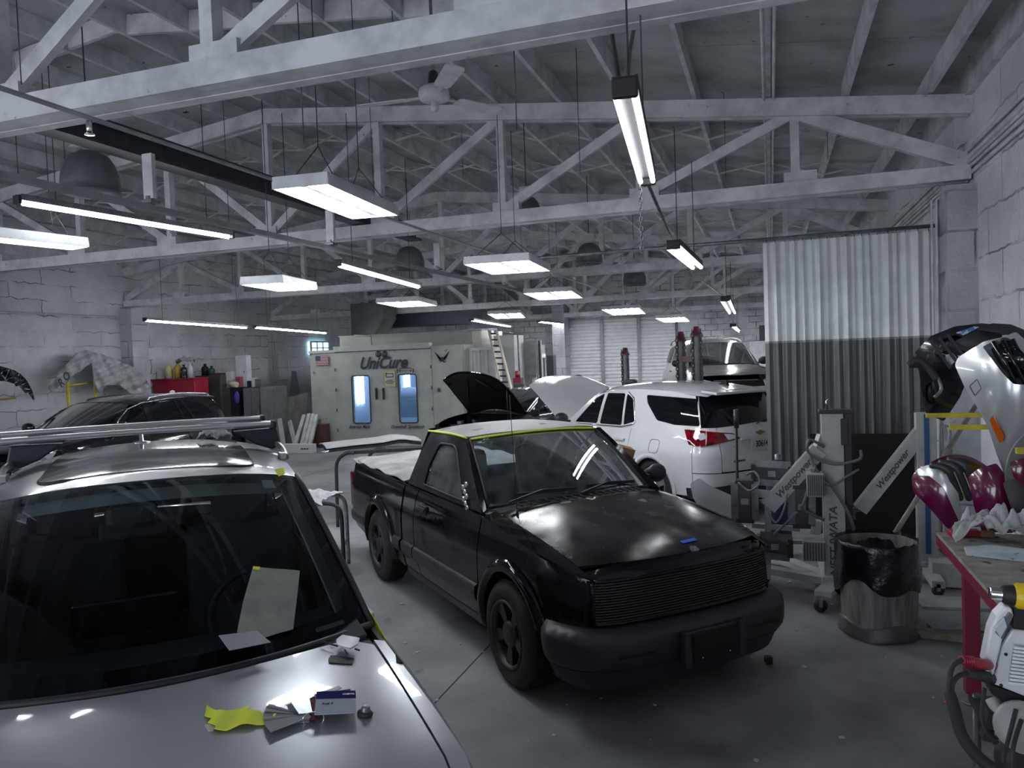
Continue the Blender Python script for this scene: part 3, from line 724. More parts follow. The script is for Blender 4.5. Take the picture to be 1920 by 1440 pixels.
# cowl grille with vent slots and wipers
m=MB(); cw=[(1.27,-.668),(1.21,-.45),(1.175,-.2),(1.17,0),(1.175,.2),(1.21,.45),(1.27,.668),(1.37,.66),(1.33,.45),(1.29,.2),(1.285,0),(1.29,-.2),(1.33,-.45),(1.37,-.66)]
sheet(m,hoodz(-.004),cw,st=.05); m.build('cowl_panel',BLK,T)
m=MB()
for i in range(16):
    y=-.5+i/15*1.0; x=1.225+.12*(y/.66)**2; m.box((x,y,hoodz()(x,y).z+.002),(.07,.016,.008),(0,-.08,0))
m.build('cowl_vent',TRIMB,T)
WS=((1.27,.145,.68,1.055,.035),(1.86,.10,.565,1.475,.035))
c.screen(*WS,poly=rnd([(-1,0),(1,0),(1,1),(-1,1)],.0),bul=.03).build('windshield',PGL,T)
# black band and seal round it
f=c.scr; m=MB(); m.tube([f(a/10,0)+Vector((-.004,0,.004)) for a in range(-10,11)],.014,6); m.tube([f(a/10,1)+Vector((-.004,0,.004)) for a in range(-10,11)],.010,6); 
for s_ in(-1,1): m.tube([f(s_,b/8)+Vector((-.004,0,.004)) for b in range(9)],.011,6)
m.build('windshield_seal',BLK,T)
# A pillars between screen edge and cab side
for sg in(1,-1):
    n=10; A_=[f(sg,b/n) for b in range(n+1)]; B_=[c.G(1.36+(1.93-1.36)*b/n,1.0+(1.45-1.0)*b/n,sg)+Vector((0,0,.0)) for b in range(n+1)]
    m=MB(); rows(m,A_,B_,3,.012); m.build('windshield_pillar',PK,T)
# roof
zr=tab([(1.80,1.478),(2.0,1.505),(2.3,1.52),(2.6,1.512),(2.80,1.485)])
rp=[(1.875+.10*(y/.565)**2,y) for y in [-.565+.113*i for i in range(11)]]+[(2.2,.595),(2.55,.592),(2.74,.585),(2.78,.3),(2.785,0),(2.78,-.3),(2.74,-.585),(2.55,-.592),(2.2,-.595)]
m=c.top(rp,zr,c.zc,lambda x:.60,p=2.6); m.build('roof',PKR,T)
# masking tape along roof front edge and right drip rail
m=MB(); m.tube([f(a/10,1.0)+Vector((-.012,0,.008)) for a in range(-10,11)],.0085,6); 
m.tube([Vector((1.93+.82*i/8,.603,c.zc(1.93+.82*i/8)+.006)) for i in range(9)],.0085,6); m.build('masking_tape',TAPE,T)
# rear cab wall with sliding glass
def rw(a,b): return Vector((2.90-.12*b-.02*abs(a)**2,a*(.76-.17*b),.98+(1.475-.98)*b))
m=MB(); sheet(m,rw,[(-1,0),(1,0),(1,1),(-1,1)],[rnd([(-.80,.22),(.80,.22),(.80,.86),(-.80,.86)],.06)],st=.07,flip=True); m.build('rear_cab_wall',PK,T)
m=MB(); sheet(m,rw,rnd([(-.82,.2),(.82,.2),(.82,.88),(-.82,.88)],.06),st=.1,depth=.004,flip=True,off=-.01); m.build('rear_window',glass_mat('clear_rear_glass',(.75,.8,.82),dust=((.4,.44,.45),.05,.3)),T)
# interior
m=MB(); m.box((2.1,0,.45),(1.5,1.5,.06)).box((1.44,0,.72),(.08,1.45,.55)); m.box((2.86,0,.70),(.04,1.5,.55)); 
for s_ in(-1,1): m.box((2.1,s_*.755,.72),(1.5,.03,.5))
m.build('cabin_tub',WELL,T)
m=MB(); P=[]
for i in range(9):
    y=-.72+.18*i; P.append([Vector((x,y,z+.02*math.cos(y*2.2))) for x,z in((1.34,.98),(1.42,.985),(1.58,.975),(1.66,.93),(1.67,.78))])
m.grid(P,two=.01); m.build('dashboard',pm('grey_dashboard',(.16,.19,.20),.7),T)
for y in(.40,-.40):
    m=MB(); m.box((2.26,y,.72),(.5,.52,.18),(0,-.12,0)); s1=m.build('seat_cushion',SEAT,T,bevel=.05)
    m=MB(); m.box((2.56,y,1.00),(.16,.50,.58),(0,.22,0)); m.build('seat_back',SEAT,T,bevel=.06)
    m=MB(); m.box((2.66,y,1.30),(.12,.30,.20),(0,.12,0)); m.build('head_restraint',SEAT,T,bevel=.05)
m=MB(); Mx=Matrix.Translation((1.86,-.38,1.0))@Matrix.Rotation(R(-62),4,'Y'); m.tube([Mx@Vector((.185*math.cos(2*PI*k/28),.185*math.sin(2*PI*k/28),0)) for k in range(28)],.014,8,closed=True)
m.box((0,0,-.01),(.1,.34,.02),M=Mx).cyl(Mx@Vector((0,0,-.0)),Mx@Vector((0,0,-.2)),.03,10); m.build('steering_wheel',BLK,T)
MB().box((2.02,0,1.40),(.03,.22,.06)).build('rear_view_mirror',BLK,T,bevel=.01)
# inner body and underside
m=MB(); m.box((2.35,0,.38),(4.3,1.0,.22)).box((.85,0,.55),(.9,.9,.5)); m.box((.30,0,.56),(.2,1.15,.38)); m.build('chassis',WELL,T)
for xx in(FX,RX):
    for s_ in(-1,1):
        m=MB(); cs=[]
        for i in range(13):
            an=R(-10+200*i/12); cs.append([Vector((xx+(AR+.01)*math.cos(an),s_*y,.33+(AR+.01)*math.sin(an))) for y in(.45,.80)])
        m.grid(cs); m.build('wheel_well',WELL,T)
# grille: bars across the nose between lamps
yg=c.Y(.685)
gz0,gz1=.575,.785
m=MB(); c.nose([(-yg,gz0-.02),(yg,gz0-.02),(yg,gz1+.02),(-yg,gz1+.02)],m,off=-.035,st=.06); m.build('grille_back',WELL,T)
bars=MB(); nb=15
for k in range(nb):
    z=gz0+(gz1-gz0)*k/(nb-1); path=[c.ring(-yg+2*yg*i/24,z)+Vector((.004,0,0)) for i in range(25)]
    for i in range(24): bars.bar(path[i],path[i+1],.022,.0075)
bars.build('grille_bars',pm('satin_black_bars',(.07,.07,.075),.35,.6),T)
m=MB(); 
for z in (gz0-.012,gz1+.014): m.tube([c.ring(-yg+2*yg*i/24,z)+Vector((-.002,0,0)) for i in range(25)],.013,6)
for s_ in(-1,1): m.tube([c.ring(s_*yg,gz0-.012+(gz1-gz0+.026)*i/3)+Vector((-.002,0,0)) for i in range(4)],.012,6)
m.build('grille_surround',PK,T)
# header panel above the grille up to the hood
ys=c.Y(.755)
m=c.nose([(-ys,gz1+.02),(ys,gz1+.02),(ys,.845),(c.Y(.5),.875),(0,.885),(-c.Y(.5),.875),(-ys,.845)]); m.build('nose_panel',PK,T)
# smoked head and corner lamps
lens=pm('smoked_lamp_lens',(.006,.006,.008),.05,spec=.7)
for s_ in(-1,1):
    a,b=c.Y(.70),c.X(.36); q=[(a,gz0-.01),(b,gz0-.01),(b-.03,gz1-.02),(a,gz1+.012)]
    if s_<0: q=[(-x,z) for x,z in q]
    c.nose(q,st=.03).build('headlight',lens,T)
# bumper: deep ribbed bar with air dam and plate bracket
BP=tab([(-2,0),(2,0)])
def bump(u,v):
    q=c.ring(u,v,0)
    pr=tab([(.20,.035),(.235,.055),(.30,.075),(.32,.10),(.36,.125),(.43,.13),(.49,.125),(.525,.095),(.545,.05),(.555,0.)])(v)
    a=c.out(abs(u)); b=c.out(abs(u)+.02); b0=c.out(abs(u)-.02); d=b-b0; n=Vector((-d.y,d.x,0)).normalized(); n.y*=(1 if u>=0 else -1)*min(1,abs(u)/.12)
    k=min(1,max(.0,(c.X(.46)-abs(u))/.12)); return q+n*(pr-.035)*(.3+.7*k)
e_=c.X(.43)
m=MB(); sheet(m,bump,[(-e_,.335),(e_,.335),(e_,.55),(-e_,.55)],st=.04,flip=True,depth=.02); m.build('bumper',PKM,T)
m=MB(); sheet(m,bump,[(-e_,.20),(e_,.20),(e_,.325),(-e_,.325)],st=.05,flip=True,depth=.02); m.build('air_dam',pm('matt_grey_air_dam',(.02,.024,.032),.6),T)
pl=MB(); M=Matrix.Translation((-.055,-.02,.40)); 
for s_ in(-1,1): pl.box((-.012,s_*.20,.0),(.05,.045,.21),(0,0,0),M=M)
pl.box((0,0,0),(.03,.38,.19),M=M); br=pl.build('plate_bracket',TRIMB,T,bevel=.008)
MB().box((-.023,0,0),(.01,.31,.155),M=M).build('plate_recess',WELL,br)
for s_ in(-1,1): MB().ball(M@Vector((-.03,s_*.10,-.058)),.006,8).build('bolt',CHR,br)
for s_ in(-1,1):
    yy=s_*.47; q=bump(s_*c.Y(.47),.41); MB().box((q.x-.004,yy,.41),(.014,.22,.008),(0,0,-.09*s_)).build('bumper_slot',WELL,T)
# blue mark and antenna
q=hoodz()(.235,-.10); MB().box(q+Vector((-.005,0,.004)),(.028,.12,.004),(0,-.28,.10)).build('blue_tape',pm('blue_tape',(.02,.13,.75),.5),T,label='small strip of blue tape on the hood edge')
q=hoodz()(1.13,.60); m=MB().cyl(q,q+Vector((0,0,.03)),.012,10,.006); m.cyl(q+Vector((0,0,.02)),q+Vector((.05,.0,.80)),.0028,6); m.build('antenna',BLK,T)
for y0,y1 in((.05,.60),(-.52,.02)):
    m=MB(); a=Vector((1.245,y1,1.075)); b=f((y0+.0)/.68,.07)+Vector((-.01,0,.02)); m.bar(a,a.lerp(b,.5)+Vector((0,0,.035)),.018,.012).bar(a.lerp(b,.5)+Vector((0,0,.035)),b,.012,.012); 
    m.bar(a.lerp(b,.15)+Vector((.05,0,.03)),b+Vector((.0,-.02,-.004)),.01,.02); m.build('wiper',BLK,T)
# bed cover sheet, rear bumper, tailgate
m=MB(); P=[]
random.seed(5)
for i in range(20):
    x=2.99+1.70*i/19; P.append([Vector((x,-.76+1.52*j/14,1.025+.012*math.sin(i*1.1+j*.8)+random.uniform(-.004,.006)+(.014 if 0<j<14 else -.01))) for j in range(15)])
m.grid(P,two=-.01); m.build('bed_cover',pm('dirty_white_sheet',(.34,.34,.34),.75,c2=(.18,.18,.185),ns=3,bump=.3,bs=12),T)
m=MB(); m.box((2.97,0,.66),(.04,1.5,.70)); m.build('bed_front_wall',PK,T)
tg=c.BY(.70)
m=MB(); sheet(m,lambda u,v:c.ring(u,v),[(tg,.48),(2*c.S-tg,.48),(2*c.S-tg,1.02),(tg,1.02)],st=.08,flip=True); m.build('tailgate',PK,T)
m=MB(); m.box((4.80,0,.42),(.12,1.5,.13)); m.build('rear_bumper',PKM,T,bevel=.02)
m=MB(); m.cyl((4.35,.52,.34),(4.78,.60,.34),.032,12).cyl((4.1,.5,.34),(4.35,.52,.34),.06,12); m.build('exhaust_pipe',STEELD,T)
for s_ in(-1,1):
    q=c.ring(c.X(4.60),.75); MB().box((4.66,s_*(.765),.72),(.07,.06,.36)).build('tail_lamp',DRED,T,bevel=.01)
# ------------------------------------------------------------ other cars
def xf(mb,M,i0=0):
    q=M.to_3x3()
    for i in range(i0,len(mb.v)):
        mb.v[i]=tuple(M@Vector(mb.v[i]))
        if i in mb.n: mb.n[i]=tuple(q@Vector(mb.n[i]))
    return mb
def crossover(s,paint,o):
    """shell of a five door car; s is a Car, o its measurements"""
    T=s.root; fx,rx,ar,wr=o['fx'],o['rx'],o['ar'],o['wr']; L=s.L; st=o.get('st',.07)
    bl=lambda x0,x1,n=10:[(x0+(x1-x0)*i/n,s.zb(x0+(x1-x0)*i/n)) for i in range(n+1)]
    d1,d2,d3=o['doors']; x0=o['xn']; clad=o.get('clad'); gl=o['glass']; gw=o.get('glassw',gl)
    for sg in(1,-1):
        f=s.side(bl(d1-.01,x0,10)+[(x0,.32),(fx-ar-.01,.32)]+arc(fx,wr,ar,178,-5,18)+[(d1-.01,.30)],sg,st=st)
        hy=o['hy']; ed=[(x,s.yb(x)) for x in (x0,x0+.1,x0+.3,.8,1.1,d1-.01)]
        poly=ed+[(d1-.01,hy),(.8,hy),(x0+.18,hy-.04),(x0,hy-.10)]
        s.top([(x,y*sg) for x,y in poly],o['hz'],s.zb,s.yb,f,p=3,st=st); f.build('fender',paint,T)
        s.side([(d1,.32)]+bl(d1,d2-.006)+[(d2-.006,.32)],sg,st=st).build('front_door',paint,T)
        rd=[(d2,.32)]+bl(d2,d3)+[(d3+.02,.85),(rx-ar*.95,wr+ar*.42),(rx-ar-.01,.40),(rx-ar-.01,.32)]
        s.side(rd,sg,st=st).build('rear_door',paint,T)
        q=bl(d3+.008,o['xq'])+[(o['xq'],.32),(rx+ar+.01,.32)]+arc(rx,wr,ar,2,142,18)+[(d3+.028,.85)]
        s.side(q,sg,st=st).build('quarter_panel',paint,T)
        s.side([(fx+ar-.02,.20),(fx+ar-.02,.315),(rx-ar+.02,.315),(rx-ar+.02,.20)],sg,st=.12).build('sill_cladding',TRIMB,T)
        for xx in(fx,rx):
            m=MB(); cs=[]
            for i in range(21):
                an=R(-12+204*i/20); rr=[]
                for dr_,dy in((-.015,-.03),(-.012,.010),(.02,.016),(.045,.004)):
                    x=xx+(ar+dr_)*math.cos(an); z=wr+(ar+dr_)*math.sin(an); z=max(z,.25); qq=s.ring(s.X(x),z); rr.append(Vector((qq.x,(qq.y+dy)*sg,z)))
                cs.append(rr)
            m.grid(cs).build('wheel_arch_trim',TRIMB if clad else paint,T)
            m=MB(); m.grid([[Vector((xx+(ar+.02)*math.cos(R(-10+200*i/12)),sg*y,wr+(ar+.02)*math.sin(R(-10+200*i/12)))) for y in(.5,s.ring(s.X(xx),.6).y-.03)] for i in range(13)]).build('wheel_well',WELL,T)
            wheel(T,(xx,(s.ring(s.X(xx),.5).y-.13)*sg,wr),sg,wr,.22,wr*.66,o.get('sp',5),RIMS,sw=.05,rot=.4)
        fr=o['frame']; wn=[rnd(w,o.get('wr_',.03)) for w in o['wins']]
        s.gside(fr,sg,holes=wn,st=st).build('window_frame',o.get('framem',paint),T)
        for w in o['wins']:
            cx=sum(p[0] for p in w)/len(w);cz=sum(p[1] for p in w)/len(w)
            s.gside(rnd([(cx+(x-cx)*1.03,cz+(z-cz)*1.06) for x,z in w],.03),sg,off=-.006,depth=.003,st=st).build('side_window',gl,T)
        if o.get('chrome'):
            MB().tube([s.G(x,z,sg)+Vector((0,.004*sg,0)) for x,z in o['chrome']],.011,6).build('window_chrome',CHROME,T)
        for xh in o.get('handles',(d2-.20,d3-.16)):
            z=s.zb(xh)-.14; q=s.ring(s.X(xh),z); MB().box((xh,(q.y+.022)*sg,z),(.20,.022,.03)).ball((xh-.09,(q.y+.008)*sg,z),.02,8,(1,1,.8)).ball((xh+.09,(q.y+.008)*sg,z),.02,8,(1,1,.8)).build('door_handle',o.get('handlem',paint),T,bevel=.006)
        if o.get('mirror',True):
            x=d1+.22; q=s.G(x,s.zb(x)+.05,sg); m=MB().ball(q+Vector((.0,.15*sg,.05)),.13,14,(.55,.95,.68)); m.bar(q,q+Vector((0,.10*sg,.02)),.06,.03); m.build('wing_mirror',o.get('mirrorm',paint),T)
        # pillar by the windscreen
        n=10; S_=lambda b:(o['A0'][0]+(o['A1'][0]-o['A0'][0])*b, o['A0'][1]+(o['A1'][1]-o['A0'][1])*b)
    s.screen(*o['ws'],bul=.04,poly=[(-1,0),(1,0),(1,1),(-1,1)],st=st).build('windshield',gw,T); fs=s.scr
    m=MB(); m.tube([fs(a/10,0)+Vector((-.0,0,.002)) for a in range(-10,11)],.016,6); m.build('windshield_seal',BLK,T)
    for sg in(1,-1):
        n=10; A_=[fs(sg,b/n) for b in range(n+1)]; B_=[s.G(o['A0'][0]+(o['A1'][0]-o['A0'][0])*b/n,o['A0'][1]+(o['A1'][1]-o['A0'][1])*b/n,sg) for b in range(n+1)]
        rows(MB(),A_,B_,3,.012).build('windshield_pillar',o.get('pillarm',paint),T)
    # roof
    w0=o['ws'][1]; xr=o['roofx']; ry=lambda x:s.yc(x)
    rp=[(w0[0]+w0[1]*(k/8)**2+.01,w0[2]*k/8) for k in range(-8,9)]
    rp+= [(x,ry(x)+.004) for x in (w0[0]+w0[1]+.15,3.,xr-.3,xr)]+[(xr+.03,0)]+[(x,-ry(x)-.004) for x in (xr,xr-.3,3.,w0[0]+w0[1]+.15)]
    s.top(rp,o['rz'],s.zc,s.yc,p=2.6,st=st,holes=o.get('roofholes',())).build('roof',o.get('roofm',paint),T)
    # rear end
    m=MB(); s.screen(*o['rw'],mb=m,bul=.02,st=st,flip=True,off=0); m.build('rear_window',gl,T); fr_=s.scr
    for sg in(1,-1):
        n=8; A_=[fr_(sg,b/n) for b in range(n+1)]; d0,d1_=o['D0'],o['D1']; B_=[s.G(d0[0]+(d1_[0]-d0[0])*b/n,d0[1]+(d1_[1]-d0[1])*b/n,sg) for b in range(n+1)]
        rows(MB(),B_,A_,3,.01).build('rear_pillar',o.get('dpm',paint),T)
    tz=s.zb(L); a,b=s.X(o['xq']+.008),2*s.S-s.X(o['xq']+.008)
    tg=o['tgw']; ta,tb=s.BY(tg),2*s.S-s.BY(tg)
    s.nose([(ta,.62),(tb,.62),(tb,tz+.0),(s.S,tz+.03),(ta,tz)],st=st).build('tailgate',paint,T)
    s.nose([(a,.30),(b,.30),(b,.60),(a,.60)],st=st).build('rear_bumper',paint,T)
    for lo,hi in((a,ta-.008),(tb+.008,b)):
        s.nose([(lo,.61),(hi,.61),(hi,tz),(lo,tz)],st=st).build('rear_corner',paint,T)
    s.nose([(a+.05,.20),(b-.05,.20),(b-.05,.31),(a+.05,.31)],st=.1).build('rear_skirt',TRIMB,T)
    n0=s.X(x0-.005)
    if o.get('front',True):
        s.nose([(-n0,.30),(n0,.30),(n0,s.zb(0)),(-n0,s.zb(0))],st=st,holes=[rnd([(-.38,.42),(.38,.42),(.48,.66),(-.48,.66)],.04)]).build('front_bumper',paint,T)
        s.nose([(-.5,.40),(.5,.40),(.5,.68),(-.5,.68)],st=.1,off=-.03).build('grille',WELL,T)
        for sg in(1,-1):
            q=rnd([(s.Y(.50),s.zb(0)-.03),(s.Y(.50),s.zb(0)-.11),(s.X(.34),s.zb(0)-.06),(s.X(.5),s.zb(.4)-.03)],.02); s.nose([(u*sg,v) for u,v in q],st=.04,off=.006).build('headlight',pm('headlight_lens',(.35,.36,.38),.06,coat=.5) if 'headlight_lens' not in bpy.data.materials else bpy.data.materials['headlight_lens'],T)
    # hood
    def hz(u,v):
        ys=max(.02,s.yb(u)); t=min(1.15,abs(v)/ys); z=o['hz'](u)-(o['hz'](u)-s.zb(u))*t**3
        if o.get('crease'): z+=.018*math.exp(-((abs(v)-o['crease']-.10*(u))/.03)**2)
        return Vector((u,v,z))
    s.hoodf=hz; w_=o['ws'][0]; hp=[(x0*.35+o.get('hsw',.22)*(k/8)**2,(hy-.03)*k/8) for k in range(-8,9)]
    hp=[(x0*.35+o.get('hsw',.22)*(k/8)**2,(hy-.06)*k/8) for k in range(-8,9)]+[(.8,hy-.008),(d1-.06,hy-.012)]+[(w_[0]-.03+w_[1]*(k/8)**2*.75,(hy-.012)*k/8) for k in range(7,-8,-1)]+[(d1-.06,-hy+.012),(.8,-hy+.008)]
    m=MB(); sheet(m,hz,hp,st=st,depth=.02)
    if o.get('open'):
        hx=d1-.10; M=Matrix.Translation((hx,0,o['hz'](hx)))@Matrix.Rotation(R(o['open']),4,'Y')@Matrix.Translation((-hx,0,-o['hz'](hx)))
        if o.get('liner'):
            l=MB(); sheet(l,lambda u,v:hz(u,v)+Vector((0,0,-.03)),[(hx+(x-hx)*.97,y*.96) for x,y in hp],st=st,depth=.0,flip=True); 
            for k in(-1,1): 
                l.tube([M.inverted()@M@(hz(x,k*y)+Vector((0,0,-.04))) for x,y in((.35,.1),(.6,.25),(.95,.45))],.018,6)
            l.n={}; xf(l,M).build('hood_liner',o['liner'],T,fix=False)
        xf(m,M)
        e=MB(); e.box((.62,0,.62),(.8,1.1,.12)).box((.55,.1,.72),(.45,.5,.14),(0,.05,.1)).box((.4,-.35,.75),(.25,.2,.12)).cyl((.7,.4,.6),(.7,.4,.84),.07,14).box((.12,0,.66),(.06,1.2,.08)); e.tube([(.5,-.2,.72),(.6,0,.86),(.9,.1,.8)],.03,8); e.build('engine_bay',STEELD,T)
        p0=hz(.55,-.55*1); p1=M@hz(.5,-.55); MB().cyl(hz(.75,-hy+.02)+Vector((0,0,-.03)),M@hz(.62,-hy+.06),.008,8).build('hood_strut',BLK,T)
    m.build('hood',o.get('hoodm',paint),T)
    c_=MB(); sheet(c_,lambda u,v:hz(u,v)+Vector((0,0,-.03)),[(d1-.12,-.75),(d1+.16,-.75),(w_[0]+.12,0),(d1+.16,.75),(d1-.12,.75),(w_[0]-.15,0)],st=.1); c_.build('cowl',BLK,T)
    # inside
    b=MB(); b.box((L/2,0,.42),(L-.7,1.15,.3)); b.build('underbody',WELL,T)
    if not o.get('open'): MB().box((.6,0,.5),(.9,1.1,.55)).build('engine_bay',WELL,T)
    if o.get('inside'):
        b=MB(); b.box((2.7,0,.55),(2.6,1.5,.06)); 
        for k in(-1,1): b.box((2.7,k*.78,.75),(2.6,.03,.5))
        b.box((o['ws'][0][0]+.35,0,.8),(.1,1.5,.4)); b.build('cabin_tub',WELL,T)
        m=MB(); x_=o['ws'][0][0]; m.grid([[Vector((x_+.05+dx+.14*(y/.7)**2,y,z)) for dx,z in((.0,s.zb(x_)+.04),(.2,s.zb(x_)+.055),(.42,s.zb(x_)+.05),(.5,s.zb(x_)-.0),(.52,s.zb(x_)-.2))] for y in [-.72+.12*i for i in range(13)]],two=.01); m.build('dashboard',o.get('dashm',SEAT),T)
        for y in(.38,-.38):
            MB().box((x_+1.25,y,1.02),(.14,.5,.62),(0,.22,0)).build('seat_back',SEAT,T,bevel=.05); MB().box((x_+1.34,y,1.40),(.10,.26,.18),(0,.1,0)).build('head_restraint',SEAT,T,bevel=.04)
        MB().box((3.4,0,1.0),(.14,1.3,.5),(0,.2,0)).build('rear_seat',SEAT,T,bevel=.05)
        Mx=Matrix.Translation((x_+.62,-.38,1.06))@Matrix.Rotation(R(-64),4,'Y'); m=MB(); m.tube([Mx@Vector((.185*math.cos(2*PI*k/28),.185*math.sin(2*PI*k/28),0)) for k in range(28)],.016,8,closed=True); m.box((0,0,-.01),(.1,.34,.03),M=Mx); m.box((0,0,-.02),(.12,.14,.05),M=Mx); m.build('steering_wheel',BLK,T)
    return s
GL=glass_mat('dark_tinted_glass',(.10,.115,.125)); GLW=glass_mat('clear_windscreen',(.55,.60,.62))
# ---- silver car in the foreground
SV=pm('silver_metallic_paint',(.37,.385,.42),.32,.6,c2=(.36,.38,.42),ns=.8,coat=.8)
SVR=pm('silver_roof_paint',(.36,.37,.39),.28,.7,coat=.7)
s1=Car('silver_crossover','silver crossover with roof bars, cut off at the left bottom, hood toward the camera','car',(-.89,.85),R(-47),
 [(0,0),(.02,.33),(.07,.56),(.16,.70),(.32,.79),(.6,.845),(.9,.87),(1.6,.90),(3.6,.91),(4.2,.89),(4.5,.82),(4.62,.6),(4.66,.3),(4.66,0)],
 [(.2,.08),(.5,.0),(.7,.05),(.85,.14)],[(.2,.06),(.45,.01),(.7,.0),(.82,.012),(.92,.045),(.99,.10),(1.05,.14),(1.12,.17)],[(.2,.08),(.5,0),(.9,.03),(1.15,.1)],4.66)
s1.belt([(0,.72),(.2,.80),(.6,.90),(1.1,.965),(1.8,1.02),(3.,1.05),(4.66,1.10)])
s1.cant([(1.8,1.34),(2.3,1.50),(2.6,1.555),(3.1,1.59),(3.7,1.575),(4.4,1.50)],[(1.8,.66),(2.5,.62),(3.4,.61),(4.4,.56)])
o1=dict(fx=.88,rx=3.70,ar=.39,wr=.355,doors=(1.62,2.55,3.35),xn=.30,xq=4.30,hy=.745,hz=tab([(0,.76),(.12,.86),(.4,.945),(.9,1.03),(1.3,1.075),(1.8,1.09)]),
 frame=[(1.83,1.015),(4.25,1.085),(4.22,1.3),(4.05,1.51),(3.6,1.572),(3.1,1.585),(2.6,1.55),(2.45,1.52)],
 wins=[[(2.02,1.08),(2.60,1.09),(2.62,1.50),(2.50,1.485)],[(2.68,1.09),(3.38,1.10),(3.36,1.525),(2.70,1.515)],[(3.44,1.11),(4.10,1.15),(3.90,1.43),(3.43,1.52)]],
 glass=GBLK,glassw=glass_mat('tinted_windscreen',(.42,.47,.49),ior=1.15),ws=((1.42,.36,.78,1.075,.055),(2.36,.12,.62,1.60,.055)),A0=(1.83,1.015),A1=(2.45,1.52),roofx=4.15,rz=tab([(2.3,1.59),(2.6,1.635),(3.1,1.66),(3.7,1.65),(4.2,1.58)]),
 rw=((4.52,-.10,.64,1.14,.0),(4.18,-.06,.55,1.55,.03)),D0=(4.25,1.085),D1=(4.05,1.51),tgw=.66,inside=True,mirror=False,handles=(2.35,3.18),roofm=SVR,st=.05,hsw=.16)
crossover(s1,SV,o1); S=s1.root
s1.screenf=None
# glass band round the windscreen (black frit) and stickers
f=s1.scr
s1.screen(*o1['ws'],bul=.04); f=s1.scr
s1.screenf=f
m=MB(); sheet(m,lambda a,b:f(a,b)+Vector((.004,0,-.006)),[(-1,0),(1,0),(1,1),(-1,1)],[rnd([(-.90,.12),(-.2,.085),(.2,.085),(.90,.12),(.915,.945),(.3,.955),(-.3,.955),(-.915,.945)],.06)],st=.08,depth=0); m.build('windshield_frit',GBLK,S)
k=MB(); sheet(k,lambda a,b:f(a,b),[(-.80,.90),(-.72,.90),(-.72,.965),(-.80,.965)],st=.1,depth=.0,off=.003); k.build('windshield_sticker',pm('pale_blue_sticker',(.36,.52,.58),.5),S)
k=MB(); sheet(k,lambda a,b:f(a,b),rnd([(-.86,.052),(-.70,.052),(-.70,.072),(-.86,.072)],.008),st=.1,depth=.0,off=.003); k.build('number_strip',pm('pale_number_strip',(.16,.19,.22),.5),S)
# pale inner A pillar seen through the screen, mirror pod, dash display
m=MB(); m.grid([[f(-.86+.0*b,b/8)+Vector((.06,0,-.05)),f(-.96,b/8)+Vector((.05,0,-.05))] for b in range(1,9)],two=.01); m.build('pillar_lining',HEADN,S)
m=MB(); m.grid([[f(-.9+.15*k,.97)+Vector((.05,0,-.02)),f(-.9+.15*k,.90)+Vector((.10,0,-.04))] for k in range(13)],two=.01); m.build('headliner_edge',HEADN,S)
q=f(.12,.86); MB().box(q+Vector((.10,0,-.07)),(.10,.20,.10)).build('sensor_pod',BLK,S,bevel=.03); MB().box(q+Vector((.17,-.0,-.14)),(.03,.26,.07)).build('rear_view_mirror',BLK,S,bevel=.012)
MB().box((2.02,.10,1.14),(.02,.36,.14),(0,-.15,0)).build('dash_display',GBLK,S,bevel=.006)
# sunroof panel
rf=lambda u,v:Vector((u,v,o1['rz'](u)-(o1['rz'](u)-s1.zc(u))*min(1.1,abs(v)/s1.yc(u))**2.6+.004))
sr=rnd([(2.52,-.44),(3.62,-.44),(3.62,.44),(2.52,.44)],.10); m=MB(); sheet(m,rf,sr,st=.08,depth=.01); m.build('sunroof_panel',pm('grey_sunroof_glass',(.16,.165,.175),.12,.3,coat=.6),S)
MB().tube([rf(*p)+Vector((0,0,-.002)) for p in sr],.007,6,closed=True).build('sunroof_seal',BLK,S)
for sg in(1,-1):
    P=[(2.86,.0),(2.95,.018),(3.1,.03),(3.6,.035),(3.95,.02),(4.05,.0)]
    m=MB(); m.tube(smooth_path([Vector((x,sg*(s1.yc(x)+.012),s1.zc(x)+.012+h)) for x,h in P],4),.016,8); m.box((2.90,sg*.612,1.60),(.10,.03,.03)); m.build('roof_rail',pm('brushed_rail',(.42,.43,.45),.3,.8) if 'brushed_rail' not in bpy.data.materials else bpy.data.materials['brushed_rail'],S)
    # lower black gutter strip beside the screen
    MB().tube([f(sg,b/10)+Vector((-.0,.0,.006)) for b in range(11)],.013,6).build('pillar_trim',TRIMB,S)
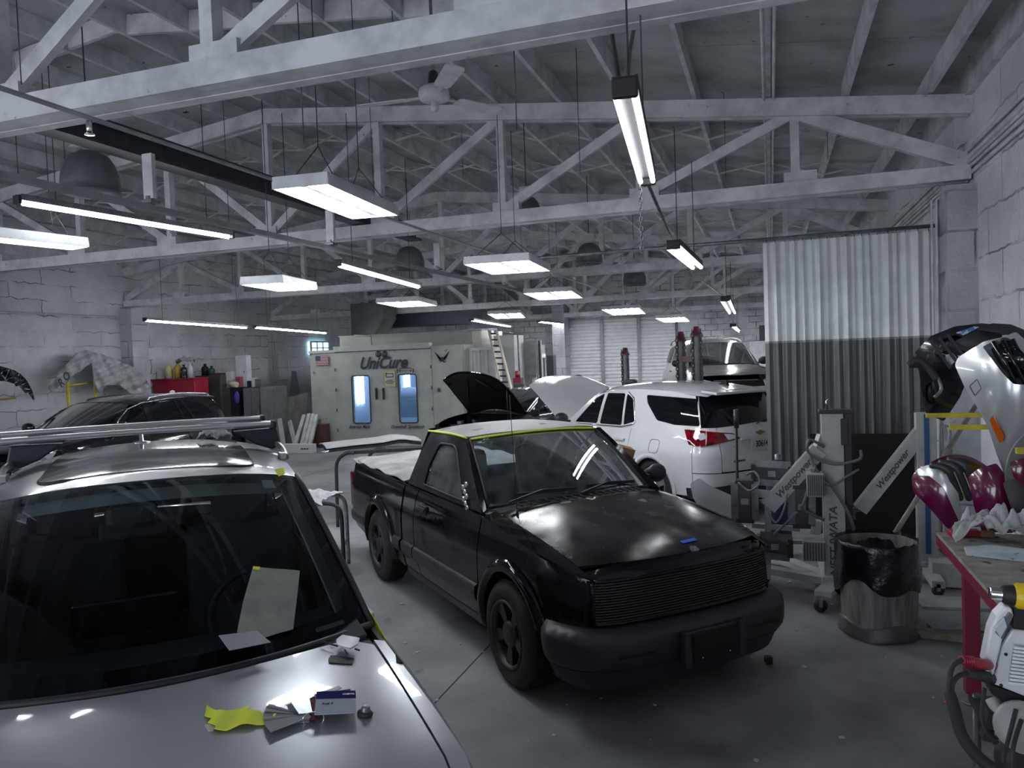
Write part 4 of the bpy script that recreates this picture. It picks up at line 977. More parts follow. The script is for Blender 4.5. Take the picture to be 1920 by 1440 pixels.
# cross bars (rest on the rails, lift off)
for i,(x,lb) in enumerate(((3.20,'silver aero roof bar with black end foot, the nearer of the pair'),(3.72,'silver aero roof bar behind the nearer one'))):
    t=thing('roof_bar',lb,'roof rack',s1.root.matrix_basis@Vector((0,0,0)),group=None); t.location=Vector((-.89,.85,0))+Matrix.Rotation(R(-47)+PI,3,'Z')@Vector((x,0,1.73)); t.rotation_euler=(0,0,R(-47)+PI)
    pr=[(.045*math.cos(a)*(1 if math.cos(a)>0 else .8),.016*math.sin(a)) for a in [2*PI*k/16 for k in range(16)]]
    m=MB(); m.grid([[Vector((px,y,pz+.02*math.cos(y*1.1))) for px,pz in pr+pr[:1]] for y in [-.61+1.38*k/16 for k in range(17)]]); m.build('bar',pm('satin_bar',(.55,.56,.58),.28,.7) if 'satin_bar' not in bpy.data.materials else bpy.data.materials['satin_bar'],t)
    m=MB(); m.box((0,0,.033),(.012,1.10,.006)); m.build('rubber_insert',BLK,t)
    for sg in(1,-1):
        m=MB(); m.prism([(sg*y,z) for y,z in((.40,-.012),(.625,-.008),(.645,-.10),(.60,-.125),(.50,-.085),(.44,-.04))],.07,facing((-.035,0,0),(0,1,0),(0,0,1))); m.build('foot',pm('navy_black_plastic',(.008,.011,.02),.45),t,bevel=.008)
        m=MB(); m.box((0,sg*.61 if sg<0 else .77,.012),(.10,.03,.045)); m.build('end_cap',BLK,t,bevel=.01)
# ---- white crossover, hood up
WP=pm('white_car_paint',(.58,.59,.61),.16,c2=(.70,.71,.73),ns=.6,coat=.6)
s2=Car('white_crossover','white crossover with its hood raised, tail toward the grey curtain','car',(-3.60,12.78),R(138.5),
 [(0,0),(.02,.35),(.08,.6),(.18,.76),(.35,.85),(.6,.89),(.95,.915),(1.6,.92),(3.6,.92),(4.1,.90),(4.4,.84),(4.56,.70),(4.63,.45),(4.65,0)],
 [(.2,.08),(.5,.0),(.7,.05),(.85,.14)],[(.2,.06),(.45,.015),(.65,.0),(.80,.0),(.90,.03),(.98,.06),(1.06,.10),(1.14,.14)],[(.2,.14),(.45,.02),(.7,.0),(.85,.05),(1.0,.05),(1.15,.10)],4.65)
s2.belt([(0,.74),(.2,.82),(.6,.93),(1.1,1.00),(1.8,1.03),(2.6,1.045),(3.3,1.07),(3.9,1.13),(4.65,1.13)])
s2.cant([(1.8,1.34),(2.2,1.48),(2.6,1.545),(3.1,1.57),(3.7,1.555),(4.3,1.51)],[(1.8,.68),(2.5,.63),(3.4,.61),(4.4,.57)])
o2=dict(fx=.92,rx=3.645,ar=.385,wr=.355,doors=(1.50,2.42,3.18),xn=.30,xq=4.34,hy=.76,hz=tab([(0,.78),(.12,.88),(.4,.98),(.9,1.06),(1.3,1.10),(1.8,1.12)]),
 frame=[(1.62,1.02),(2.6,1.043),(3.3,1.068),(3.9,1.128),(4.36,1.13),(4.30,1.3),(4.20,1.50),(3.7,1.552),(3.1,1.567),(2.6,1.542),(2.2,1.475)],
 wins=[[(1.86,1.08),(2.40,1.085),(2.40,1.50),(2.22,1.43)],[(2.46,1.085),(2.95,1.09),(2.86,1.51),(2.46,1.505)],[(2.985,1.095),(3.20,1.15),(3.06,1.44),(2.90,1.51)],[(3.36,1.40),(3.62,1.19),(3.95,1.15),(4.345,1.15),(4.20,1.47),(3.30,1.50)]],
 glass=GBLK,glassw=GLW,ws=((1.35,.30,.70,1.09,.06),(2.2,.12,.60,1.585,.06)),A0=(1.62,1.02),A1=(2.2,1.475),roofx=4.34,rz=tab([(2.1,1.575),(2.6,1.63),(3.1,1.65),(3.7,1.635),(4.4,1.57)]),
 rw=((4.55,-.20,.72,1.12,.0),(4.28,-.12,.60,1.52,.02)),D0=(4.36,1.13),D1=(4.20,1.50),tgw=.62,inside=False,open=38,st=.07,wr_=.035,dpm=GBLK,mirrorm=TRIMB,
 chrome=[(1.9,1.06),(2.4,1.065),(2.95,1.07),(3.20,1.12),(3.22,1.15),(3.08,1.45),(2.93,1.525)])
crossover(s2,WP,o2); E=s2.root; E['label']='white crossover with its hood raised, tail lamp beside the grey curtain'
rlens=pm('red_tail_lens',(.22,.002,.010),.06,c2=(.07,.001,.004),ns=13,lo=.45,hi=.55,coat=.5,emis=(.5,.01,.03),es=.0); clens=pm('clear_lamp_lens',(.55,.57,.6),.08,coat=.5)
for sg in(1,-1):
    a0=s2.X(4.16); pts=[(a0,1.105),(a0+.30,1.10),(s2.BY(.42),1.06),(s2.BY(.32),1.00),(s2.BY(.36),.985),(a0+.30,.92),(a0+.13,.935)]
    mp=(lambda l:l) if sg>0 else (lambda l:[(2*s2.S-u,z) for u,z in l])
    tl=s2.nose(mp(rnd(pts,.012)),st=.035,off=.012).build('tail_lamp',rlens,E)
    s2.nose(mp(rnd([(a0+.22,1.065),(a0+.34,1.07),(a0+.38,1.01),(a0+.28,.985)],.02)),st=.03,off=.018).build('lens_insert',clens,tl)
    s2.nose(mp(rnd([(s2.BY(.54),1.055),(s2.BY(.42),1.045),(s2.BY(.36),1.005),(s2.BY(.50),.985)],.015)),st=.03,off=.018).build('lens_insert',clens,tl)
def rearM(y,z,off=.01): q=s2.ring(s2.BY(y) if y>=0 else 2*s2.S-s2.BY(-y),z); q2=s2.ring(s2.S,z); return facing((q2.x+off-.02*abs(y)*3,y,z),(0,1,0),(.02,0,1))
pq=MB(); pq.box((0,0,0),(.305,.155,.006),M=rearM(0,.91,.012)); lp=pq.build('license_plate',pm('plate_white',(.62,.64,.66),.5),E)
DKT=pm('dark_ink',(.02,.02,.03),.6)
text('30614',.105,rearM(.025,.905,.018),DKT,lp,sx=.8,bold=.002); text('F',.035,rearM(-.118,.925,.018),DKT,lp); text('1',.035,rearM(-.118,.895,.018),DKT,lp); text('OREGON',.02,rearM(.0,.972,.018),DKT,lp,name='state_lettering') if False else None
bd=MB(); M=rearM(0,1.045,.02); bd.prism([(-.075,.012),(-.032,.012),(-.026,.026),(.026,.026),(.032,.012),(.075,.012),(.065,-.014),(.03,-.014),(.026,-.028),(-.026,-.028),(-.03,-.014),(-.065,-.014)],.008,M); bd.build('bow_badge',pm('bronze_badge',(.30,.20,.11),.3,.8),E)
text('07',.055,rearM(-.40,.90,.02),CHROME,E,name='badge_lettering',ext=.004); text('EQUINOX',.030,rearM(-.38,.735,.018),DKT,E,name='name_lettering',ext=.002,sx=1.35,bold=.001)
MB().box(rearM(0,.985,.0).to_translation(),(.02,.62,.03)).build('handle_strip',WP,E,bevel=.006)
s2.nose([(s2.X(4.25),.30),(2*s2.S-s2.X(4.25),.30),(2*s2.S-s2.X(4.25),.42),(2*s2.S-s2.BY(.5),.46),(s2.BY(.5),.46),(s2.X(4.25),.42)],st=.08,off=.012).build('bumper_insert',TRIMB,E)
m=MB(); q=rf; zz=o2['rz'](3.95)-.01; m.grid([[Vector((3.85+.26*k/6,s_*.03*(1-k/7),zz-.005)) if h==0 else Vector((3.95+.16*k/6,0,zz+.012+.055*(k/6))) for h,s_ in((0,-1),(1,0),(0,1))] for k in range(7)]); m.box((4.10,0,zz+.02),(.012,.045,.07)); m.build('shark_fin_antenna',TRIMB,E)
q=s2.ring(s2.X(3.72),.88); 
for sg in(-1,1):
    pts=rnd([(3.62,.80),(3.80,.80),(3.80,.96),(3.62,.96)],.05); MB().tube([Vector((1,sg,1))*s2.ring(s2.X(x),z,.002) for x,z in pts],.0025,5,closed=True).build('fuel_door_gap' if sg>0 else 'side_marker_gap',TRIMB,E)
m=MB(); m.bar(s2.scr(.0,.06)+Vector((.02,0,0)),s2.scr(.42,.16)+Vector((.02,0,.0)),.012,.012); m.build('rear_wiper',BLK,E)
m=MB(); m.box((4.36,0,1.545),(.26,1.16,.035),(0,.10,0)); m.build('roof_spoiler',WP,E,bevel=.012)
# ---- black car by the left wall
BP_=pm('black_car_paint',(.010,.011,.013),.10,coat=.8)
s3=Car('black_crossover','black crossover parked side on near the left wall, behind the roof bars','car',(-11.15,8.25),R(-87),
 [(0,0),(.02,.35),(.08,.6),(.18,.76),(.35,.85),(.6,.89),(.95,.915),(1.6,.92),(3.6,.92),(4.1,.90),(4.4,.84),(4.54,.70),(4.59,.45),(4.60,0)],
 [(.2,.08),(.5,.0),(.7,.05),(.9,.14)],[(.2,.06),(.45,.01),(.75,.0),(.88,.02),(.98,.05),(1.08,.10),(1.18,.14)],[(.2,.14),(.45,.02),(.8,.03),(1.2,.12)],4.60)
s3.belt([(0,.80),(.2,.88),(.6,.98),(1.1,1.05),(1.8,1.10),(3.3,1.14),(4.6,1.18)])
s3.cant([(1.6,1.34),(2.0,1.48),(2.4,1.56),(3.0,1.60),(3.6,1.59),(4.35,1.53)],[(1.6,.68),(2.5,.63),(3.4,.61),(4.4,.57)])
o3=dict(fx=.92,rx=3.61,ar=.39,wr=.355,doors=(1.38,2.28,3.12),xn=.30,xq=4.32,hy=.76,hz=tab([(0,.84),(.12,.94),(.4,1.03),(.9,1.10),(1.3,1.14),(1.8,1.17)]),
 frame=[(1.48,1.085),(4.36,1.17),(4.30,1.32),(4.12,1.53),(3.6,1.587),(3.0,1.597),(2.4,1.557),(2.0,1.475)],
 wins=[[(1.75,1.14),(2.32,1.145),(2.34,1.53),(2.05,1.46)],[(2.46,1.15),(3.16,1.16),(3.10,1.545),(2.46,1.54)],[(3.21,1.165),(3.42,1.17),(3.26,1.53),(3.155,1.545)],[(3.48,1.175),(4.02,1.22),(3.80,1.42),(3.34,1.53)]],
 glass=GBLK,glassw=GLW,ws=((1.18,.30,.71,1.15,.06),(2.0,.12,.60,1.60,.06)),A0=(1.48,1.085),A1=(2.0,1.475),roofx=4.34,rz=tab([(1.9,1.59),(2.4,1.66),(3.0,1.685),(3.6,1.67),(4.4,1.60)]),
 rw=((4.50,-.16,.68,1.17,.0),(4.30,-.10,.58,1.56,.02)),D0=(4.36,1.17),D1=(4.12,1.53),tgw=.64,inside=True,st=.09,clad=True,
 chrome=[(1.56,1.12),(1.75,1.30),(2.0,1.465),(2.36,1.553),(3.0,1.59),(3.4,1.585)],handles=(2.10,2.95),handlem=CHROME,mirrorm=BP_)
crossover(s3,BP_,o3); s3.root.scale=(1.08,1.06,.955)
for sg in(1,-1):
    m=MB(); m.tube(smooth_path([Vector((x,sg*(s3.yc(x)+.0),s3.zc(x)+.03+h)) for x,h in((2.5,-.01),(2.6,.03),(3.2,.045),(4.0,.03),(4.1,-.01))],4),.016,8); m.build('roof_rail',CHROME if sg<0 else TRIMB,s3.root)
m=MB(); m.ball((3.85,0,1.67),.05,10,(1.6,.4,.9)); m.build('shark_fin_antenna',WP,s3.root)
# ---- bronze-grey car up on the lift
TP=pm('warm_grey_car_paint',(.40,.39,.385),.25,.55,coat=.6)
s4=Car('grey_suv','warm grey sport utility car raised on lift posts, front bumper missing','car',(-.62,16.35),R(-73.5),
 [(0,0),(.02,.35),(.08,.6),(.18,.76),(.35,.85),(.6,.90),(.95,.93),(1.6,.935),(3.6,.935),(4.2,.91),(4.5,.84),(4.66,.70),(4.73,.45),(4.75,0)],
 [(.2,.08),(.5,.0),(.7,.05),(.9,.14)],[(.2,.06),(.45,.01),(.75,.0),(.88,.02),(.98,.05),(1.08,.09),(1.18,.12)],[(.2,.14),(.45,.02),(.8,.03),(1.2,.12)],4.75,zoff=.58)
s4.belt([(0,.84),(.2,.90),(.6,.98),(1.1,1.05),(1.8,1.10),(3.3,1.13),(4.75,1.16)])
s4.cant([(1.6,1.36),(2.0,1.50),(2.4,1.60),(3.0,1.66),(3.8,1.65),(4.5,1.58)],[(1.6,.72),(2.5,.66),(3.4,.66),(4.5,.62)])
o4=dict(fx=.92,rx=3.71,ar=.39,wr=.365,doors=(1.40,2.35,3.25),xn=.30,xq=4.45,hy=.76,hz=tab([(0,.86),(.12,.95),(.4,1.03),(.9,1.10),(1.3,1.15),(1.8,1.18)]),
 frame=[(1.50,1.085),(4.50,1.155),(4.46,1.3),(4.35,1.57),(3.8,1.645),(3.0,1.655),(2.4,1.595),(2.0,1.495)],
 wins=[[(1.78,1.14),(2.38,1.145),(2.38,1.56),(2.08,1.48)],[(2.46,1.15),(3.22,1.16),(3.22,1.60),(2.46,1.58)],[(3.32,1.165),(4.30,1.20),(4.18,1.52),(3.32,1.60)]],
 glass=glass_mat('grey_privacy_glass',(.25,.28,.30)),glassw=GLW,ws=((1.20,.22,.74,1.15,.05),(1.98,.10,.64,1.635,.05)),A0=(1.50,1.085),A1=(2.0,1.495),roofx=4.45,rz=tab([(1.9,1.62),(2.4,1.70),(3.0,1.735),(3.8,1.72),(4.5,1.65)]),
 rw=((4.66,-.10,.68,1.16,.0),(4.46,-.08,.60,1.62,.02)),D0=(4.50,1.155),D1=(4.35,1.57),tgw=.66,inside=True,st=.10,front=False,mirrorm=BLK,dashm=HEADN)
crossover(s4,TP,o4); H4=s4.root
m=MB(); m.box((.26,0,.62),(.10,1.5,.16)).box((.20,0,.80),(.06,1.2,.03)); m.box((.22,.45,.6),(.08,.05,.4)).box((.22,-.45,.6),(.08,.05,.4)); m.build('bumper_beam',WELL,H4)
MB().box((.24,0,.68),(.03,.85,.26)).build('radiator',pm('radiator_fins',(.12,.125,.13),.5,.5),H4)
MB().box((.20,.02,.82),(.03,.9,.02)).box((.20,.46,.68),(.03,.03,.28)).build('radiator_frame',GRY,H4)
for sg in(1,-1):
    q=rnd([(s4.Y(.56),.82),(s4.Y(.58),.66),(s4.X(.40),.70),(s4.X(.44),.88),(s4.X(.2),.86)],.03); s4.nose([(u*sg,v) for u,v in q],st=.04,off=.0).build('headlight',clens,H4)
    m=MB(); m.tube(smooth_path([Vector((x,sg*(s4.yc(x)+.0),s4.zc(x)+.03+h)) for x,h in((2.2,-.03),(2.4,.03),(3.2,.05),(4.1,.04),(4.35,-.01))],4),.018,8); m.build('roof_rail',TRIMB,H4)
MB().box((2.0,0,1.74),(.0001,.1,.01)) 
# ---- dark car with raised hood behind the pickup
s5=Car('dark_sedan','black car with hood propped wide open in front of the spray booth','car',(-5.60,13.10),R(-107),
 [(0,0),(.02,.35),(.08,.6),(.18,.74),(.35,.82),(.6,.86),(.95,.89),(1.6,.90),(3.6,.90),(4.2,.87),(4.5,.80),(4.66,.66),(4.73,.4),(4.75,0)],
 [(.2,.08),(.5,.0),(.7,.05),(.9,.14)],[(.2,.06),(.45,.01),(.7,.0),(.82,.02),(.92,.05),(1.0,.09),(1.1,.12)],[(.2,.14),(.45,.02),(.8,.03),(1.2,.12)],4.75)
s5.belt([(0,.70),(.2,.76),(.6,.85),(1.1,.90),(1.8,.94),(3.3,.98),(4.75,1.0)])
s5.cant([(1.6,1.15),(2.0,1.26),(2.4,1.34),(3.0,1.37),(3.6,1.32),(4.0,1.22)],[(1.6,.68),(2.5,.60),(3.4,.58),(4.0,.56)])
o5=dict(fx=.92,rx=3.70,ar=.37,wr=.335,doors=(1.50,2.40,3.22),xn=.30,xq=4.42,hy=.73,hz=tab([(0,.74),(.12,.82),(.4,.90),(.9,.96),(1.3,.99),(1.8,1.0)]),
 frame=[(1.62,.92),(4.0,.985),(3.9,1.15),(3.6,1.30),(3.0,1.365),(2.4,1.335),(2.1,1.28)],wins=[[(1.9,.98),(2.40,.985),(2.40,1.31),(2.16,1.25)],[(2.48,.99),(3.2,1.0),(3.18,1.32),(2.48,1.32)],[(3.28,1.0),(3.72,1.05),(3.5,1.25),(3.26,1.31)]],
 glass=GBLK,glassw=GLW,ws=((1.35,.30,.68,.98,.04),(2.1,.12,.56,1.38,.05)),A0=(1.62,.92),A1=(2.1,1.28),roofx=3.6,rz=tab([(2.1,1.38),(2.6,1.43),(3.0,1.44),(3.6,1.40)]),
 rw=((4.0,-.10,.62,1.02,.0),(3.6,-.06,.54,1.37,.03)),D0=(4.0,.985),D1=(3.6,1.30),tgw=.6,inside=True,open=47,st=.10,liner=pm('hood_liner_black',(.008,.008,.010),.45),handles=(2.2,3.0))
crossover(s5,BP_,o5)
# ============================================================ RIGHT HAND SIDE
# ---- divider curtain on its rail
t=thing('curtain_rail','long grey pipe rail holding the divider curtain, reaching into the room','rail',(0,9.40,0)); MB().tube([(-3.0,0,3.30),(1.98,0,3.31)],.022,10).build('rail_pipe',STEEL,t)
CUW=pm('white_vinyl_curtain',(.76,.79,.79),.38,c2=(.62,.65,.65),ns=3); CUG=pm('grey_vinyl_curtain',(.15,.155,.155),.32,c2=(.12,.125,.125),ns=3,lo=.3,hi=.7)
t=thing('divider_curtain','tall pleated vinyl curtain, white above and grey below, hanging at the right wall','curtain',(0,9.40,0))
random.seed(11); nf=19; x0,x1=-.06,1.70; ks=[0]
for i in range(nf): ks.append(ks[-1]+random.uniform(.7,1.4))
ks=[k/ks[-1] for k in ks]
def fold(u,z):
    i=0
    while i<nf-1 and ks[i+1]<u: i+=1
    t_=(u-ks[i])/(ks[i+1]-ks[i]); a=.055+.02*math.sin(i*2.3); q=(3.25-z)/3.2
    x=x0+(x1-x0)*u+.02*math.sin(i*1.7)*q+.012*math.sin(2*PI*t_)
    return Vector((x,-a*(abs(math.sin(PI*t_))**.75)+.05+.02*q*math.sin(i*3.1),z))
def strip_(z0,z1,mat,nm,k):
    m=MB(); n=nf*10; m.grid([[fold(i/n,z0+(z1-z0)*j/k) for i in range(n+1)] for j in range(k+1)],two=.003); return m.build(nm,mat,t)
strip_(3.27,2.12,CUW,'upper_panel',6); strip_(2.115,.28,CUG,'lower_panel',8); 
m=MB(); n=nf*10
for z in(2.118,): m.grid([[fold(i/n,z+dz)+Vector((0,-.004,0)) for i in range(n+1)] for dz in(.012,-.012)]); m.build('seam_band',pm('seam_band_grey',(.30,.31,.31),.5),t)
for i in range(nf): q=fold((ks[i]+ks[i+1])/2,3.27); MB().tube([q+Vector((0,.0,-.01)),q+Vector((0,.02,.045))],.004,5).build('curtain_hook',STEELD,t)
# ---- vertical conduit by the pilaster
t=thing('pilaster_conduits','pair of white vertical conduits running down beside the near pilaster','conduit')
for k in range(2): MB().tube([(1.69-.045*k,9.20,.0),(1.69-.045*k,9.20,3.55),(1.78-.045*k,9.12,3.62)],.013,8).build('conduit',W,t)
# ---- infrared curing lamp on a wheeled stand
LH=pm('lamp_head_grey',(.055,.058,.06),.45,c2=(.035,.037,.04),ns=9); LW=pm('off_white_enamel',(.42,.43,.43),.45,c2=(.32,.33,.33),ns=7)
CAB=pm('grey_cable',(.13,.135,.14),.5)
def PX(u,v,Y): return aty(u,v,Y)
t=thing('infrared_lamp_stand','wheeled infrared curing lamp stand with tall white post, beside the black bagged bin','lamp stand',(.46,6.78,0))
O_=Vector((.46,6.78,0)); L_=lambda u,v,Y=6.75: PX(u,v,Y)-O_
m=MB(); m.box((0,0,.80),(.17,.10,1.42)); po=m.build('post',LW,t,bevel=.008)
m=MB(); m.box((.115,.01,.82),(.05,.12,1.40)); m.build('post_channel',TRIMB,po); MB().box((.03,0,1.525),(.26,.15,.03)).build('post_cap',TRIMB,po,bevel=.006)
MB().box((.09,-.03,1.36),(.06,.05,.22)).build('control_box',TRIMB,po,bevel=.008); m=MB(); m.tube([(-.03,.02,1.53),(-.04,.03,1.60),(-.02,.03,1.63)],.006,6); m.build('hook',CHR,po)
text('ANEST IWATA',.085,facing((-.005,-.052,.43),(0,0,1),(-1,0,0)),pm('dark_grey_print',(.07,.07,.075),.6),po,shear=.15,sx=1.15,bold=.002)
m=MB(); m.bar((-.06,-.1,.14),(-.06,.85,.16),.09,.07).bar((.0,.02,.12),(-.56,.85,.12),.10,.06).bar((.02,-.02,.12),(-.56,.22,.13),.10,.06).bar((.02,.02,.12),(-.12,-.42,.13),.13,.05).bar((.0,.0,.12),(.40,-.25,.12),.10,.06); m.build('base_frame',LW,t,bevel=.006)
def caster(p,parent):
    p=Vector(p); m=MB(); m.lathe([(0,-.02),(.045,-.02),(.052,-.012),(.052,.012),(.045,.02),(0,.02)],18,Matrix.Translation(p+Vector((0,0,.052)))@Matrix.Rotation(PI/2,4,'X')@Matrix.Rotation(.5,4,'Y')); w_=m.build('caster',RUB,parent)
    m=MB(); m.box(p+Vector((0,.028,.08)),(.03,.004,.07)).box(p+Vector((0,-.028,.08)),(.03,.004,.07)).box(p+Vector((0,0,.11)),(.06,.07,.01)); m.build('caster_fork',STEEL,w_)
for p in((-.14,-.45,0),(-.56,.22,0),(-.56,.85,0),(.40,-.25,0)): caster(p,t)
# arm: two side plates from the post down to the lamp frame
a,b=L_(1536,842),L_(1440,950); m=MB(); 
for dy in(-.045,.045): m.bar(a+Vector((0,dy,0)),b+Vector((0,dy,0)),.012,.13)
m.bar(a+Vector((0,0,.05)),b+Vector((0,0,.05)),.09,.012); m.bar(a+Vector((.0,0,-.02)),Vector((-.06,0,1.32)),.05,.12); ar=m.build('arm',LW,t,bevel=.003)
d_=(b-a).normalized(); text('Westpower',.075,facing((a+b)/2+Vector((0,-.053,0)),-d_,Vector((0,0,1))),bpy.data.materials['dark_grey_print'],ar,shear=.3,sx=1.1,bold=.002)
# lamp frame
m=MB(); m.bar(L_(1440,950),L_(1440,1085),.05,.05).bar(L_(1395,922),L_(1520,935),.05,.06).bar(L_(1410,985),L_(1500,992),.03,.04).bar(L_(1440,1015),L_(1560,1018),.03,.03); m.build('lamp_frame',LW,t)
def head(p,q,w,nm='lamp_head',dy=0.,tk=.09):
    p=L_(*p)+Vector((0,dy,0));q=L_(*q)+Vector((0,dy,0)); m=MB(); m.bar(p,q,w,tk,(0,1,0)) ; h=m.build(nm,LH,t,bevel=.008)
    d=(q-p).normalized(); n=Vector((-d.z,0,d.x))
    for s_ in(-1,1): MB().bar(p+n*s_*(w/2+.008)+Vector((0,-.02,0)),q+n*s_*(w/2+.008)+Vector((0,-.02,0)),.02,.10).build('edge_strip',STEEL,h)
    for e in(p,q): MB().box(e+Vector((0,-.0,0)),(.03+abs(n.x)*w*1.1,tk*1.2,.03+abs(n.z)*w*1.1)).build('end_plate',TRIMB,h)
    MB().box((p+q)/2+Vector((0,-tk/2-.003,0)),(.06,.004,.05)).build('rating_label',GRY,h)
head((1396,900),(1398,972),.105,dy=-.06); head((1412,888),(1482,893),.10,dy=.10); head((1503,912),(1503,985),.10); head((1424,1018),(1482,1025),.11,dy=-.03)
for (u0,v0,u1,v1,Y) in((1512,885,1545,930,6.62),(1505,1010,1548,1050,6.7)):
    p,q=L_(u0,v0,Y),L_(u1,v1,Y); c_=(p+q)/2; m=MB(); w_,h_=abs(q.x-p.x),abs(p.z-q.z); m.box(c_,(w_,.14,h_)); fl_=m.build('flood_housing',LW,t,bevel=.01)
    m=MB(); 
    for k in range(8): m.box(c_+Vector((-w_/2+w_*(k+.5)/8,-.075,0)),(.008,.01,h_*.86))
    m.build('grille',STEELD,fl_)
for pth,r in(([(1545,838,6.66),(1518,825,6.6),(1517,850,6.6),(1560,870,6.62),(1610,862,6.62),(1614,845,6.7)],.012),([(1518,850,6.62),(1530,880,6.6),(1555,905,6.62),(1590,960,6.6),(1605,1005,6.7)],.013),([(1610,880,6.66),(1585,895,6.62),(1555,910,6.6),(1520,880,6.6)],.010),([(1530,870,6.6),(1508,940,6.58),(1505,955,6.6),(1545,975,6.66)],.012),
    ([(1400,890,6.6),(1415,885,6.55),(1425,905,6.5),(1405,920,6.55),(1385,905,6.6)],.010),([(1475,925,6.6),(1470,955,6.55),(1455,980,6.55),(1440,960,6.6)],.009),([(1495,960,6.6),(1470,985,6.55),(1452,1005,6.52),(1478,1020,6.6)],.010)):
    MB().tube(smooth_path([L_(*q) for q in pth],5),r,7).build('lamp_cable',CAB,t)
MB().tube(smooth_path([L_(1530,975,6.9),L_(1528,1000,6.9)],3),.05,10).build('plastic_tube',pm('frosted_plastic',(.45,.46,.47),.3),t)
# black sheet added in place of the dark clutter behind the stand
t=thing('dark_filler_sheet','large matt black sheet added for the dark region behind the curing lamp stand','panel',(0,0,0)); a=PX(1420,0,8.6).x; 
m=MB(); m.box(((PX(1500,0,8.7).x+PX(1735,0,8.7).x)/2,8.72,.60),(PX(1735,0,8.7).x-PX(1500,0,8.7).x,.03,1.06)); m.build('sheet',WELL,t); MB().box((1.0,8.72,.04),(.8,.25,.06)).build('foot',BLK,t)
t=thing('blue_gas_cylinder','dark blue gas cylinder standing behind the lamp heads','gas cylinder',(.04,7.95,0)); 
m=MB(); m.lathe([(0,0),(.11,0),(.115,.02),(.115,.80),(.10,.88),(.05,.94),(.03,.96),(0,.96)],20); m.build('body',pm('navy_cylinder',(.008,.02,.07),.45),t); MB().lathe([(.03,.95),(.03,1.01),(.0,1.02)],10).build('valve',STEEL,t)
t=thing('leaning_pole','black pole with padded grip standing in front of the white crossover tail','pole',(0,0,0)); p=PX(1384,1020,6.95); p.z=.0; q=PX(1380,768,6.95)
MB().cyl(p,q,.013,10).build('shaft',BLK,t); MB().cyl(q-Vector((0,0,.16)),q,.021,12).build('grip',TRIMB,t)
t=thing('second_lamp_stand','second lamp stand with blue striped white post and sloping arm, behind the bin','lamp stand',(1.24,7.35,0)); O2=Vector((1.24,7.35,0)); L2=lambda u,v,Y=7.35:PX(u,v,Y)-O2
m=MB(); m.box((.0,0,.82),(.16,.10,1.28)); po=m.build('post',LW,t,bevel=.006); MB().box((-.0,-.054,.85),(.04,.008,1.2)).build('blue_stripe',pm('blue_stripe',(.02,.08,.22),.5),po)
m=MB(); a,b=L2(1733,803),L2(1612,955); 
for dy in(-.04,.04): m.bar(a+Vector((0,dy,0)),b+Vector((0,dy,0)),.012,.12)
m.bar(a+Vector((0,0,.04)),b+Vector((0,0,.04)),.08,.012); ar=m.build('arm',LW,t); d_=(b-a).normalized(); text('Westpower',.075,facing((a+b)/2+Vector((0,-.048,0)),-d_,Vector((0,0,1))),bpy.data.materials['dark_grey_print'],ar,shear=.3,sx=1.1,bold=.002)
m=MB(); m.box(L2(1585,962,7.35),(.16,.05,.10)).cyl(L2(1612,955),L2(1590,960),.02,8); m.build('arm_joint',STEEL,t)
m=MB(); m.box((0,-.0,.10),(.10,.9,.06)).box((-.1,.0,.12),(.7,.09,.06)).box((.12,-.12,.12),(.25,.22,.2)); m.build('base_frame',LW,t,bevel=.005)
for p in((0,-.42,0),(0,.42,0),(-.42,0,0)): caster(p,t)
t=thing('wooden_pole','brown wooden pole leaning diagonally behind the bin','pole',(0,0,0)); p=PX(1640,1060,6.6); q=PX(1830,760,7.6); d=(q-p); p=p-d*(p.z/d.z); MB().cyl(p,q,.02,10).build('stick',pm('old_wood_pole',(.20,.16,.14),.7,c2=(.30,.29,.29),ns=8),t)
# ---- bagged bin
BC=Vector((.69,5.98,0)); t=thing('bagged_bin','grey streaked round bin with a black bag folded over its rim','bin',BC)
def bag_low(a): return .31+.10*math.sin(a*1.0+2.6)+.07*math.sin(2*a+.4)+.03*math.sin(5*a)
bm_=pm('streaked_bin_plastic',(.20,.20,.195),.6,c2=(.08,.08,.08),ns=10,lo=.38,hi=.62,bump=.3,bs=14,stretch=(1.6,1.6,.22))
n=56; rad=lambda a,z:(.245+.022*z/.7)+.006*math.sin(3*a+z*8)+.004*math.sin(9*a)
m=MB(); m.grid([[Vector((rad(a,z)*math.cos(a),rad(a,z)*math.sin(a),z)) for a in[2*PI*k/n for k in range(n+1)]] for z in[.015,.05,.10,.2,.35,.5,.62,.655]],two=-.006); m.lathe([(.22,.02),(0,.02)],24); m.build('body',bm_,t)
m=MB(); m.grid([[Vector(((rad(a,0)+dr)*math.cos(a),(rad(a,0)+dr)*math.sin(a),z+.015*math.sin(4*a))) for a in[2*PI*k/n for k in range(n+1)]] for dr,z in((.0,.115),(.022,.10),(.012,.05),(.026,.03),(.02,.004))]); m.build('crumpled_skirt',pm('crumpled_plastic',(.06,.06,.063),.4,bump=.5,bs=12),t)
random.seed(4); BAG=pm('black_bag',(.003,.0035,.006),.24,bump=.4,bs=16)
R0=lambda a:rad(a,.66)
m=MB(); rr=[]
for k in range(9):
    f_=k/8; rw_=[]
    for j in range(n+1):
        a=2*PI*j/n; z=.665*(1-f_)+bag_low(a)*f_; rw_.append(Vector(((R0(a)+.012+.010*math.sin(11*a+k)*f_+.012*f_*(1-f_))*math.cos(a),(R0(a)+.012+.010*math.sin(11*a+k)*f_+.012*f_*(1-f_))*math.sin(a),z)))
    rr.append(rw_)
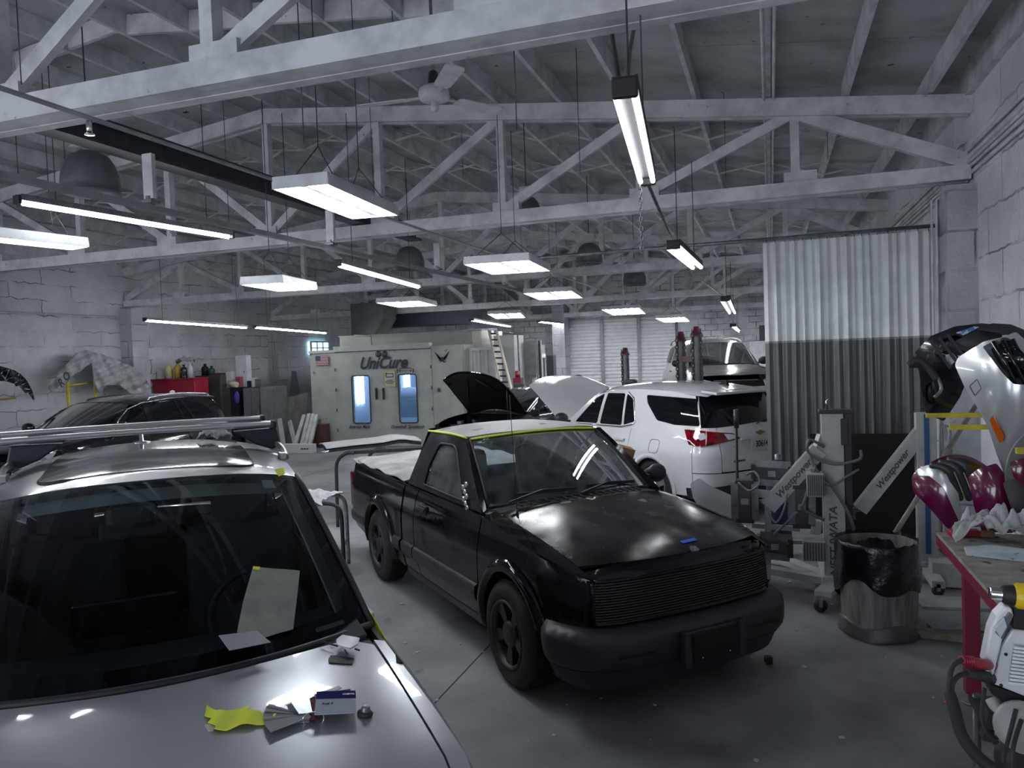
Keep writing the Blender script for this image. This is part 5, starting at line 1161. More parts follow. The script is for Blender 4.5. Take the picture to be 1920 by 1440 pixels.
inn=[[Vector(((R0(a)-i*.02)*math.cos(a),(R0(a)-i*.02)*math.sin(a),.668-.22*i+.01*math.sin(13*a))) for a in[2*PI*j/n for j in range(n+1)]] for i in range(1,4)]
top_=[[Vector((R0(a)*math.cos(a),R0(a)*math.sin(a),.680+.006*math.sin(17*a)+.010*max(0,math.sin(a))*math.sin(23*a))) for a in[2*PI*j/n for j in range(n+1)]]]
m.grid(inn[::-1]+top_+rr); m.lathe([(.19,.03),(0,.03)],24); m.build('bag',BAG,t)
# ---- work bench
t=thing('work_bench','steel bench with dark red legs and a worn paint spattered board top, right edge','bench',(1.02,4.90,0))
BT=pm('worn_board_top',(.20,.185,.17),.7,c2=(.33,.31,.29),ns=8,c3=(.05,.05,.055),c3s=9,c3lo=.60,bump=.3,bs=40); MAR=pm('dark_red_bench_paint',(.22,.010,.045),.4,c2=(.16,.01,.035),ns=8)
hb=.835
# top runs along the wall, near corner clipped by the frame
m=MB(); m.prism([(-.05,-1.55),(-.05,.55),(.88,.55),(.88,-1.55)],.022,Matrix.Translation((0,0,hb))); m.build('bench_top',BT,t)
m=MB(); m.box((-.045,-.5,hb-.03),(.012,2.1,.055)).box((.415,.545,hb-.03),(.92,.012,.055)); m.build('edge_angle',MAR,t)
for x,y in((.0,.0),(.82,.0),(.0,-1.45),(.82,-1.45)): 
    m=MB(); m.box((x-.01,y,hb/2+.02),(.012,.075,hb-.09)).box((x+.025,y-.032,hb/2+.02),(.07,.012,hb-.09)); lg=m.build('leg',MAR,t)
    m=MB(); m.cyl((x+.01,y,.0),(x+.01,y,.07),.012,10).cyl((x+.01,y,0),(x+.01,y,.012),.045,16); m.build('levelling_foot',STEEL,lg)
t=thing('paint_board','small board with pale blue paint smears lying on the bench','board',(1.20,4.93,hb+.024),-.25); MB().prism([(-.16,-.12),(.22,-.15),(.24,.10),(-.05,.15),(-.18,.04)],.012).build('board',pm('blue_smeared_board',(.55,.58,.60),.6,c2=(.30,.44,.55),ns=5,c3=(.2,.2,.2),c3s=20,c3lo=.66),t)
from mathutils import noise as mnoise
def rag(name,label,c,sx,sy,h,mat,seed,n=34,rz=0):
    random.seed(seed); t=thing(name,label,'cloth',c,rz); ph=[random.uniform(0,6) for _ in range(8)]
    P=[]
    for i in range(n+1):
        r_=[]
        for j in range(n+1):
            u,v=i/n*2-1,j/n*2-1; e=max(0,1-(u*u+v*v)*.5)**.8; nz=mnoise.noise; zz=h*e*(.42+.75*abs(nz(Vector((u*1.6+ph[0],v*1.6,ph[1]))))+.55*abs(nz(Vector((u*3.6+ph[2],v*3.6,ph[3]))))+.22*nz(Vector((u*8,v*8,ph[0]))))
            r_.append(Vector((u*sx*(1+.15*math.sin(3*v+ph[4])),v*sy*(1+.2*math.sin(4*u+ph[5])),max(.002+.004*((i+j)%2),zz))))
        P.append(r_)
    MB().grid(P,two=.003).build('fabric',mat,t); return t
CLO=pm('crumpled_white_cloth',(.48,.49,.50),.85,c2=(.33,.34,.35),ns=10)
rag('shop_rag','crumpled white rag on the far end of the red bench',(1.24,5.27,hb+.024),.20,.11,.22,CLO,3)
t=thing('sanding_block','red handled scraper lying at the bench corner','hand tool',(1.10,5.33,hb+.024),.1); MB().box((0,0,.022),(.17,.07,.04)).build('body',RED,t,bevel=.008); MB().box((.12,0,.02),(.10,.035,.03)).build('handle',CARD,t,bevel=.008)
t=thing('metal_file','dark metal file wedged over the near bench edge','hand tool',(0,0,0)); MB().bar(PX(1763,1030,5.4),PX(1778,1042,5.3),.03,.012).build('blade',STEELD,t)
# ---- bumper and panel rack on the right wall
t=thing('panel_rack','yellow steel rack arms fixed to the right wall holding car panels','rack',(0,0,0))
for (u0,v0,Y,u1) in((1736,779,6.75,1835),(1780,801,6.55,1838),(1783,927,6.1,1822),(1905,845,5.3,1925)):
    p=PX(u0,v0,Y); MB().box(((p.x+XR)/2-.01,Y,p.z),(XR-p.x-.02,.04,.035)).build('rack_arm',YEL,t)
for y in(6.6,5.6): MB().box((XR-.03,y,1.0),(.05,.05,2.0)).build('rack_post',LW,t)
def pan(m,poly,Yf,bul=0.,c=None,holes=(),st=9,depth=.02,off=0.):
    us=[p[0] for p in poly];vs=[p[1] for p in poly]; u0,u1,v0,v1=min(us),max(us),min(vs),max(vs)
    def f(u,v):
        a=(u-u0)/(u1-u0)*2-1;b=(v-v0)/(v1-v0)*2-1; return PX(u,v,Yf(u,v)+bul*(a*a+b*b)*.5)
    return sheet(m,f,poly,holes,st,depth,flip=True,off=off)
GB=pm('glossy_black_bumper',(.008,.009,.013),.14,coat=.5,c2=(.02,.022,.028),ns=3); UNP=pm('raw_black_plastic',(.03,.031,.036),.55)
Yb=lambda u,v:6.62+.0012*(v-700)-.0008*(u-1760)
t=thing('black_bumper_cover','black bumper cover with open grille standing on the yellow rack arm','bumper cover',(0,0,0))
po=rnd([(1703,690),(1716,660),(1745,630),(1790,612),(1840,606),(1905,612),(1905,625),(1860,632),(1815,660),(1800,690),(1812,715),(1800,745),(1770,790),(1736,776),(1728,730),(1722,690)],4,3)
m=MB(); pan(m,po,Yb,.30,holes=[rnd([(1760,640),(1790,628),(1806,632),(1800,650),(1780,665)],3),rnd([(1765,672),(1785,660),(1795,672),(1780,690)],3),rnd([(1735,722),(1750,714),(1757,738),(1748,760),(1736,752)],4)],depth=.10); m.build('cover',GB,t)
m=MB(); pan(m,rnd([(1760,640),(1790,628),(1806,632),(1800,650),(1780,665)],3),lambda u,v:Yb(u,v)+.05,.30); m.build('mesh_insert',UNP,t); m=MB(); pan(m,rnd([(1735,722),(1750,714),(1757,738),(1748,760),(1736,752)],4),lambda u,v:Yb(u,v)+.03,.3); m.build('mesh_insert',UNP,t)
m=MB()
for k in range(9): a=k/8; p=PX(1722+a*95,668-a*22+8*math.sin(k),Yb(1760,660)-.04); m.box(p,(.05,.05,.025),(0,.4,0))
for k in range(3): p=PX(1745+k*16,640-k*6,6.5); m.bar(p,PX(1782+k*16,690-k*6,6.5),.02,.02)
m.tube(smooth_path([PX(1703,684,6.45),PX(1722,676,6.45),PX(1740,690,6.45),PX(1757,712,6.45)],5),.025,8); m.build('clip_row',UNP,t)
MB().tube(smooth_path([PX(1752,745,6.4),PX(1765,730,6.42),PX(1758,708,6.44)],4),.012,6).build('bracket',STEEL,t)
t=thing('upper_grille_strip','dark upper bumper strip with a blue sticker, topmost on the rack','bumper cover',(0,0,0)); m=MB(); Yt=lambda u,v:6.5-.0006*(u-1830)
pan(m,rnd([(1770,650),(1832,618),(1875,620),(1880,632),(1830,648),(1800,672)],3),Yt,.1,depth=.08); pan(m,rnd([(1830,618),(1860,606),(1895,608),(1925,620),(1925,640),(1880,625)],4),lambda u,v:6.45,.1,depth=.06); m.build('strip',UNP,t)
m=MB(); pan(m,[(1792,624),(1826,612),(1836,613),(1807,629)],lambda u,v:6.30,0,depth=.003); m.build('sticker',pm('blue_label',(.05,.16,.42),.4,c2=(.5,.55,.6),ns=30,lo=.5,hi=.55),t)
SB=pm('silver_bumper_paint',(.50,.52,.55),.22,.45,coat=.7)
t=thing('silver_bumper_corner','large silver bumper corner with orange reflector and dark grille window, tipped on the rack','bumper cover',(0,0,0))
Ys=lambda u,v:5.75-.0022*(u-1800)+.0006*(v-700)
po=rnd([(1790,684),(1796,670),(1845,640),(1880,632),(1905,622),(1925,640),(1960,700),(1960,900),(1925,905),(1885,895),(1868,850),(1852,800),(1830,760),(1808,725)],5,3)
gr=rnd([(1842,650),(1880,632),(1893,634),(1925,668),(1960,720),(1960,724),(1925,722),(1900,720),(1880,700)],4,3)
ac=rnd([(1900,890),(1905,850),(1925,825),(1960,812),(1960,905),(1925,905)],4)
m=MB(); pan(m,po,Ys,.30,holes=[gr],depth=.10); m.build('cover',SB,t)
m=MB(); pan(m,gr,lambda u,v:Ys(u,v)+.06,.3); 
for k in range(3): m.tube([PX(1862+k*18,640-k*2,5.62),PX(1885+k*17,680,5.58),PX(1905+k*18,722,5.58)],.014,6)
m.build('grille_window',GBLK,t)
m=MB(); pan(m,rnd([(1855,786),(1862,780),(1882,818),(1880,828),(1874,831),(1860,800)],2,3),lambda u,v:Ys(u,v)-.012,.0,depth=.01); m.build('orange_reflector',pm('orange_reflector',(.50,.09,.005),.12,coat=.5),t)
m=MB(); dm=rnd([(1818,724),(1832,711),(1840,728),(1828,742)],2,3); m.tube([PX(u,v,Ys(u,v)-.02) for u,v in dm],.003,4,closed=True); m.build('cap_outline',TRIMB,t)
m=MB(); P=[]
for k in range(15):
    a=R(185-95*k/14); P.append([PX(1945+ (62-r_)*math.cos(a)*1.0,895-(88-r_)*math.sin(a),5.48) for r_ in(0,12,24)])
m.grid(P,two=.03); m.build('arch_lip',pm('grey_arch_lip',(.16,.165,.17),.5),t)
MP=pm('maroon_panel_paint',(.115,.004,.045),.18,c2=(.085,.003,.032),ns=2,coat=.6)
t=thing('maroon_bumper_cover','two tone maroon and silver bumper cover lying behind the bench','bumper cover',(0,0,0)); Ym=lambda u,v:5.75-.0012*(u-1710)
m=MB(); pan(m,rnd([(1709,895),(1722,875),(1745,870),(1765,885),(1795,925),(1810,998),(1775,990),(1745,955),(1712,922)],5,3),Ym,.12,depth=.08); m.build('side_piece',MP,t)
m=MB(); pan(m,rnd([(1719,880),(1740,871),(1768,885),(1797,925),(1808,990),(1797,975),(1770,915),(1742,892),(1722,892)],3,3),lambda u,v:Ym(u,v)-.03,.12,depth=.05); m.build('silver_band',SB,t)
m=MB(); P=[]
for k in range(15): a=k/14; P.append([PX(1720+130*a+0*r_,882-36*math.sin(a*2.6)+r_*26+10*a,5.85+.15*a+.15*r_) for r_ in(0,.35,.7,1.)])
m.grid(P,two=.03); m.build('upper_band',MP,t)
m=MB()
for k in range(3): m.tube(smooth_path([PX(1745+k*16,872-k*5,5.7),PX(1775+k*16,880-k*4,5.65),PX(1793+k*17,915,5.68),PX(1800+k*17,935,5.75)],4),.022,8)
m.build('inner_ribs',STEELD,t)
t=thing('maroon_bumper_end','maroon bumper end cap with black lower trim, beside the white rag','bumper cover',(0,0,0)); Yn=lambda u,v:5.50-.001*(u-1815)
m=MB(); pan(m,rnd([(1815,895),(1832,880),(1868,868),(1893,900),(1905,960),(1900,1000),(1860,998),(1842,1000),(1826,950)],5,3),Yn,.12,depth=.09); m.build('cap',MP,t)
m=MB(); pan(m,rnd([(1880,905),(1910,895),(1960,900),(1960,1000),(1908,990),(1895,950)],4,3),lambda u,v:5.35,.06,depth=.07); m.build('black_trim',UNP,t)
m=MB(); pan(m,rnd([(1893,868),(1905,862),(1960,850),(1960,925),(1925,920),(1900,895)],4,3),lambda u,v:5.25,.06,depth=.07); m.build('end_flange',MP,t)
t=thing('white_fender_panel','white curved fender panel standing on edge behind the pickup nose','car panel',(0,0,0)); Yw=lambda u,v:6.9+.0030*(u-1295)
m=MB(); pan(m,rnd([(1294,906),(1312,896),(1330,910),(1352,920),(1372,929),(1380,945),(1380,1045),(1350,1045),(1318,960),(1300,935)],4,3),Yw,.10,depth=.03,st=7); m.build('panel',WP,t); m=MB(); m.bar(PX(1360,1030,7.1)*Vector((1,1,0)) if False else Vector((PX(1360,1030,7.1).x,7.15,0)),PX(1360,960,7.15),.03,.03); m.build('support_stick',STEELD,t)
t=thing('cardboard_box','small brown cardboard box on top of clutter right of the pickup windshield','box',(0,0,0))
p=PX(1172,850,9.2); m=MB(); m.box(Vector((p.x,p.y,p.z-.0)),(.16,.2,.16),(.1,.3,.5)); m.build('carton',CARD,t); MB().box((p.x,p.y,(p.z-.05)/2),(.2,.2,p.z-.10)).build('stand_column',STEELD,t)
# scraps on the floor under the rack and bench
for i,(u,v,s_,mt,lb) in enumerate(((1440,1243,.05,BLK,'small black plastic cap on the floor right of the pickup bumper'),)):
    p=atz(u,v,0); t=thing('rubber_chunk',lb,'cap',p,.4); MB().prism([(-s_*.5,-s_*.6),(s_*.5,-s_*.5),(s_*.55,s_*.4),(-s_*.3,s_*.6)],s_*.9).build('body',mt,t,bevel=.006)
t=thing('timber_offcut','brown timber offcut on the floor left of the red bench leg','timber',atz(1790,1205,0)+Vector((.05,.05,0)),-.12); MB().box((0,0,.028),(.62,.09,.05)).build('plank',pm('worn_timber',(.14,.11,.09),.8,c2=(.22,.21,.20),ns=7),t)
t=thing('flat_board','grey board lying flat between the bin and the bench','board',Vector((1.45,6.75,0)),.1); MB().box((0,0,.012),(.8,.30,.02)).build('plank',GRY,t)
t=thing('scrap_board','pale grey board resting behind the bin on the floor','board',Vector((1.38,6.12,0)),.1); MB().box((0,0,.02),(.7,.14,.03)).build('plank',STEEL,t)
# ---- welder on its cart, right bottom corner
t=thing('welding_machine','white louvred welding machine with cables, cropped at the right edge','welder',(0,0,0))
Yq=2.55
def wp(u,v,Y=Yq): return PX(u,v,Y)
ou=[(1862,1290),(1880,1210),(1897,1182),(1950,1175),(1960,1320)]
WH=pm('white_machine_paint',(.66,.68,.71),.35)
def slab(m,poly,Y0,Y1):
    a=[wp(u,v,Y0) for u,v in poly]; b=[Vector((p.x,p.y+(Y1-Y0),p.z)) for p in a]; n=len(a)
    m.add(a+b,[tuple(range(n)),tuple(range(2*n-1,n-1,-1))]+[(i,n+i,n+(i+1)%n,(i+1)%n) for i in range(n)]); return m
m=MB(); slab(m,[(1862,1283),(1878,1212),(1898,1180),(2010,1190),(2040,1335),(1925,1308)],2.55,2.66); m.build('side_panel',WH,t,bevel=.006)
m=MB(); slab(m,[(1845,1242),(1857,1180),(1868,1155),(1886,1137),(1897,1140),(1901,1155),(1880,1200),(1868,1250),(1862,1270)],2.52,2.575); m.build('front_frame',WH,t,bevel=.006); m=MB(); slab(m,[(1866,1240),(1874,1200),(1890,1172),(1900,1180),(1880,1212),(1866,1278)],2.56,2.65); m.build('vent_panel',pm('vent_grey',(.10,.105,.11),.5,c2=(.02,.02,.02),ns=160,lo=.5,hi=.55),t)
m=MB(); slab(m,[(1868,1188),(1893,1150),(1899,1153),(1880,1200)],2.505,2.53); m.build('display_panel',pm('display_grey',(.12,.13,.14),.3),t)
m=MB(); slab(m,[(1866,1180),(1884,1160),(1888,1176),(1876,1196)],2.50,2.52); m.build('dial_label',pm('pale_label',(.45,.5,.55),.5),t)
m=MB(); slab(m,[(1900,1136),(2010,1150),(2010,1192),(1899,1180)],2.54,2.66); m.build('top_cover',BLK,t,bevel=.006)
for k in range(11):
    a=wp(1890+k*-.9+10,1213+k*6.6,2.53); b=wp(2000,1226+k*6.6,2.53); m=MB(); m.bar(a,b,.012,.007); m.build('louvre',pm('louvre_white',(.74,.76,.8),.3) if k==0 else bpy.data.materials['louvre_white'],t)
m=MB()
for u,v in((1886,1227),(1877,1285),(1899,1157)): m.ball(wp(u,v,2.548),.005,8)
m.build('screws',BLK,t)
m=MB(); slab(m,[(1856,1283),(1925,1308),(2040,1335),(2040,1360),(1900,1330),(1858,1300)],2.56,2.68); m.build('base_tray',BLK,t)
MB().tube([wp(1872,1247,2.62),wp(1846,1246,2.50),wp(1802,1237,2.40)],[.017,.016,.011],12).build('red_cable_plug',RED,t,label='red cable plug'); MB().tube([wp(1868,1276,2.62),wp(1845,1268,2.50),wp(1812,1262,2.42)],[.018,.017,.011],12).build('black_cable_plug',RUB,t)
m=MB()
for j in range(6): m.lathe([(.0125,-.002),(.0145,0),(.0125,.002)],12,facing(wp(1805+j*4,1238+j*.4,2.41),(0,1,0),(0,0,1)))
m.build('plug_ribs',RED,t)
cab=[(1803,1237,2.40),(1787,1248,2.38),(1780,1275,2.36),(1779,1300,2.34)]; c2=[(1812,1262,2.42),(1796,1268,2.38),(1786,1282,2.36),(1785,1302,2.34)]
for q in(cab,c2): MB().tube(smooth_path([wp(*p) for p in q],5),.007,8).build('cable',RUB,t)
sl=[(1782,1303,2.34),(1790,1330,2.30),(1802,1375,2.26),(1825,1410,2.22),(1860,1440,2.2),(1905,1470,2.2)]; MB().tube(smooth_path([wp(*p) for p in sl],5),[.016]*26,10).build('cable_sleeve',pm('woven_black_sleeve',(.014,.014,.017),.8),t)
MB().tube([wp(1771,1318,2.33),wp(1776,1316,2.33)],.005,6).build('red_tab',RED,t)
t2=thing('heat_gun','yellow and black heat gun with chrome nozzle lying on the welder','heat gun',(0,0,0)); a=wp(1856,1112,2.55);b=wp(1960,1122,2.55); d=(b-a).normalized()
Mh=facing(a,(0,-1,0),(0,0,1)); Mh=Matrix.Translation(a)@d.to_track_quat('Z','Y').to_matrix().to_4x4()
MB().lathe([(.0,.0),(.017,.0),(.018,.002),(.018,.026),(.020,.03)],20,Mh).build('nozzle',CHROME,t2); MB().lathe([(.020,.028),(.026,.034),(.030,.06),(.030,.10)],20,Mh).build('barrel',BLK,t2); MB().lathe([(.030,.060),(.037,.068),(.039,.12),(.039,.24),(0,.245)],20,Mh).build('body',pm('bright_yellow_plastic',(.72,.50,.01),.4),t2); m=MB(); p=Mh@Vector((0,0,.17)); m.bar(p,p+Vector((.02,.05,-.025)),.045,.03); m.build('handle',BLK,t2)
t3=thing('equipment_cart','dark cart with pale drum and hanging cables under the welder','cart',(0,0,0))
m=MB(); c_=wp(1900,1340,2.68); m.box(c_+Vector((.12,0,-.02)),(.42,.30,.02)); m.box(c_+Vector((.12,0,-.62)),(.42,.30,.02)); m.build('shelf',BLK,t3)
for dx in(-.07,.31):
    for dy in(-.13,.13): MB().cyl(Vector((c_.x+dx,c_.y+dy,0.02)),Vector((c_.x+dx,c_.y+dy,c_.z)),.012,8).build('leg',STEELD,t3)
m=MB(); m.box(wp(1880,1365,2.6),(.10,.04,.09),(0,.2,0)); m.build('box',BLK,t3); m=MB(); m.lathe([(0,-.03),(.06,-.03),(.07,-.01),(.07,.03),(0,.04)],24,Matrix.Translation(wp(1915,1362,2.5))@Matrix.Rotation(1.3,4,'X')); m.build('cable_drum',LW,t3); m=MB(); m.tube(smooth_path([wp(1860,1310,2.62),wp(1872,1330,2.6),wp(1890,1345,2.58),wp(1905,1345,2.56)],4),.02,10); m.build('hose',LW,t3)
for q in([(1846,1290,2.5),(1841,1340,2.46),(1848,1372,2.44),(1870,1392,2.44)],[(1905,1330,2.48),(1892,1380,2.44),(1880,1430,2.4)],[(1915,1350,2.46),(1900,1400,2.4),(1898,1450,2.38)]): MB().tube(smooth_path([wp(*p) for p in q],5),.006,8).build('cable',RUB,t3)
for k,(u,v,r_) in enumerate(((1900,1420,.05),(1912,1395,.04))): MB().ball(wp(u,v,2.5),r_,14,(1,.8,1.3)).build('glove_bundle',BLK,t3)
# ============================================================ FAR AND LEFT SIDE
# ---- spray booth
BPT=pm('booth_cream_paint',(.37,.38,.352),.45,c2=(.28,.29,.275),ns=2.2,lo=.35,hi=.7,c3=(.13,.13,.125),c3s=5,c3lo=.70); BIN=pm('booth_inside_blue',(.42,.52,.66),.6)
INK=bpy.data.materials['dark_ink']; BY0=16.75
t=thing('spray_booth','cream steel spray booth with two windowed doors and script lettering','spray booth',(0,0,0))
def bx(u,v=700,y=BY0): return aty(u,v,y)
X0,X1,X2,X3,X4=bx(582).x,bx(631).x,bx(721).x,bx(810).x,bx(868).x; H1=2.34
def bpanel(x0,x1,z1,nm,dy=0,holes=None):
    m=MB()
    if not holes: m.box(((x0+x1)/2,BY0+.03+dy,z1/2),(x1-x0-.01,.06,z1))
    else:
        (hx0,hx1,hz0,hz1)=holes; c=BY0+.03+dy
        for a,b,e,f_ in((x0,hx0,0,z1),(hx1,x1,0,z1),(hx0,hx1,0,hz0),(hx0,hx1,hz1,z1)): m.box(((a+b)/2,c,(e+f_)/2),(b-a,.06,f_-e))
    return m.build(nm,BPT,t)
bpanel(X0,X1,H1-.02,'left_panel'); rp_=bpanel(X3,X4,H1+.04,'right_panel')
wz0,wz1=bx(690,793).z,bx(690,704).z
dl=bpanel(X1,X2,H1-.03,'booth_door',-.02,(bx(661).x,bx(694).x,wz0,wz1)); dr_=bpanel(X2,X3,H1-.03,'booth_door',-.02,(bx(748).x,bx(782).x,wz0,wz1))
MB().box(((X1+X3)/2,BY0-.02,H1+.06),(X3-X1,.18,.13)).build('door_header',BPT,t)
MB().box(((X0+X1)/2,BY0,H1+.01),(X1-X0,.10,.06)).build('top_trim',BPT,t)
bgl=glass_mat('booth_glass',(.80,.88,.95),ior=1.3)
for d_,u0,u1 in((dl,661,694),(dr_,748,782)):
    xa,xb=bx(u0).x,bx(u1).x; q=rnd([(xa,wz0),(xb,wz0),(xb,wz1),(xa,wz1)],.07,5)
    m=MB(); m.tube([(x,BY0-.055,z) for x,z in q],.016,8,closed=True); w_=m.build('window_gasket',TRIMB,d_); MB().box(((xa+xb)/2,BY0-.0,(wz0+wz1)/2),(xb-xa,.006,wz1-wz0)).build('window_glass',bgl,w_)
for d_,u in((dl,708),(dr_,721.5)): p=bx(u,738); MB().box((p.x,BY0-.065,p.z),(.05,.04,.28)).build('pull_handle',BLK,d_,bevel=.008)
for d_,u in((dl,711),(dr_,723)): p=bx(u,664); MB().ball((p.x,BY0-.06,p.z),.075,12,(1,.5,1.1)).build('door_closer',STEELD,d_)
for k in range(4): MB().cyl((X3,BY0-.06,.35+k*.5),(X3,BY0-.06,.43+k*.5),.014,8).build('hinge',STEELD,t); MB().cyl((X1,BY0-.06,.35+k*.5),(X1,BY0-.06,.43+k*.5),.014,8).build('hinge',STEELD,t)
m=MB(); m.box(((X0+X4)/2,20.3,H1+.02),(X4-X0,6.9,.06)).box((X0+.03,20.3,H1/2),(.06,6.9,H1)).box((X4-.03,20.3,H1/2),(.06,6.9,H1)).box(((X0+X4)/2,23.7,H1/2),(X4-X0,.06,H1)); m.build('booth_shell',BPT,t)
m=MB(); m.box(((X0+X4)/2,20.2,H1-.03),(X4-X0-.14,6.6,.02)).box((X0+.08,20.2,H1/2),(.02,6.6,H1-.1)).box((X4-.08,20.2,H1/2),(.02,6.6,H1-.1)).box(((X0+X4)/2,23.6,H1/2),(X4-X0-.2,.02,H1-.1)); m.build('booth_lining',BIN,t)
BT_=pm('booth_tube',(1,1,1),.5,emis=(.85,.93,1),es=9.)
for u,z0 in((673,.9),(681,.9),(763,1.15),(768,1.15)):
    p=atx(u,740,X0+.13); MB().cyl((p.x,p.y,z0),(p.x,p.y,2.2),.03,8).build('booth_lamp',BT_,t)
for x_ in(-9.6,-8.2): MB().cyl((x_,17.6,2.22),(x_,22.6,2.22),.03,8).build('booth_lamp',BT_,t)
m=MB(); m.box((bx(768,760,19.5).x,19.5,.75),(1.1,1.0,.5)).ball((bx(768,745,19.5).x,19.5,1.05),.45,12,(1.1,1,.6)); m.build('masked_car_inside',pm('blue_masked_shape',(.25,.33,.42),.6),t)
fc_=lambda u,v,dy=-.062:facing(Vector((bx(u,v).x,BY0+dy,bx(u,v).z)),(1,0,0),(0,0,1))
text('UniCure',.40,fc_(719,681),INK,t,shear=.38,sx=.92,bold=.012); text('American Made',.115,fc_(676,800),INK,t,shear=.4,sx=.8,bold=.002); text('Downdraft  Spraybooth',.115,fc_(766,800),INK,t,shear=.4,sx=.80,bold=.002)
text('social distancing',.055,fc_(762,690),INK,t,sx=.95,bold=.001); m=MB(); M=fc_(762,695); m.box((0,0,0),(.26,.012,.003),M=M)
for s_ in(-1,1): m.prism([(s_*.13,-.03),(s_*.18,0),(s_*.13,.03)][::s_],.003,M); m.box((s_*.21,0,0),(.03,.09,.003),M=M)
m.build('distance_decal',INK,t)
# sign
M=fc_(733.5,710.5); sg_=MB().box((0,0,0),(.285,.375,.004),M=M).build('notice_sign',pm('yellow_sign',(.42,.46,.14),.6),t); MB().box((0,0,.003),(.235,.32,.003),M=M).build('sign_face',pm('sign_face',(.42,.43,.38),.6),sg_)
MB().box((0,.09,.005),(.20,.10,.003),M=M).box((-.095,.11,.006),(.03,.10,.003),M=M).build('sign_header',INK,sg_); MB().box((0,.09,.007),(.165,.06,.003),M=M).build('sign_label',pm('sign_pink',(.45,.38,.38),.6),sg_)
text('AUTHORIZED\nKEEP NO SMOKING\nIN THIS AREA',.038,M@Matrix.Translation((0,-.07,.006)),INK,sg_,sx=.72,bold=.001)
# flag
M=fc_(606,676); fl_=MB(); w_,h_=.36,.235
fw_=MB().box((0,0,0),(w_,h_,.003),M=M).build('flag_decal',pm('flag_white',(.42,.42,.42),.6),t)
for k in range(7): fl_.box((0,h_/2-h_*(2*k+.5)/13,.003),(w_,h_/13,.003),M=M)
fl_.build('red_stripes',pm('flag_red',(.26,.02,.06),.6),fw_); MB().box((-w_/2+w_*.2,h_/2-h_*.27,.005),(w_*.4,h_*.54,.003),M=M).build('blue_field',pm('flag_blue',(.03,.035,.07),.6),fw_)
# eagle decal
M=fc_(831,669); m=MB()
for s_ in(-1,1):
    for k in range(6): 
        a0=Vector((s_*.05,-.03-.005*k)); a1=Vector((s_*(.19-.022*k),.125-.045*k)); d_=(a1-a0).normalized(); n_=Vector((-d_.y,d_.x))*.020; P=[a0-n_*.8,a0+n_*.8,a1+n_*.35,a1-n_*.35]; 
        if s_<0: P=P[::-1]
        m.prism([(p.x,p.y) for p in P],.003,M)
m.prism([(-.06,-.09),(-.03,-.11),(.03,-.10),(.07,-.06),(.05,-.02),(0,.0),(-.05,-.02)],.003,M); m.prism([(-.02,-.10),(.05,-.14),(.09,-.13),(.03,-.09)],.003,M); m.prism([(-.08,-.12),(-.02,-.12),(-.03,-.10)],.003,M); m.build('eagle_decal',INK,t)
MB().ball(fc_(825,731)@Vector((0,0,.0)),.045,10,(1,.15,1.2)).build('dark_smudge',pm('soot_smudge',(.06,.06,.06),.9),rp_)
# plenum and ducts over it
BP2=pm('plenum_cream',(.33,.34,.30),.5,c2=(.27,.275,.25),ns=2)
t=thing('plenum_box','long cream air plenum lying on the booth roof','duct',(0,0,0)); a,b=bx(637,640,18.2).x,bx(903,640,18.2).x
MB().box(((a+b)/2,19.0,2.575),(b-a,1.6,.36)).build('plenum_body',BP2,t); MB().box(((a+b)/2,18.19,2.76),(b-a+.04,.06,.03)).build('top_lip',GRY,t); MB().box((b-.12,18.17,2.57),(.24,.02,.34)).build('end_panel',pm('pale_cream',(.55,.55,.47),.5),t); MB().tube([(a+.5,18.1,2.78),(a+1.0,18.1,2.74),(a+1.02,18.1,2.42)],.02,8).build('conduit',GRY,t)  # end panel in a paler cream than the plenum body
t=thing('air_duct','dark angled sheet metal air duct rising from behind the booth','duct',(0,0,0)); a=bx(668,600,20).x; b=bx(728,600,20).x
m=MB(); m.prism([(a,2.75),(b-.35,2.75),(b,3.3),(b,3.75),(a,3.75)],.8,Matrix(((1,0,0,0),(0,0,-1,20.5),(0,1,0,0),(0,0,0,1)))); m.build('duct_body',pm('dull_duct_metal',(.10,.11,.115),.5,.3,c2=(.16,.165,.16),ns=2),t)
t=thing('ceiling_duct','long dark duct hung under the roof behind the booth','duct',(0,0,0)); a,b=bx(700,600,21.5).x,bx(905,600,21.5).x; MB().box(((a+b)/2,21.8,3.30),(b-a,.8,.38)).build('duct_body',pm('navy_duct_metal',(.05,.06,.085),.5,.3),t); MB().box(((a+b)/2,22.6,2.85),(b-a,.3,.22)).build('lower_duct',pm('pale_blue_metal',(.2,.24,.3),.5,.3),t)  # upper duct in one even dark navy, lower one pale blue
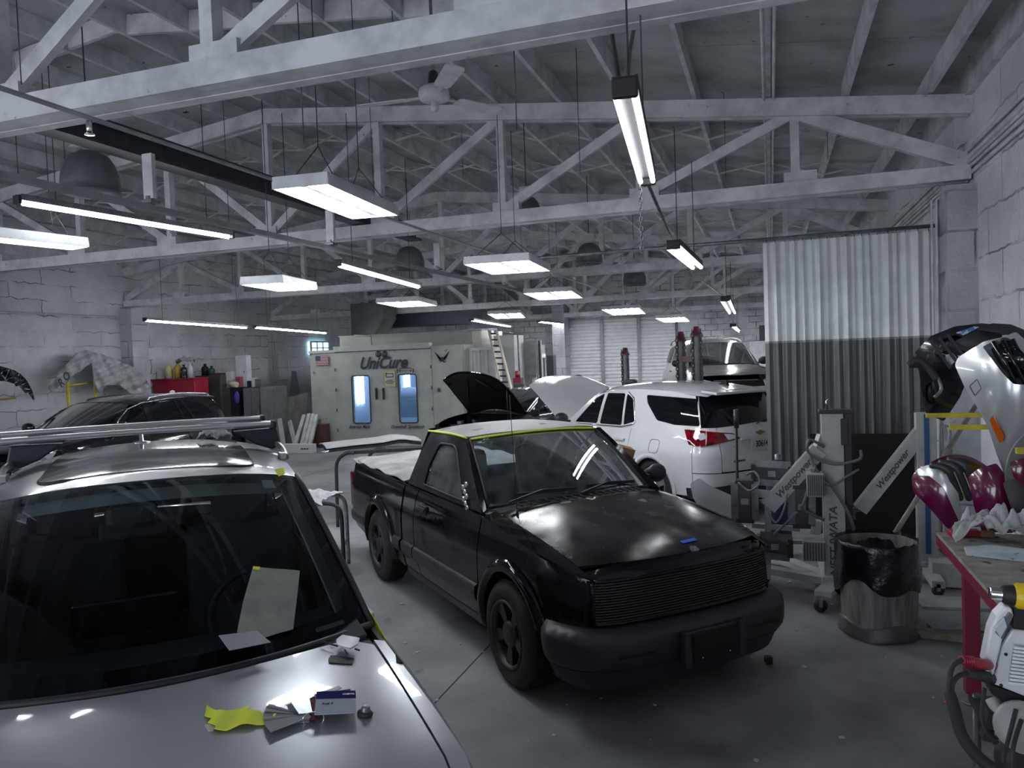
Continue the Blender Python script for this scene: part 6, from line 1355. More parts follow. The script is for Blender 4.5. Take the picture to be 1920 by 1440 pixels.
# frame cabinet right of the booth
WL=pm('warm_white_steel',(.52,.53,.52),.45,c2=(.42,.43,.42),ns=3)
t=thing('booth_control_cabinet','pale steel cabinet with open upright frames right of the booth','cabinet',(0,0,0)); a,b=X4+.02,bx(921,680,17.0).x; a+=.02
m=MB(); m.box(((a+b)/2,17.5,1.15),(b-a,.5,2.3)); m.build('cabinet_body',WL,t)
for k in range(4): MB().box((a+(b-a)*(k+.0)/3,17.22,1.2),(.07,.06,2.2)).build('upright',WL,t)
MB().box(((a+b)/2,17.22,2.27),(b-a,.08,.07)).build('top_rail',WL,t); MB().box((a+(b-a)*.66,17.2,1.55),(.16,.06,.22)).build('switch_box',WHT,t)
t=thing('white_utility_cabinet','tall white cabinet standing right of the ladder with a pipe on its side','cabinet',(0,0,0)); a,b=bx(927,680,18.3).x,bx(965,680,18.3).x; MB().box(((a+b)/2,18.7,1.3),(b-a,.8,2.6)).build('cabinet_body',WL,t); MB().tube([(b-.1,18.25,2.65),(b+.12,18.25,2.6),(b+.14,18.25,1.2)],.02,8).build('pipe',STEEL,t)
t=thing('grey_junction_cabinet','grey box shaped unit between the white cabinet and the block column','cabinet',(0,0,0)); a,b=bx(975,680,19).x,bx(1003,680,19).x; MB().box(((a+b)/2,19.4,2.0),(b-a,.5,.9)).box(((a+b)/2-.05,19.4,.8),(b-a-.2,.4,1.6)).build('cabinet_body',GRY,t); MB().box((b+.05,19.3,1.9),(.06,.06,1.1)).build('conduit',STEELD,t)
struct(MB().box((bx(1048,600,26.6).x,26.8,2.6),(.45,.7,5.2)),'trim_11',PIL)
t=thing('fuel_pump_cabinet','narrow white panel with a black loop handle by the block column','cabinet',(0,0,0)); p=bx(1010,700,21); MB().box((p.x,21.2,p.z-.55),(.24,.3,2.2)).build('cabinet_body',WHT,t); m=MB(); m.tube([(p.x-.04,21.03,p.z+.0),(p.x-.04,21.03,p.z-.35),(p.x+.04,21.03,p.z-.35),(p.x+.04,21.03,p.z)],.012,6); m.build('loop_handle',BLK,t); MB().box((p.x+.33,21.2,p.z-.45),(.2,.3,1.9)).build('dark_side',BLK,t)
t=thing('red_fuel_can','dark red metal box with red canister on top beside the white cabinet','container',(0,0,0)); p=bx(972,718,17); MB().box((p.x,17.0,p.z),(.19,.2,.24)).build('box',MAR,t); MB().cyl((p.x-.02,17,p.z+.12),(p.x-.02,17,p.z+.28),.05,12).build('canister',RED,t); MB().box((p.x,17.05,(p.z-.12)/2),(.3,.3,p.z-.12)).build('stand',GRY,t)
# ladder
LD=pm('tan_fibreglass',(.42,.35,.27),.5,c2=(.34,.29,.23),ns=6)
t=thing('extension_ladder','tan ladder with black rungs leaning against the booth plenum','ladder',(0,0,0)); yb,yt=16.3,17.05
for u0,u1 in((917,940),(931,957)): a=bx(u0,620,yt);b=bx(u1,722,yb); d_=b-a; b=a+d_*((a.z)/( -d_.z)); MB().bar(a,b,.035,.09,(0,1,0)).build('side_rail',LD,t)
for k in range(11):
    f_=(k+.5)/9; p=bx(917+23*f_,620+102*f_,yt+(yb-yt)*f_); q=bx(931+26*f_,620+102*f_,yt+(yb-yt)*f_); 
    if p.z>.1: MB().cyl(p,q,.018,8).build('rung',BLK,t)
for u,v in((920,622),(929,622)): MB().box(bx(u,v,yt),(.05,.08,.06)).build('top_cap',STEEL,t)
# ---- lift posts
LP_=pm('lift_post_grey',(.11,.105,.11),.5,c2=(.16,.155,.16),ns=4); LR_=pm('lift_post_red',(.075,.018,.026),.5)
def liftpost(label,u,vt,y,wd):
    p=aty(u,vt,y); t=thing('lift_post',label,'lift post',(p.x,y,0),group='vehicle lift posts with chains'); h=p.z
    MB().lathe([(wd/2,.0),(wd/2,h-.16)],20).build('column',LP_,t); m=MB(); m.lathe([(wd*.62,h-.17),(wd*.62,h-.13),(wd*.5,h-.13),(wd*.30,h),(0,h)],8); m.build('cap',LR_,t); MB().box((0,0,.01),(wd*2.4,wd*2.4,.02)).build('base_plate',LP_,t)
    for s_ in(-1,1):
        m=MB(); chainlinks(m,(s_*wd*.42,-wd*.5,h-.05),(s_*wd*.42,-wd*.55,.4),.075,.009); m.build('chain',STEELD,t)
    return t
liftpost('lift post with chain left of the raised car, behind the white roof',1276,622,13.2,.15); liftpost('taller lift post with chain in front of the raised car windscreen',1306,612,12.6,.16); liftpost('lone lift post with chain in front of the roll-up door',1172,652,17.2,.16)
t=thing('lift_clamp','dark red lift clamp bar joining the two near lift posts','clamp',(0,0,0)); a=aty(1279,673,13.1);b=aty(1303,673,12.72); m=MB(); m.bar(a,b,.05,.09); m.build('clamp_bar',LR_,t); MB().ball(b+Vector((.05,0,-.02)),.06,10,(1,.8,1.2)).build('clamp_head',LR_,t)
t=thing('black_speaker_box','black rounded case and flat box by the lone lift post','case',(0,0,0)); p=aty(1183,716,16.6); MB().box(p+Vector((0,0,-.15)),(.26,.3,.42)).build('case',BLK,t,bevel=.06); MB().box(p+Vector((.26,0,-.17)),(.25,.2,.32)).build('flat_box',pm('dark_green_box',(.03,.035,.03),.6),t); MB().box((p.x,p.y,(p.z-.36)/2),(.9,.4,p.z-.36)).build('stand',STEELD,t)
t=thing('dark_drum','grey domed drum lid just showing above the white hood','drum',(0,0,0)); p=aty(1084,702,18.); MB().lathe([(.0,p.z),(.06,p.z-.01),(.10,p.z-.05),(.115,p.z-.12),(.115,0)],20,Matrix.Translation((p.x,18.,0))).build('body',pm('dull_drum_grey',(.07,.07,.075),.6),t)
t=thing('white_wall_box','white cabinet on the back wall behind the raised car','cabinet',(0,0,0)); a=aty(1414,640,26.9);b=aty(1432,640,26.9); MB().box(((a.x+b.x)/2,26.95,aty(1420,665,26.9).z),(b.x-a.x+.3,.3,.9)).build('cabinet_body',WHT,t)
struct(MB().box((aty(1436,650,27.1).x,27.12,aty(1436,635,27.1).z-.2),(.4,.1,1.3)),'window_2',pm('dark_window_panes',(.02,.022,.028),.2))
# ---- window high in the left wall
p,q=atx(577,641,-14.98),atx(611,664,-14.98); win=struct(MB().box((-14.93,(p.y+q.y)/2,(p.z+q.z)/2),(.10,q.y-p.y,p.z-q.z)),'window_1',pm('daylit_pane',(.3,.5,.6),.3,emis=(.45,.80,1.),es=1.3))
m=MB(); yy=(p.y+q.y)/2
for k in(0,.33,.66,1): m.box((-14.86,p.y+(q.y-p.y)*k,(p.z+q.z)/2),(.05,.045,p.z-q.z))
m.box((-14.86,yy,p.z),(.05,q.y-p.y,.05)).box((-14.86,yy,q.z),(.05,q.y-p.y,.05)).box((-14.86,yy,(p.z+q.z)/2),(.04,q.y-p.y,.03)); m.build('window_frame',WHT,win)
# ---- cabinets and tool chest near the left wall
CY_=16.7; cx=lambda u,v=750,y=16.7: aty(u,v,y)
CG=pm('dark_olive_steel',(.05,.052,.052),.5,c2=(.08,.082,.08),ns=4); CL=pm('light_locker_grey',(.17,.175,.18),.45,c2=(.13,.135,.14),ns=4)
def cab(name,label,u0,u1,vt,y,mat,d=.55,doors=1,dm=None,parts=True):
    a,b=cx(u0,vt,y),cx(u1,vt,y); h=a.z; t=thing(name,label,'cabinet',((a.x+b.x)/2,y+d/2,0)); w_=b.x-a.x
    MB().box((0,0,h/2),(w_,d,h)).build('body',mat,t)
    for k in range(doors): x=-w_/2+w_*(k+.5)/doors; dd=MB().box((x,-d/2-.012,h/2+.02),(w_/doors-.015,.022,h-.08)).build('door',dm or mat,t); MB().box((x+w_/doors*.36,-d/2-.035,h*.55),(.02,.02,.12)).build('handle',CHR,dd)
    return t,a,b,h
cab('storage_cabinet','dark steel storage cabinet behind the black crossover, right of the red chest',366,413,705,16.7,CG,doors=2)
t,a,b,h=cab('locker_cabinet','dark open locker with a purple bundle inside, between grey cabinets',419,447,727,16.8,BLK,doors=0)
MB().box((a.x-t.location.x+.10,-.29,h/2),(.20,.03,h)).build('open_door',CG,t)
tt=thing('purple_bundle','small purple bundle hanging in the dark locker opening','bundle',aty(444,745,16.45)); MB().ball((0,0,0),.10,10,(.8,.5,1.6)).build('fabric',pm('purple_cloth',(.10,.04,.28),.8),tt)
cab('locker_cabinet','grey double locker right of the purple bundle',456,486,727,16.75,CG,doors=2,dm=CL)
cab('locker_cabinet','plain grey steel locker at the right end of the cabinet row',488,513,726,16.3,CL,doors=1)
t=thing('tool_chest','red steel tool chest on a cabinet beside the wrapped bumper','tool chest',(0,0,0)); a,b=cx(284,713,15.6),cx(362,713,15.6)
m=MB(); m.box(((a.x+b.x)/2,15.9,(a.z+.0)-.26),(b.x-a.x,.5,.52)); m.build('upper_box',RED,t,bevel=.015); MB().box(((a.x+b.x)/2,15.9,(a.z-.52)/2),(b.x-a.x,.5,a.z-.52)).build('base_cabinet',CG,t); MB().box(((a.x+b.x)/2,15.88,a.z+.01),(b.x-a.x+.05,.56,.03)).build('lid',RED,t)
hc=a.z+.027; 
def bottle(name,label,u,y,z,r,h,mat,cap,neck=.35,grp=None,cat='bottle'):
    x=cx(u,700,y).x; t=thing(name,label,cat,(x,y,z),group=grp); MB().lathe([(0,0),(r,0),(r,h*.62),(r*.75,h*.75),(r*neck,h*.84),(r*neck,h*.92),(0,h*.92)],14).build('body',mat,t); MB().lathe([(0,h*.9),(r*neck*1.15,h*.9),(r*neck*1.15,h),(0,h)],12).build('cap',cap,t)
WP_=pm('white_plastic',(.55,.56,.57),.4); YP=pm('yellow_label_plastic',(.62,.58,.10),.4,c2=(.45,.47,.5),ns=14,lo=.5,hi=.55); OR=pm('ochre_can',(.42,.28,.04),.4); GN=pm('green_bottle',(.01,.09,.06),.3)
bottle('spray_bottle','yellow labelled white bottle on the red tool chest',317,15.9,hc,.10,.40,YP,WP_); bottle('ochre_jug','ochre jug on the red chest right of the yellow bottle',334,15.9,hc,.10,.42,OR,BLK,cat='jug'); bottle('black_jug','black jug with pale label in the middle of the tool chest',345,15.88,hc,.09,.34,pm('black_jug_label',(.02,.02,.02),.4,c2=(.3,.3,.3),ns=12,lo=.55,hi=.6),BLK,cat='jug'); bottle('clear_bottle','pale blue-white bottle at the right end of the red chest',357,15.9,hc,.075,.38,pm('pale_bottle',(.42,.47,.52),.3),WP_)
tt=thing('white_carton','small white carton at the left end of the red chest','box',(cx(302,700,15.9).x,15.9,hc)); MB().box((0,0,.10),(.16,.14,.2)).build('carton',WP_,tt); tt=thing('small_tin','low grey tin at the far left of the red chest','tin',(cx(292,700,15.9).x,15.95,hc)); MB().lathe([(0,0),(.06,0),(.06,.16),(0,.16)],14).build('tin',STEEL,tt)
rag('plastic_wad','crumpled silver plastic wad piled on the jugs',(cx(342,690,15.95).x,16.02,hc+.385),.26,.14,.16,pm('silver_plastic',(.35,.36,.38),.25),8)
z2=cx(390,705,16.7).z+.005
bottle('black_canister','black canister on the dark storage cabinet',385,17.0,z2,.10,.32,BLK,BLK,cat='canister'); bottle('green_bottle','dark green bottle on the dark storage cabinet',397,16.95,z2,.085,.26,GN,BLK)
tt=thing('flat_tray','low dark red tray at the right end of the storage cabinet','tray',(cx(405,700,16.9).x,17.02,z2)); MB().box((0,0,.03),(.36,.3,.06)).build('tray',pm('dull_red_tray',(.10,.03,.035),.6),tt)
z3=cx(440,727,16.8).z+.004
for i,(u,w_,h_,mt,nm,lb) in enumerate(((422,.14,.34,WP_,'white_carton','tall white carton stack left of the pale green roll'),(432,.16,.42,WP_,'white_carton','taller white carton behind the pale green roll'),(449,.13,.28,pm('pink_label_box',(.32,.06,.09),.5),'pink_box','pink box on the lockers'),(470,.12,.16,BLK,'black_tin','black tin right of the pink box'),(478,.10,.24,WP_,'white_carton','narrow white carton near the right end of the lockers'),(484,.07,.20,STEEL,'grey_tin','grey tin at the right end of the lockers'))):
    tt=thing(nm,lb,'box',(cx(u,720,17.0).x,17.0,z3)); MB().box((0,0,h_/2),(w_,.14,h_)).build('carton',mt,tt)
tt=thing('tape_roll','pale cream masking roll lying on the lockers','roll',(cx(438,715,16.9).x,16.86,z3+.09)); MB().cyl((-.12,0,0.02),(.14,0,-.02),.075,16).build('roll',pm('cream_roll',(.5,.5,.36),.6),tt)
tt=thing('white_wall_cabinet','tall narrow white box standing on the lockers','box',(cx(455,700,17.15).x,17.2,z3)); MB().box((0,0,.42),(.34,.2,.84)).build('cabinet_body',WHT,tt); MB().box((.09,-.105,.4),(.02,.01,.04)).build('latch',BLK,tt)
# ---- wrapped bumper and black bumper on the left wall
FILM=pm('translucent_film',(.40,.41,.43),.25,c2=(.30,.31,.33),ns=7,bump=1.,bs=4,coat=.3)
def panx(m,poly,Xf,bul=0.,holes=(),st=9,depth=.02):
    us=[p[0] for p in poly];vs=[p[1] for p in poly]; u0,u1,v0,v1=min(us),max(us),min(vs),max(vs)
    def f(u,v):
        a=(u-u0)/(u1-u0)*2-1;b=(v-v0)/(v1-v0)*2-1; k=1-(a*a+b*b)*.5; return atx(u,v,Xf+bul*k+.09*math.sin(u*.17+v*.09)*math.cos(v*.21-u*.05))
    return sheet(m,f,poly,holes,st,depth,flip=True)
t=thing('wrapped_bumper','car bumper wrapped in crumpled clear film standing on the yellow rack at left','bumper cover',(0,0,0))
po=rnd([(92,728),(118,690),(146,661),(166,657),(215,672),(255,690),(275,712),(281,725),(268,742),(262,760),(252,742),(225,722),(200,722),(188,738),(178,718),(172,680),(140,700),(120,725),(112,722),(100,735)],4,3)
m=MB(); panx(m,po,-14.7,.35,depth=.03,st=7); m.build('film_cover',FILM,t)
for ch,u,v in(('R',115,718),('O',125,706)): text(ch,.24,facing(atx(u,v,-14.22),(-.25,1,.5),(0,-.4,1)),INK,t,name='marker_letter',bold=.008)
t=thing('bumper_stand','yellow tube rack standing at the left wall under the wrapped bumper','rack',(0,0,0)); a,b,c3=atx(126,706,-14.6),atx(176,690,-14.6),atx(226,712,-14.6)
for p in(a,b): MB().cyl((p.x,p.y,.0),p,.032,10).build('upright',YEL,t)
MB().cyl((a.x,a.y,atx(128,723,-14.6).z),(b.x,b.y,atx(176,717,-14.6).z),.02,8).build('cross_tube',YEL,t); MB().cyl((b.x,b.y,atx(178,722,-14.6).z),(c3.x,c3.y,c3.z),.02,8).build('cross_tube',YEL,t)
t=thing('black_wall_bumper','black curved bumper hanging at the left wall, cut by the photo edge','bumper cover',(0,0,0)); m=MB(); panx(m,rnd([(-60,690),(0,686),(30,695),(50,712),(62,735),(64,753),(52,735),(38,722),(20,718),(0,708),(-60,705)],4,3),-14.6,.3,depth=.06); m.build('cover',GB,t); MB().cyl(atx(-30,752,-14.9),atx(30,746,-14.6),.02,8).build('rack_arm',pm('dull_yellow_arm',(.25,.2,.05),.5),t)
t=thing('wall_pipe','thin pipe running level along the left wall','pipe',(0,0,0)); MB().tube([(-14.93,-3,3.36),(-14.93,14.7,3.36)],.02,8).build('pipe',W,t)
# ---- things leaning left of the booth
DS=pm('dirty_grey_sheet',(.13,.13,.125),.8,c2=(.09,.09,.088),ns=3,c3=(.25,.25,.24),c3s=9,c3lo=.66)
t=thing('leaning_board','dark blue-grey board leaning on the left wall beside the booth','board',(0,0,0)); m=MB(); m.prism([(0,0),(.55,0),(.42,1.0),(.18,1.9),(.05,1.9)],.03,facing((cx(534,745,18.2).x,18.2,.0),(1,0,0),(0,.18,1))); m.build('board',pm('blue_grey_board',(.06,.075,.09),.7),t)
t=thing('tarp_sheet','dirty grey sheet draped over a stack left of the spray booth','tarp',(0,0,0)); a,b=cx(527,740,16.95),cx(578,740,16.95); P=[]
for i in range(10):
    z=a.z*(1-i/9.); P.append([Vector((a.x+(b.x-a.x)*j/9-.0,16.95-.25*(i/9)+.04*math.sin(j*1.7+i*.6),z-.05*math.sin(j*.5)*(1-i/9))) for j in range(10)])
m=MB(); m.grid(P,two=.01); m.build('sheet',DS,t)
ALU=pm('white_aluminium_trim',(.50,.51,.52),.35,.2,c2=(.36,.37,.38),ns=6)
t=thing('trim_bundle','bundle of white metal trim strips leaning against the booth corner','metal strips',(0,0,0))
for i,(u0,v0,u1,v1) in enumerate(((571,778,552,840),(580,776,565,842),(588,776,572,842),(594,778,580,844),(543,790,555,842))): 
    a=cx(u0,v0,16.45);b=atz(u1,v1,.03); b=Vector((b.x,15.95,.04)); b.x=cx(u1,v1,15.95).x; MB().bar(a,b,.10,.05,(0,1,0)).build('strip',ALU,t)
t=thing('white_channel_box','long white boxed channel with slots on the floor before the trim strips','box',(0,0,0)); a=atz(531,849,0);b=atz(592,848,0); m=MB(); m.box(((a.x+b.x)/2,(a.y+b.y)/2,.10),(b.x-a.x,.20,.20)); w_=m.build('channel',WP_,t); 
for k in range(3): MB().box((a.x+(b.x-a.x)*(.68+.09*k),(a.y+b.y)/2-.102,.10),(.06,.006,.03)).build('slot',BLK,w_)
text('FRONTBUMPER',.05,facing(((a.x*.72+b.x*.28),(a.y+b.y)/2-.104,.12),(1,0,0),(0,0,1)),INK,w_) if False else None
t=thing('white_upright_strip','white upright board edge beside the grey locker end','board',(0,0,0)); a=cx(524,785,16.2); MB().bar(a,Vector((cx(533,845,16.0).x,16.0,0)),.12,.03,(0,1,0)).build('board',ALU,t)
t=thing('brown_crate','dark brown crate on the floor at the left corner of the booth','crate',(0,0,0)); a,b=cx(583,795,16.55),cx(614,795,16.55); MB().box(((a.x+b.x)/2,16.5,a.z/2),(b.x-a.x,.3,a.z)).build('crate',pm('dark_brown_crate',(.07,.03,.025),.6),t); MB().box(((a.x+b.x)/2-.1,16.5,a.z+.06),(.25,.2,.12)).build('grey_bundle',STEEL,t)
# ---- car panel on a stand behind the pickup, and the cloth covered stand
t=thing('panel_stand','black tube stand holding a white topped panel behind the pickup tailgate','stand',(0,0,0)); a=Vector((-4.95,8.55,0))
for dx,dy in((-.22,-.15),(.0,.25),(.62,-.02),(.75,.45)):
    m=MB(); m.tube(smooth_path([a+Vector((dx-.05,dy,.0)),a+Vector((dx-.04,dy,.55)),a+Vector((dx-.02,dy,.82)),a+Vector((dx+.10,dy+.03,.93)),a+Vector((dx+.2,dy+.05,.93))],5),.022,8); m.build('hoop_leg',BLK,t)
m=MB(); m.bar(a+Vector((-.15,-.1,.93)),a+Vector((.85,.45,.93)),.04,.04); m.build('cross_bar',BLK,t)
t=thing('loose_panel','long white topped car panel with a black underside lying on the stand','car panel',(0,0,0)); p0=atz(612,840,1.0);p1=atz(790,826,1.0); dd=(p1-p0); nn=Vector((-dd.y,dd.x,0)).normalized(); P=[];Q=[]
for i in range(13):
    f_=i/12; b=p0+dd*f_; z=.02*math.sin(f_*PI)+(.035*math.exp(-((f_-.78)/.14)**2)); P.append([b+nn*(w_*.62)+Vector((0,0,z+.03*math.sin(w_*PI))) for w_ in(0,.25,.5,.75,1)])
m=MB(); m.grid(P,two=.012); m.build('panel_skin',pm('dusty_white_top',(.42,.43,.44),.5),t); m=MB(); m.grid([[q-Vector((0,0,.03)) for q in r_] for r_ in P],two=.03); m.build('underside',BLK,t); MB().cyl(p0+Vector((-.08,0,-.06)),p0+Vector((.04,0,-.04)),.015,8).build('stud',CHR,t)
t=thing('cloth_stand','black hooped parts stand between the silver car and the pickup tail','stand',(0,0,0)); f0=atz(646,1082,0)
for dx,dy,mt in((0,0,BLK),(-.22,.45,STEEL),(-.75,-.35,BLK),(-.95,.15,STEEL)):
    b=f0+Vector((dx,dy,0)); m=MB(); m.tube(smooth_path([b,b+Vector((-.0,0,.35)),b+Vector((-.01,0,.62)),b+Vector((-.08,.0,.70)),b+Vector((-.22,-.0,.71))],5),.02,8); m.build('hoop_leg',mt,t)
for p_,q_ in(((-.2,0,.70),(-.97,-.35,.70)),((-.42,.45,.70),(-1.1,.15,.70)),((-.02,.0,.25),(-.24,.45,.25))): MB().bar(f0+Vector(p_),f0+Vector(q_),.028,.028).build('cross_bar',STEEL,t)
rag('masking_cloth','crumpled white cloth draped over the black hooped stand',tuple(f0+Vector((-.55,.05,.715))),.38,.34,.12,CLO,12,n=34,rz=.3)
# ============================================================ SMALL THINGS ON THE SILVER CAR
MW=Matrix.Translation((s1.root.location.x,s1.root.location.y,0))@Matrix.Rotation(R(-47)+PI,4,'Z'); MI=MW.inverted()
def hit(u,v,fn=None,lo=.3,hi=4.):
    """point of the silver hood seen at that place, in world space, with its normal"""
    d=ray(u,v).normalized(); fn=fn or s1.hoodf; t_=lo; prev=None
    while t_<hi:
        p=MI@(CAMP+d*t_); h=p.z-fn(p.x,p.y).z
        if h<0: break
        t_+=.004
    lo_,hi_=t_-.004,t_
    for _ in range(14):
        t_=(lo_+hi_)/2; p=MI@(CAMP+d*t_)
        if p.z<fn(p.x,p.y).z: hi_=t_
        else: lo_=t_
    p=MI@(CAMP+d*t_); e=.01; a=fn(p.x+e,p.y)-fn(p.x-e,p.y); b=fn(p.x,p.y+e)-fn(p.x,p.y-e); n=(MW.to_3x3()@a.cross(b)).normalized()
    return CAMP+d*t_,n
def seat(u,v,rz=0.,lift=0.):
    p,n=hit(u,v); q=n.to_track_quat('Z','Y').to_matrix().to_4x4(); return Matrix.Translation(p+n*lift)@q@Matrix.Rotation(rz,4,'Z')
def lay(name,label,cat,M):
    t=thing(name,label,cat); t.matrix_basis=M; return t
def hpt(u,v,lift=0.): p,n=hit(u,v); return p+n*lift
# paint chip fan
t=thing('paint_chip_deck','fan deck of paint sample cards on a wire ring, lying on the silver hood','sample cards'); o=hpt(583,1350,.004)
def card(poly,h0,th,mat,nm,tilt=0.):
    P=[hpt(u,v,h0) for u,v in poly]; c=hit(*poly[0])[1]; m=MB(); n=len(P); m.add(P+[p+c*th for p in P],[tuple(range(n))[::-1],tuple(range(n,2*n))]+[(i,(i+1)%n,n+(i+1)%n,n+i) for i in range(n)]); return m.build(nm,mat,t)
cols=[(.42,.43,.44),(.20,.20,.21),(.5,.5,.5),(.12,.12,.13),(.33,.33,.33),(.46,.47,.46),(.25,.25,.26),(.38,.40,.42)]
for k in range(9):
    a0=R(158+k*6); L_=86; ux,uy=math.cos(a0),-math.sin(a0)*.52
    p=(580,1350); w_=9; nx,ny=-uy*2.2,ux*.9; e=(p[0]+ux*L_,p[1]+uy*L_*1.3)
    card([(p[0]-nx*w_*.5,p[1]-ny*w_*.5),(p[0]+nx*w_*.5,p[1]+ny*w_*.5),(e[0]+nx*w_,e[1]+ny*w_),(e[0]-nx*w_,e[1]-ny*w_)],.002+.0016*k,.0012,pm('chip_grey_%d'%k,tuple(x*.7 for x in cols[k%8]),.7,spec=.2),'sample_card')
card([(560,1350),(585,1348),(575,1298),(536,1310),(548,1332)],.018,.0012,pm('chip_silver',(.40,.42,.45),.3,.5),'sample_card'); card([(571,1318),(605,1297),(610,1306),(580,1325)],.004,.001,pm('cream_card',(.55,.53,.36),.6),'sample_card')
card([(489,1350),(497,1360),(580,1356),(578,1350)],.003,.001,WP_,'sample_card')
MRN=pm('chip_maroon',(.09,.003,.022),.6,spec=.2); card([(590,1315),(655,1304),(657,1312),(596,1330)],.020,.002,MRN,'sample_card'); card([(588,1312),(634,1296),(640,1300),(592,1322)],.016,.002,cols and pm('chip_dark',(.06,.06,.07),.3),'sample_card')
card(rnd([(577,1318),(590,1314),(595,1358),(580,1356)],2,2),.010,.004,MRN,'sample_card')
top=card(rnd([(592,1314),(664,1312),(666,1353),(588,1357)],3,3),.026,.003,pm('card_white',(.36,.40,.48),.7,spec=.2),'cover_card')
c=hit(592,1314)[1]
def onc(poly,h0,mat,nm): P=[hpt(u,v,h0) for u,v in poly]; m=MB(); n=len(P); m.add(P+[p+c*.0006 for p in P],[tuple(range(n))[::-1],tuple(range(n,2*n))]+[(i,(i+1)%n,n+(i+1)%n,n+i) for i in range(n)]); return m.build(nm,mat,top)
onc([(592,1314),(664,1312),(665,1326),(591,1328)],.0295,pm('card_blue',(.006,.008,.12),.8,spec=.1),'blue_band')
a_,b_=hpt(600,1340,.031),hpt(640,1338,.031); r_=(b_-a_).normalized(); u_=c.cross(r_)
text('Audi 2',.012,facing(hpt(612,1337,.0305),r_,u_),INK,top,shear=.2); a2=hpt(651,1319,.0305); text('Car color',.008,facing(a2,r_,u_),WP_,top,bold=.0003) if False else text('LESONAL',.0085,facing(a2,r_,u_),WP_,top,bold=.0004)
rg=MB(); cc=hpt(587,1356,.012); rg.tube([cc+r_*(.030*math.cos(q))+u_*(.004*math.sin(q))+c*(.020*math.sin(q)) for q in[2*PI*k/20 for k in range(20)]],.0014,6,closed=True); rg.build('wire_ring',CHR,t)
# folded yellow tape
t=thing('yellow_tape_wad','bright yellow folded masking tape flags left of the sample cards','tape'); 
NE=pm('neon_yellow_tape',(.74,.80,.01),.55)
def flat(t,poly,h,th,mat,nm,n=3,wob=.004):
    pts=[]; m=MB(); sheet(m,lambda u,v:hpt(u,v,h+wob*(1+math.sin(u*.11+v*.07))),poly,(),8,th,flip=True); return m.build(nm,mat,t)
flat(t,[(388,1326),(405,1337),(425,1340),(468,1326),(463,1337),(495,1341),(518,1344),(512,1352),(495,1362),(450,1365),(425,1373),(402,1374),(405,1368),(390,1360),(398,1352),(384,1345)],.006,.002,NE,'tape_flag')
flat(t,[(384,1361),(396,1358),(404,1366),(400,1373),(390,1372)],.003,.003,CARD if False else pm('cream_core',(.5,.48,.4),.7),'paper_end',wob=.001)
# grey clip part
t=thing('plastic_cover_part','small silver plastic cap with black clip frame near the windscreen corner','plastic part')
flat(t,rnd([(628,1215),(640,1205),(672,1212),(668,1224),(655,1232),(630,1224)],2,2),.030,.004,SV,'silver_cap',wob=.001)
flat(t,rnd([(615,1238),(620,1230),(664,1236),(660,1247),(617,1244)],2,2),.004,.006,BLK,'clip_frame',wob=.0)
for a_,b_ in(((604,1213),(632,1222)),((645,1228),(650,1236)),((664,1226),(672,1230))): MB().tube([hpt(*a_,.018),hpt(*b_,.020)],.003,6).build('clip_arm',BLK,t)
for u,v in((604,1213),(622,1209)): MB().ball(hpt(u,v,.018),.006,8).build('clip_tip',BLK,t)
t=thing('rotary_dial','small round black knob with grey top right of the sample cards','knob'); M=seat(684,1340); MB().lathe([(0,0),(.022,0),(.024,.006),(.018,.012),(0,.012)],18,M).build('flange',RUB,t); MB().lathe([(.013,.01),(.013,.024),(.011,.027),(0,.027)],16,M).build('top',STEEL,t)
# masking paper on the screen
def scp(u,v,l=0.):
    """point of the windscreen seen at that place"""
    d=ray(u,v).normalized(); best=None; a,b=0.,.5
    for it in range(40):
        p=MW@s1.screenf(a,b); e=1e-3; pa=(MW@s1.screenf(a+e,b)-p)/e; pb=(MW@s1.screenf(a,b+e)-p)/e
        r_=p-CAMP; k=d*(r_.dot(d))-r_; A_=pa-d*pa.dot(d); B_=pb-d*pb.dot(d)
        aa,ab,bb,ka,kb=A_.dot(A_),A_.dot(B_),B_.dot(B_),k.dot(A_),k.dot(B_); D=aa*bb-ab*ab; a+=(ka*bb-kb*ab)/D; b+=(kb*aa-ka*ab)/D
    n=pa.cross(pb).normalized(); n=-n if n.dot(d)>0 else n; return MW@s1.screenf(a,b)+n*l
def onscreen(name,label,cat,poly,mat,l=.006,extra=()):
    t=thing(name,label,cat); m=MB(); sheet(m,lambda u,v:scp(u,v,l+.004*math.sin(u*.09)*math.sin(v*.05)),poly,(),12,.0015,flip=True); m.build('sheet',mat,t); return t
t=onscreen('masking_paper','large grey yellow edged masking paper stuck on the silver car windscreen','paper',[(473,1067),(560,1074),(548,1183),(488,1201),(443,1190),(455,1130)],pm('sprayed_masking_paper',(.20,.21,.25),.45,.4,c2=(.34,.38,.26),ns=3.5),.012)
m=MB(); sheet(m,lambda u,v:scp(u,v,.015+.004*math.sin(u*.09)*math.sin(v*.05)),[(473,1067),(486,1068),(484,1074),(472,1073)],(),6,.001,flip=True); m.build('tape_corner',NE,t)
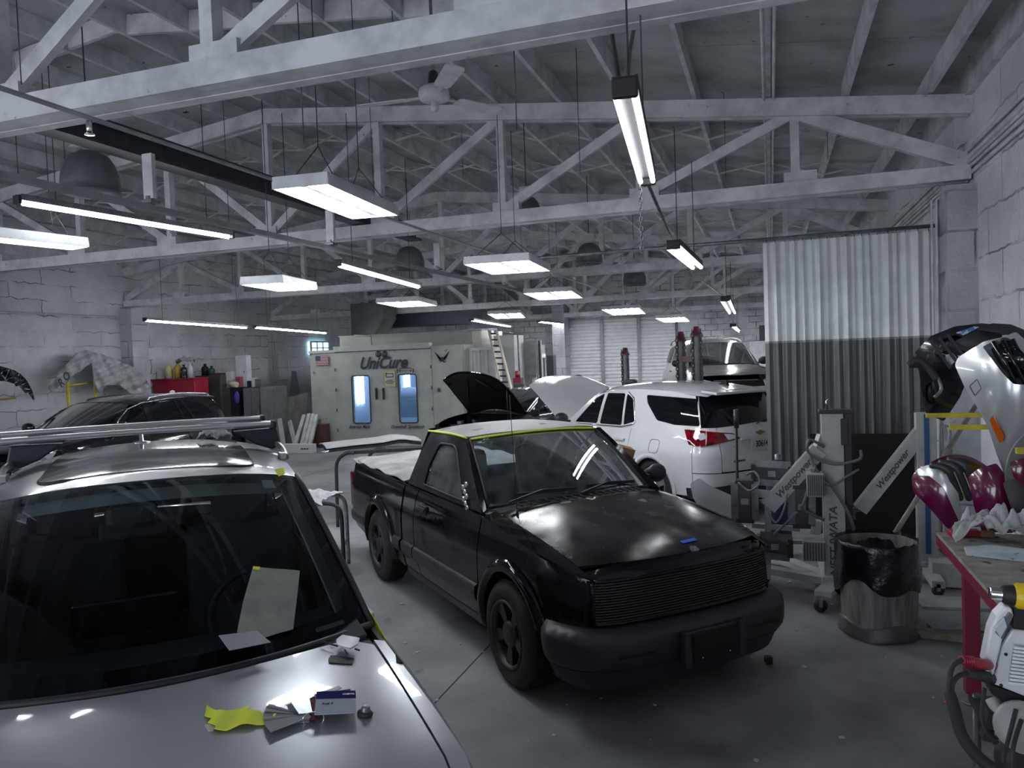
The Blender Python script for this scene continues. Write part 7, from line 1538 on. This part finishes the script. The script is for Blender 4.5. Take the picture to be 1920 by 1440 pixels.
t=thing('small_paper','small pale paper square overlapping the windscreen base and hood','paper'); q0,q1,q2,q3=scp(409,1196,.012),scp(480,1187,.012),scp(497,1226,.06),scp(424,1242,.06); k_=R(-0); MB().grid([[q0.lerp(q1,i/6).lerp(q3.lerp(q2,i/6),j/6)-ray(440,1210).normalized()*.02 for i in range(7)] for j in range(7)],two=.0012).build('sheet',pm('pale_violet_paper',(.24,.245,.29),.6),t)
# tape at the roof corner and the mirror hole
t=onscreen('roof_tape_tab','bright yellow tape tab at the roof corner of the silver car','tape',[(513,884),(531,881),(533,892),(521,897)],NE,.012)
t=onscreen('mirror_tape','yellow green tape strip beside the pillar foot of the silver car','tape',[(640,1065),(646,1066),(690,1155),(684,1168),(680,1152)],NE,.03) if False else None
t=thing('mirror_tape','yellow green tape strip at the missing mirror of the silver car','tape'); m=MB()
P=[]
for q in((1.70,.95),(1.80,1.02),(1.95,1.045),(2.08,1.05)): g=s1.G(q[0],q[1],-1); P.append([MW@(g+Vector((0,-.02,.0))),MW@(g+Vector((0,-.022,.03)))])
m.grid(P,two=.003); m.build('strip',NE,t)
t=thing('roof_cloth','white rag lying on the silver roof beside the bar foot','cloth'); 
bpy.data.objects.remove(t); w_=MW@Vector((3.45,-.32,1.665)); rag('roof_cloth','white rag lying on the silver roof beside the bar foot',tuple(w_),.085,.06,.07,CLO,21)
t=thing('antenna_stud','small bright metal stud standing on the silver roof in the middle','stud',MW@Vector((3.62,.06,1.655))); MB().lathe([(0,0),(.05,0),(.045,.006),(.012,.012),(.010,.05),(0,.052)],16).build('stud',CHR,t)
# ============================================================ LIGHT & VIEW
sc=bpy.context.scene
w=bpy.data.worlds.new('world'); sc.world=w; w.use_nodes=True
bg=w.node_tree.nodes['Background']; bg.inputs[0].default_value=(.84,.90,1,1); bg.inputs[1].default_value=2.7
sc.view_settings.view_transform='Standard'; sc.view_settings.look='None'; sc.view_settings.gamma=1; sc.view_settings.use_curve_mapping=False
sc.view_settings.exposure=1.1
sc.cycles.use_denoising=True
sc.cycles.max_bounces=6; sc.cycles.diffuse_bounces=3; sc.cycles.glossy_bounces=3; sc.cycles.transparent_max_bounces=12
sc.cycles.sample_clamp_indirect=6
sc.cycles.use_adaptive_sampling=True; sc.cycles.adaptive_threshold=.02
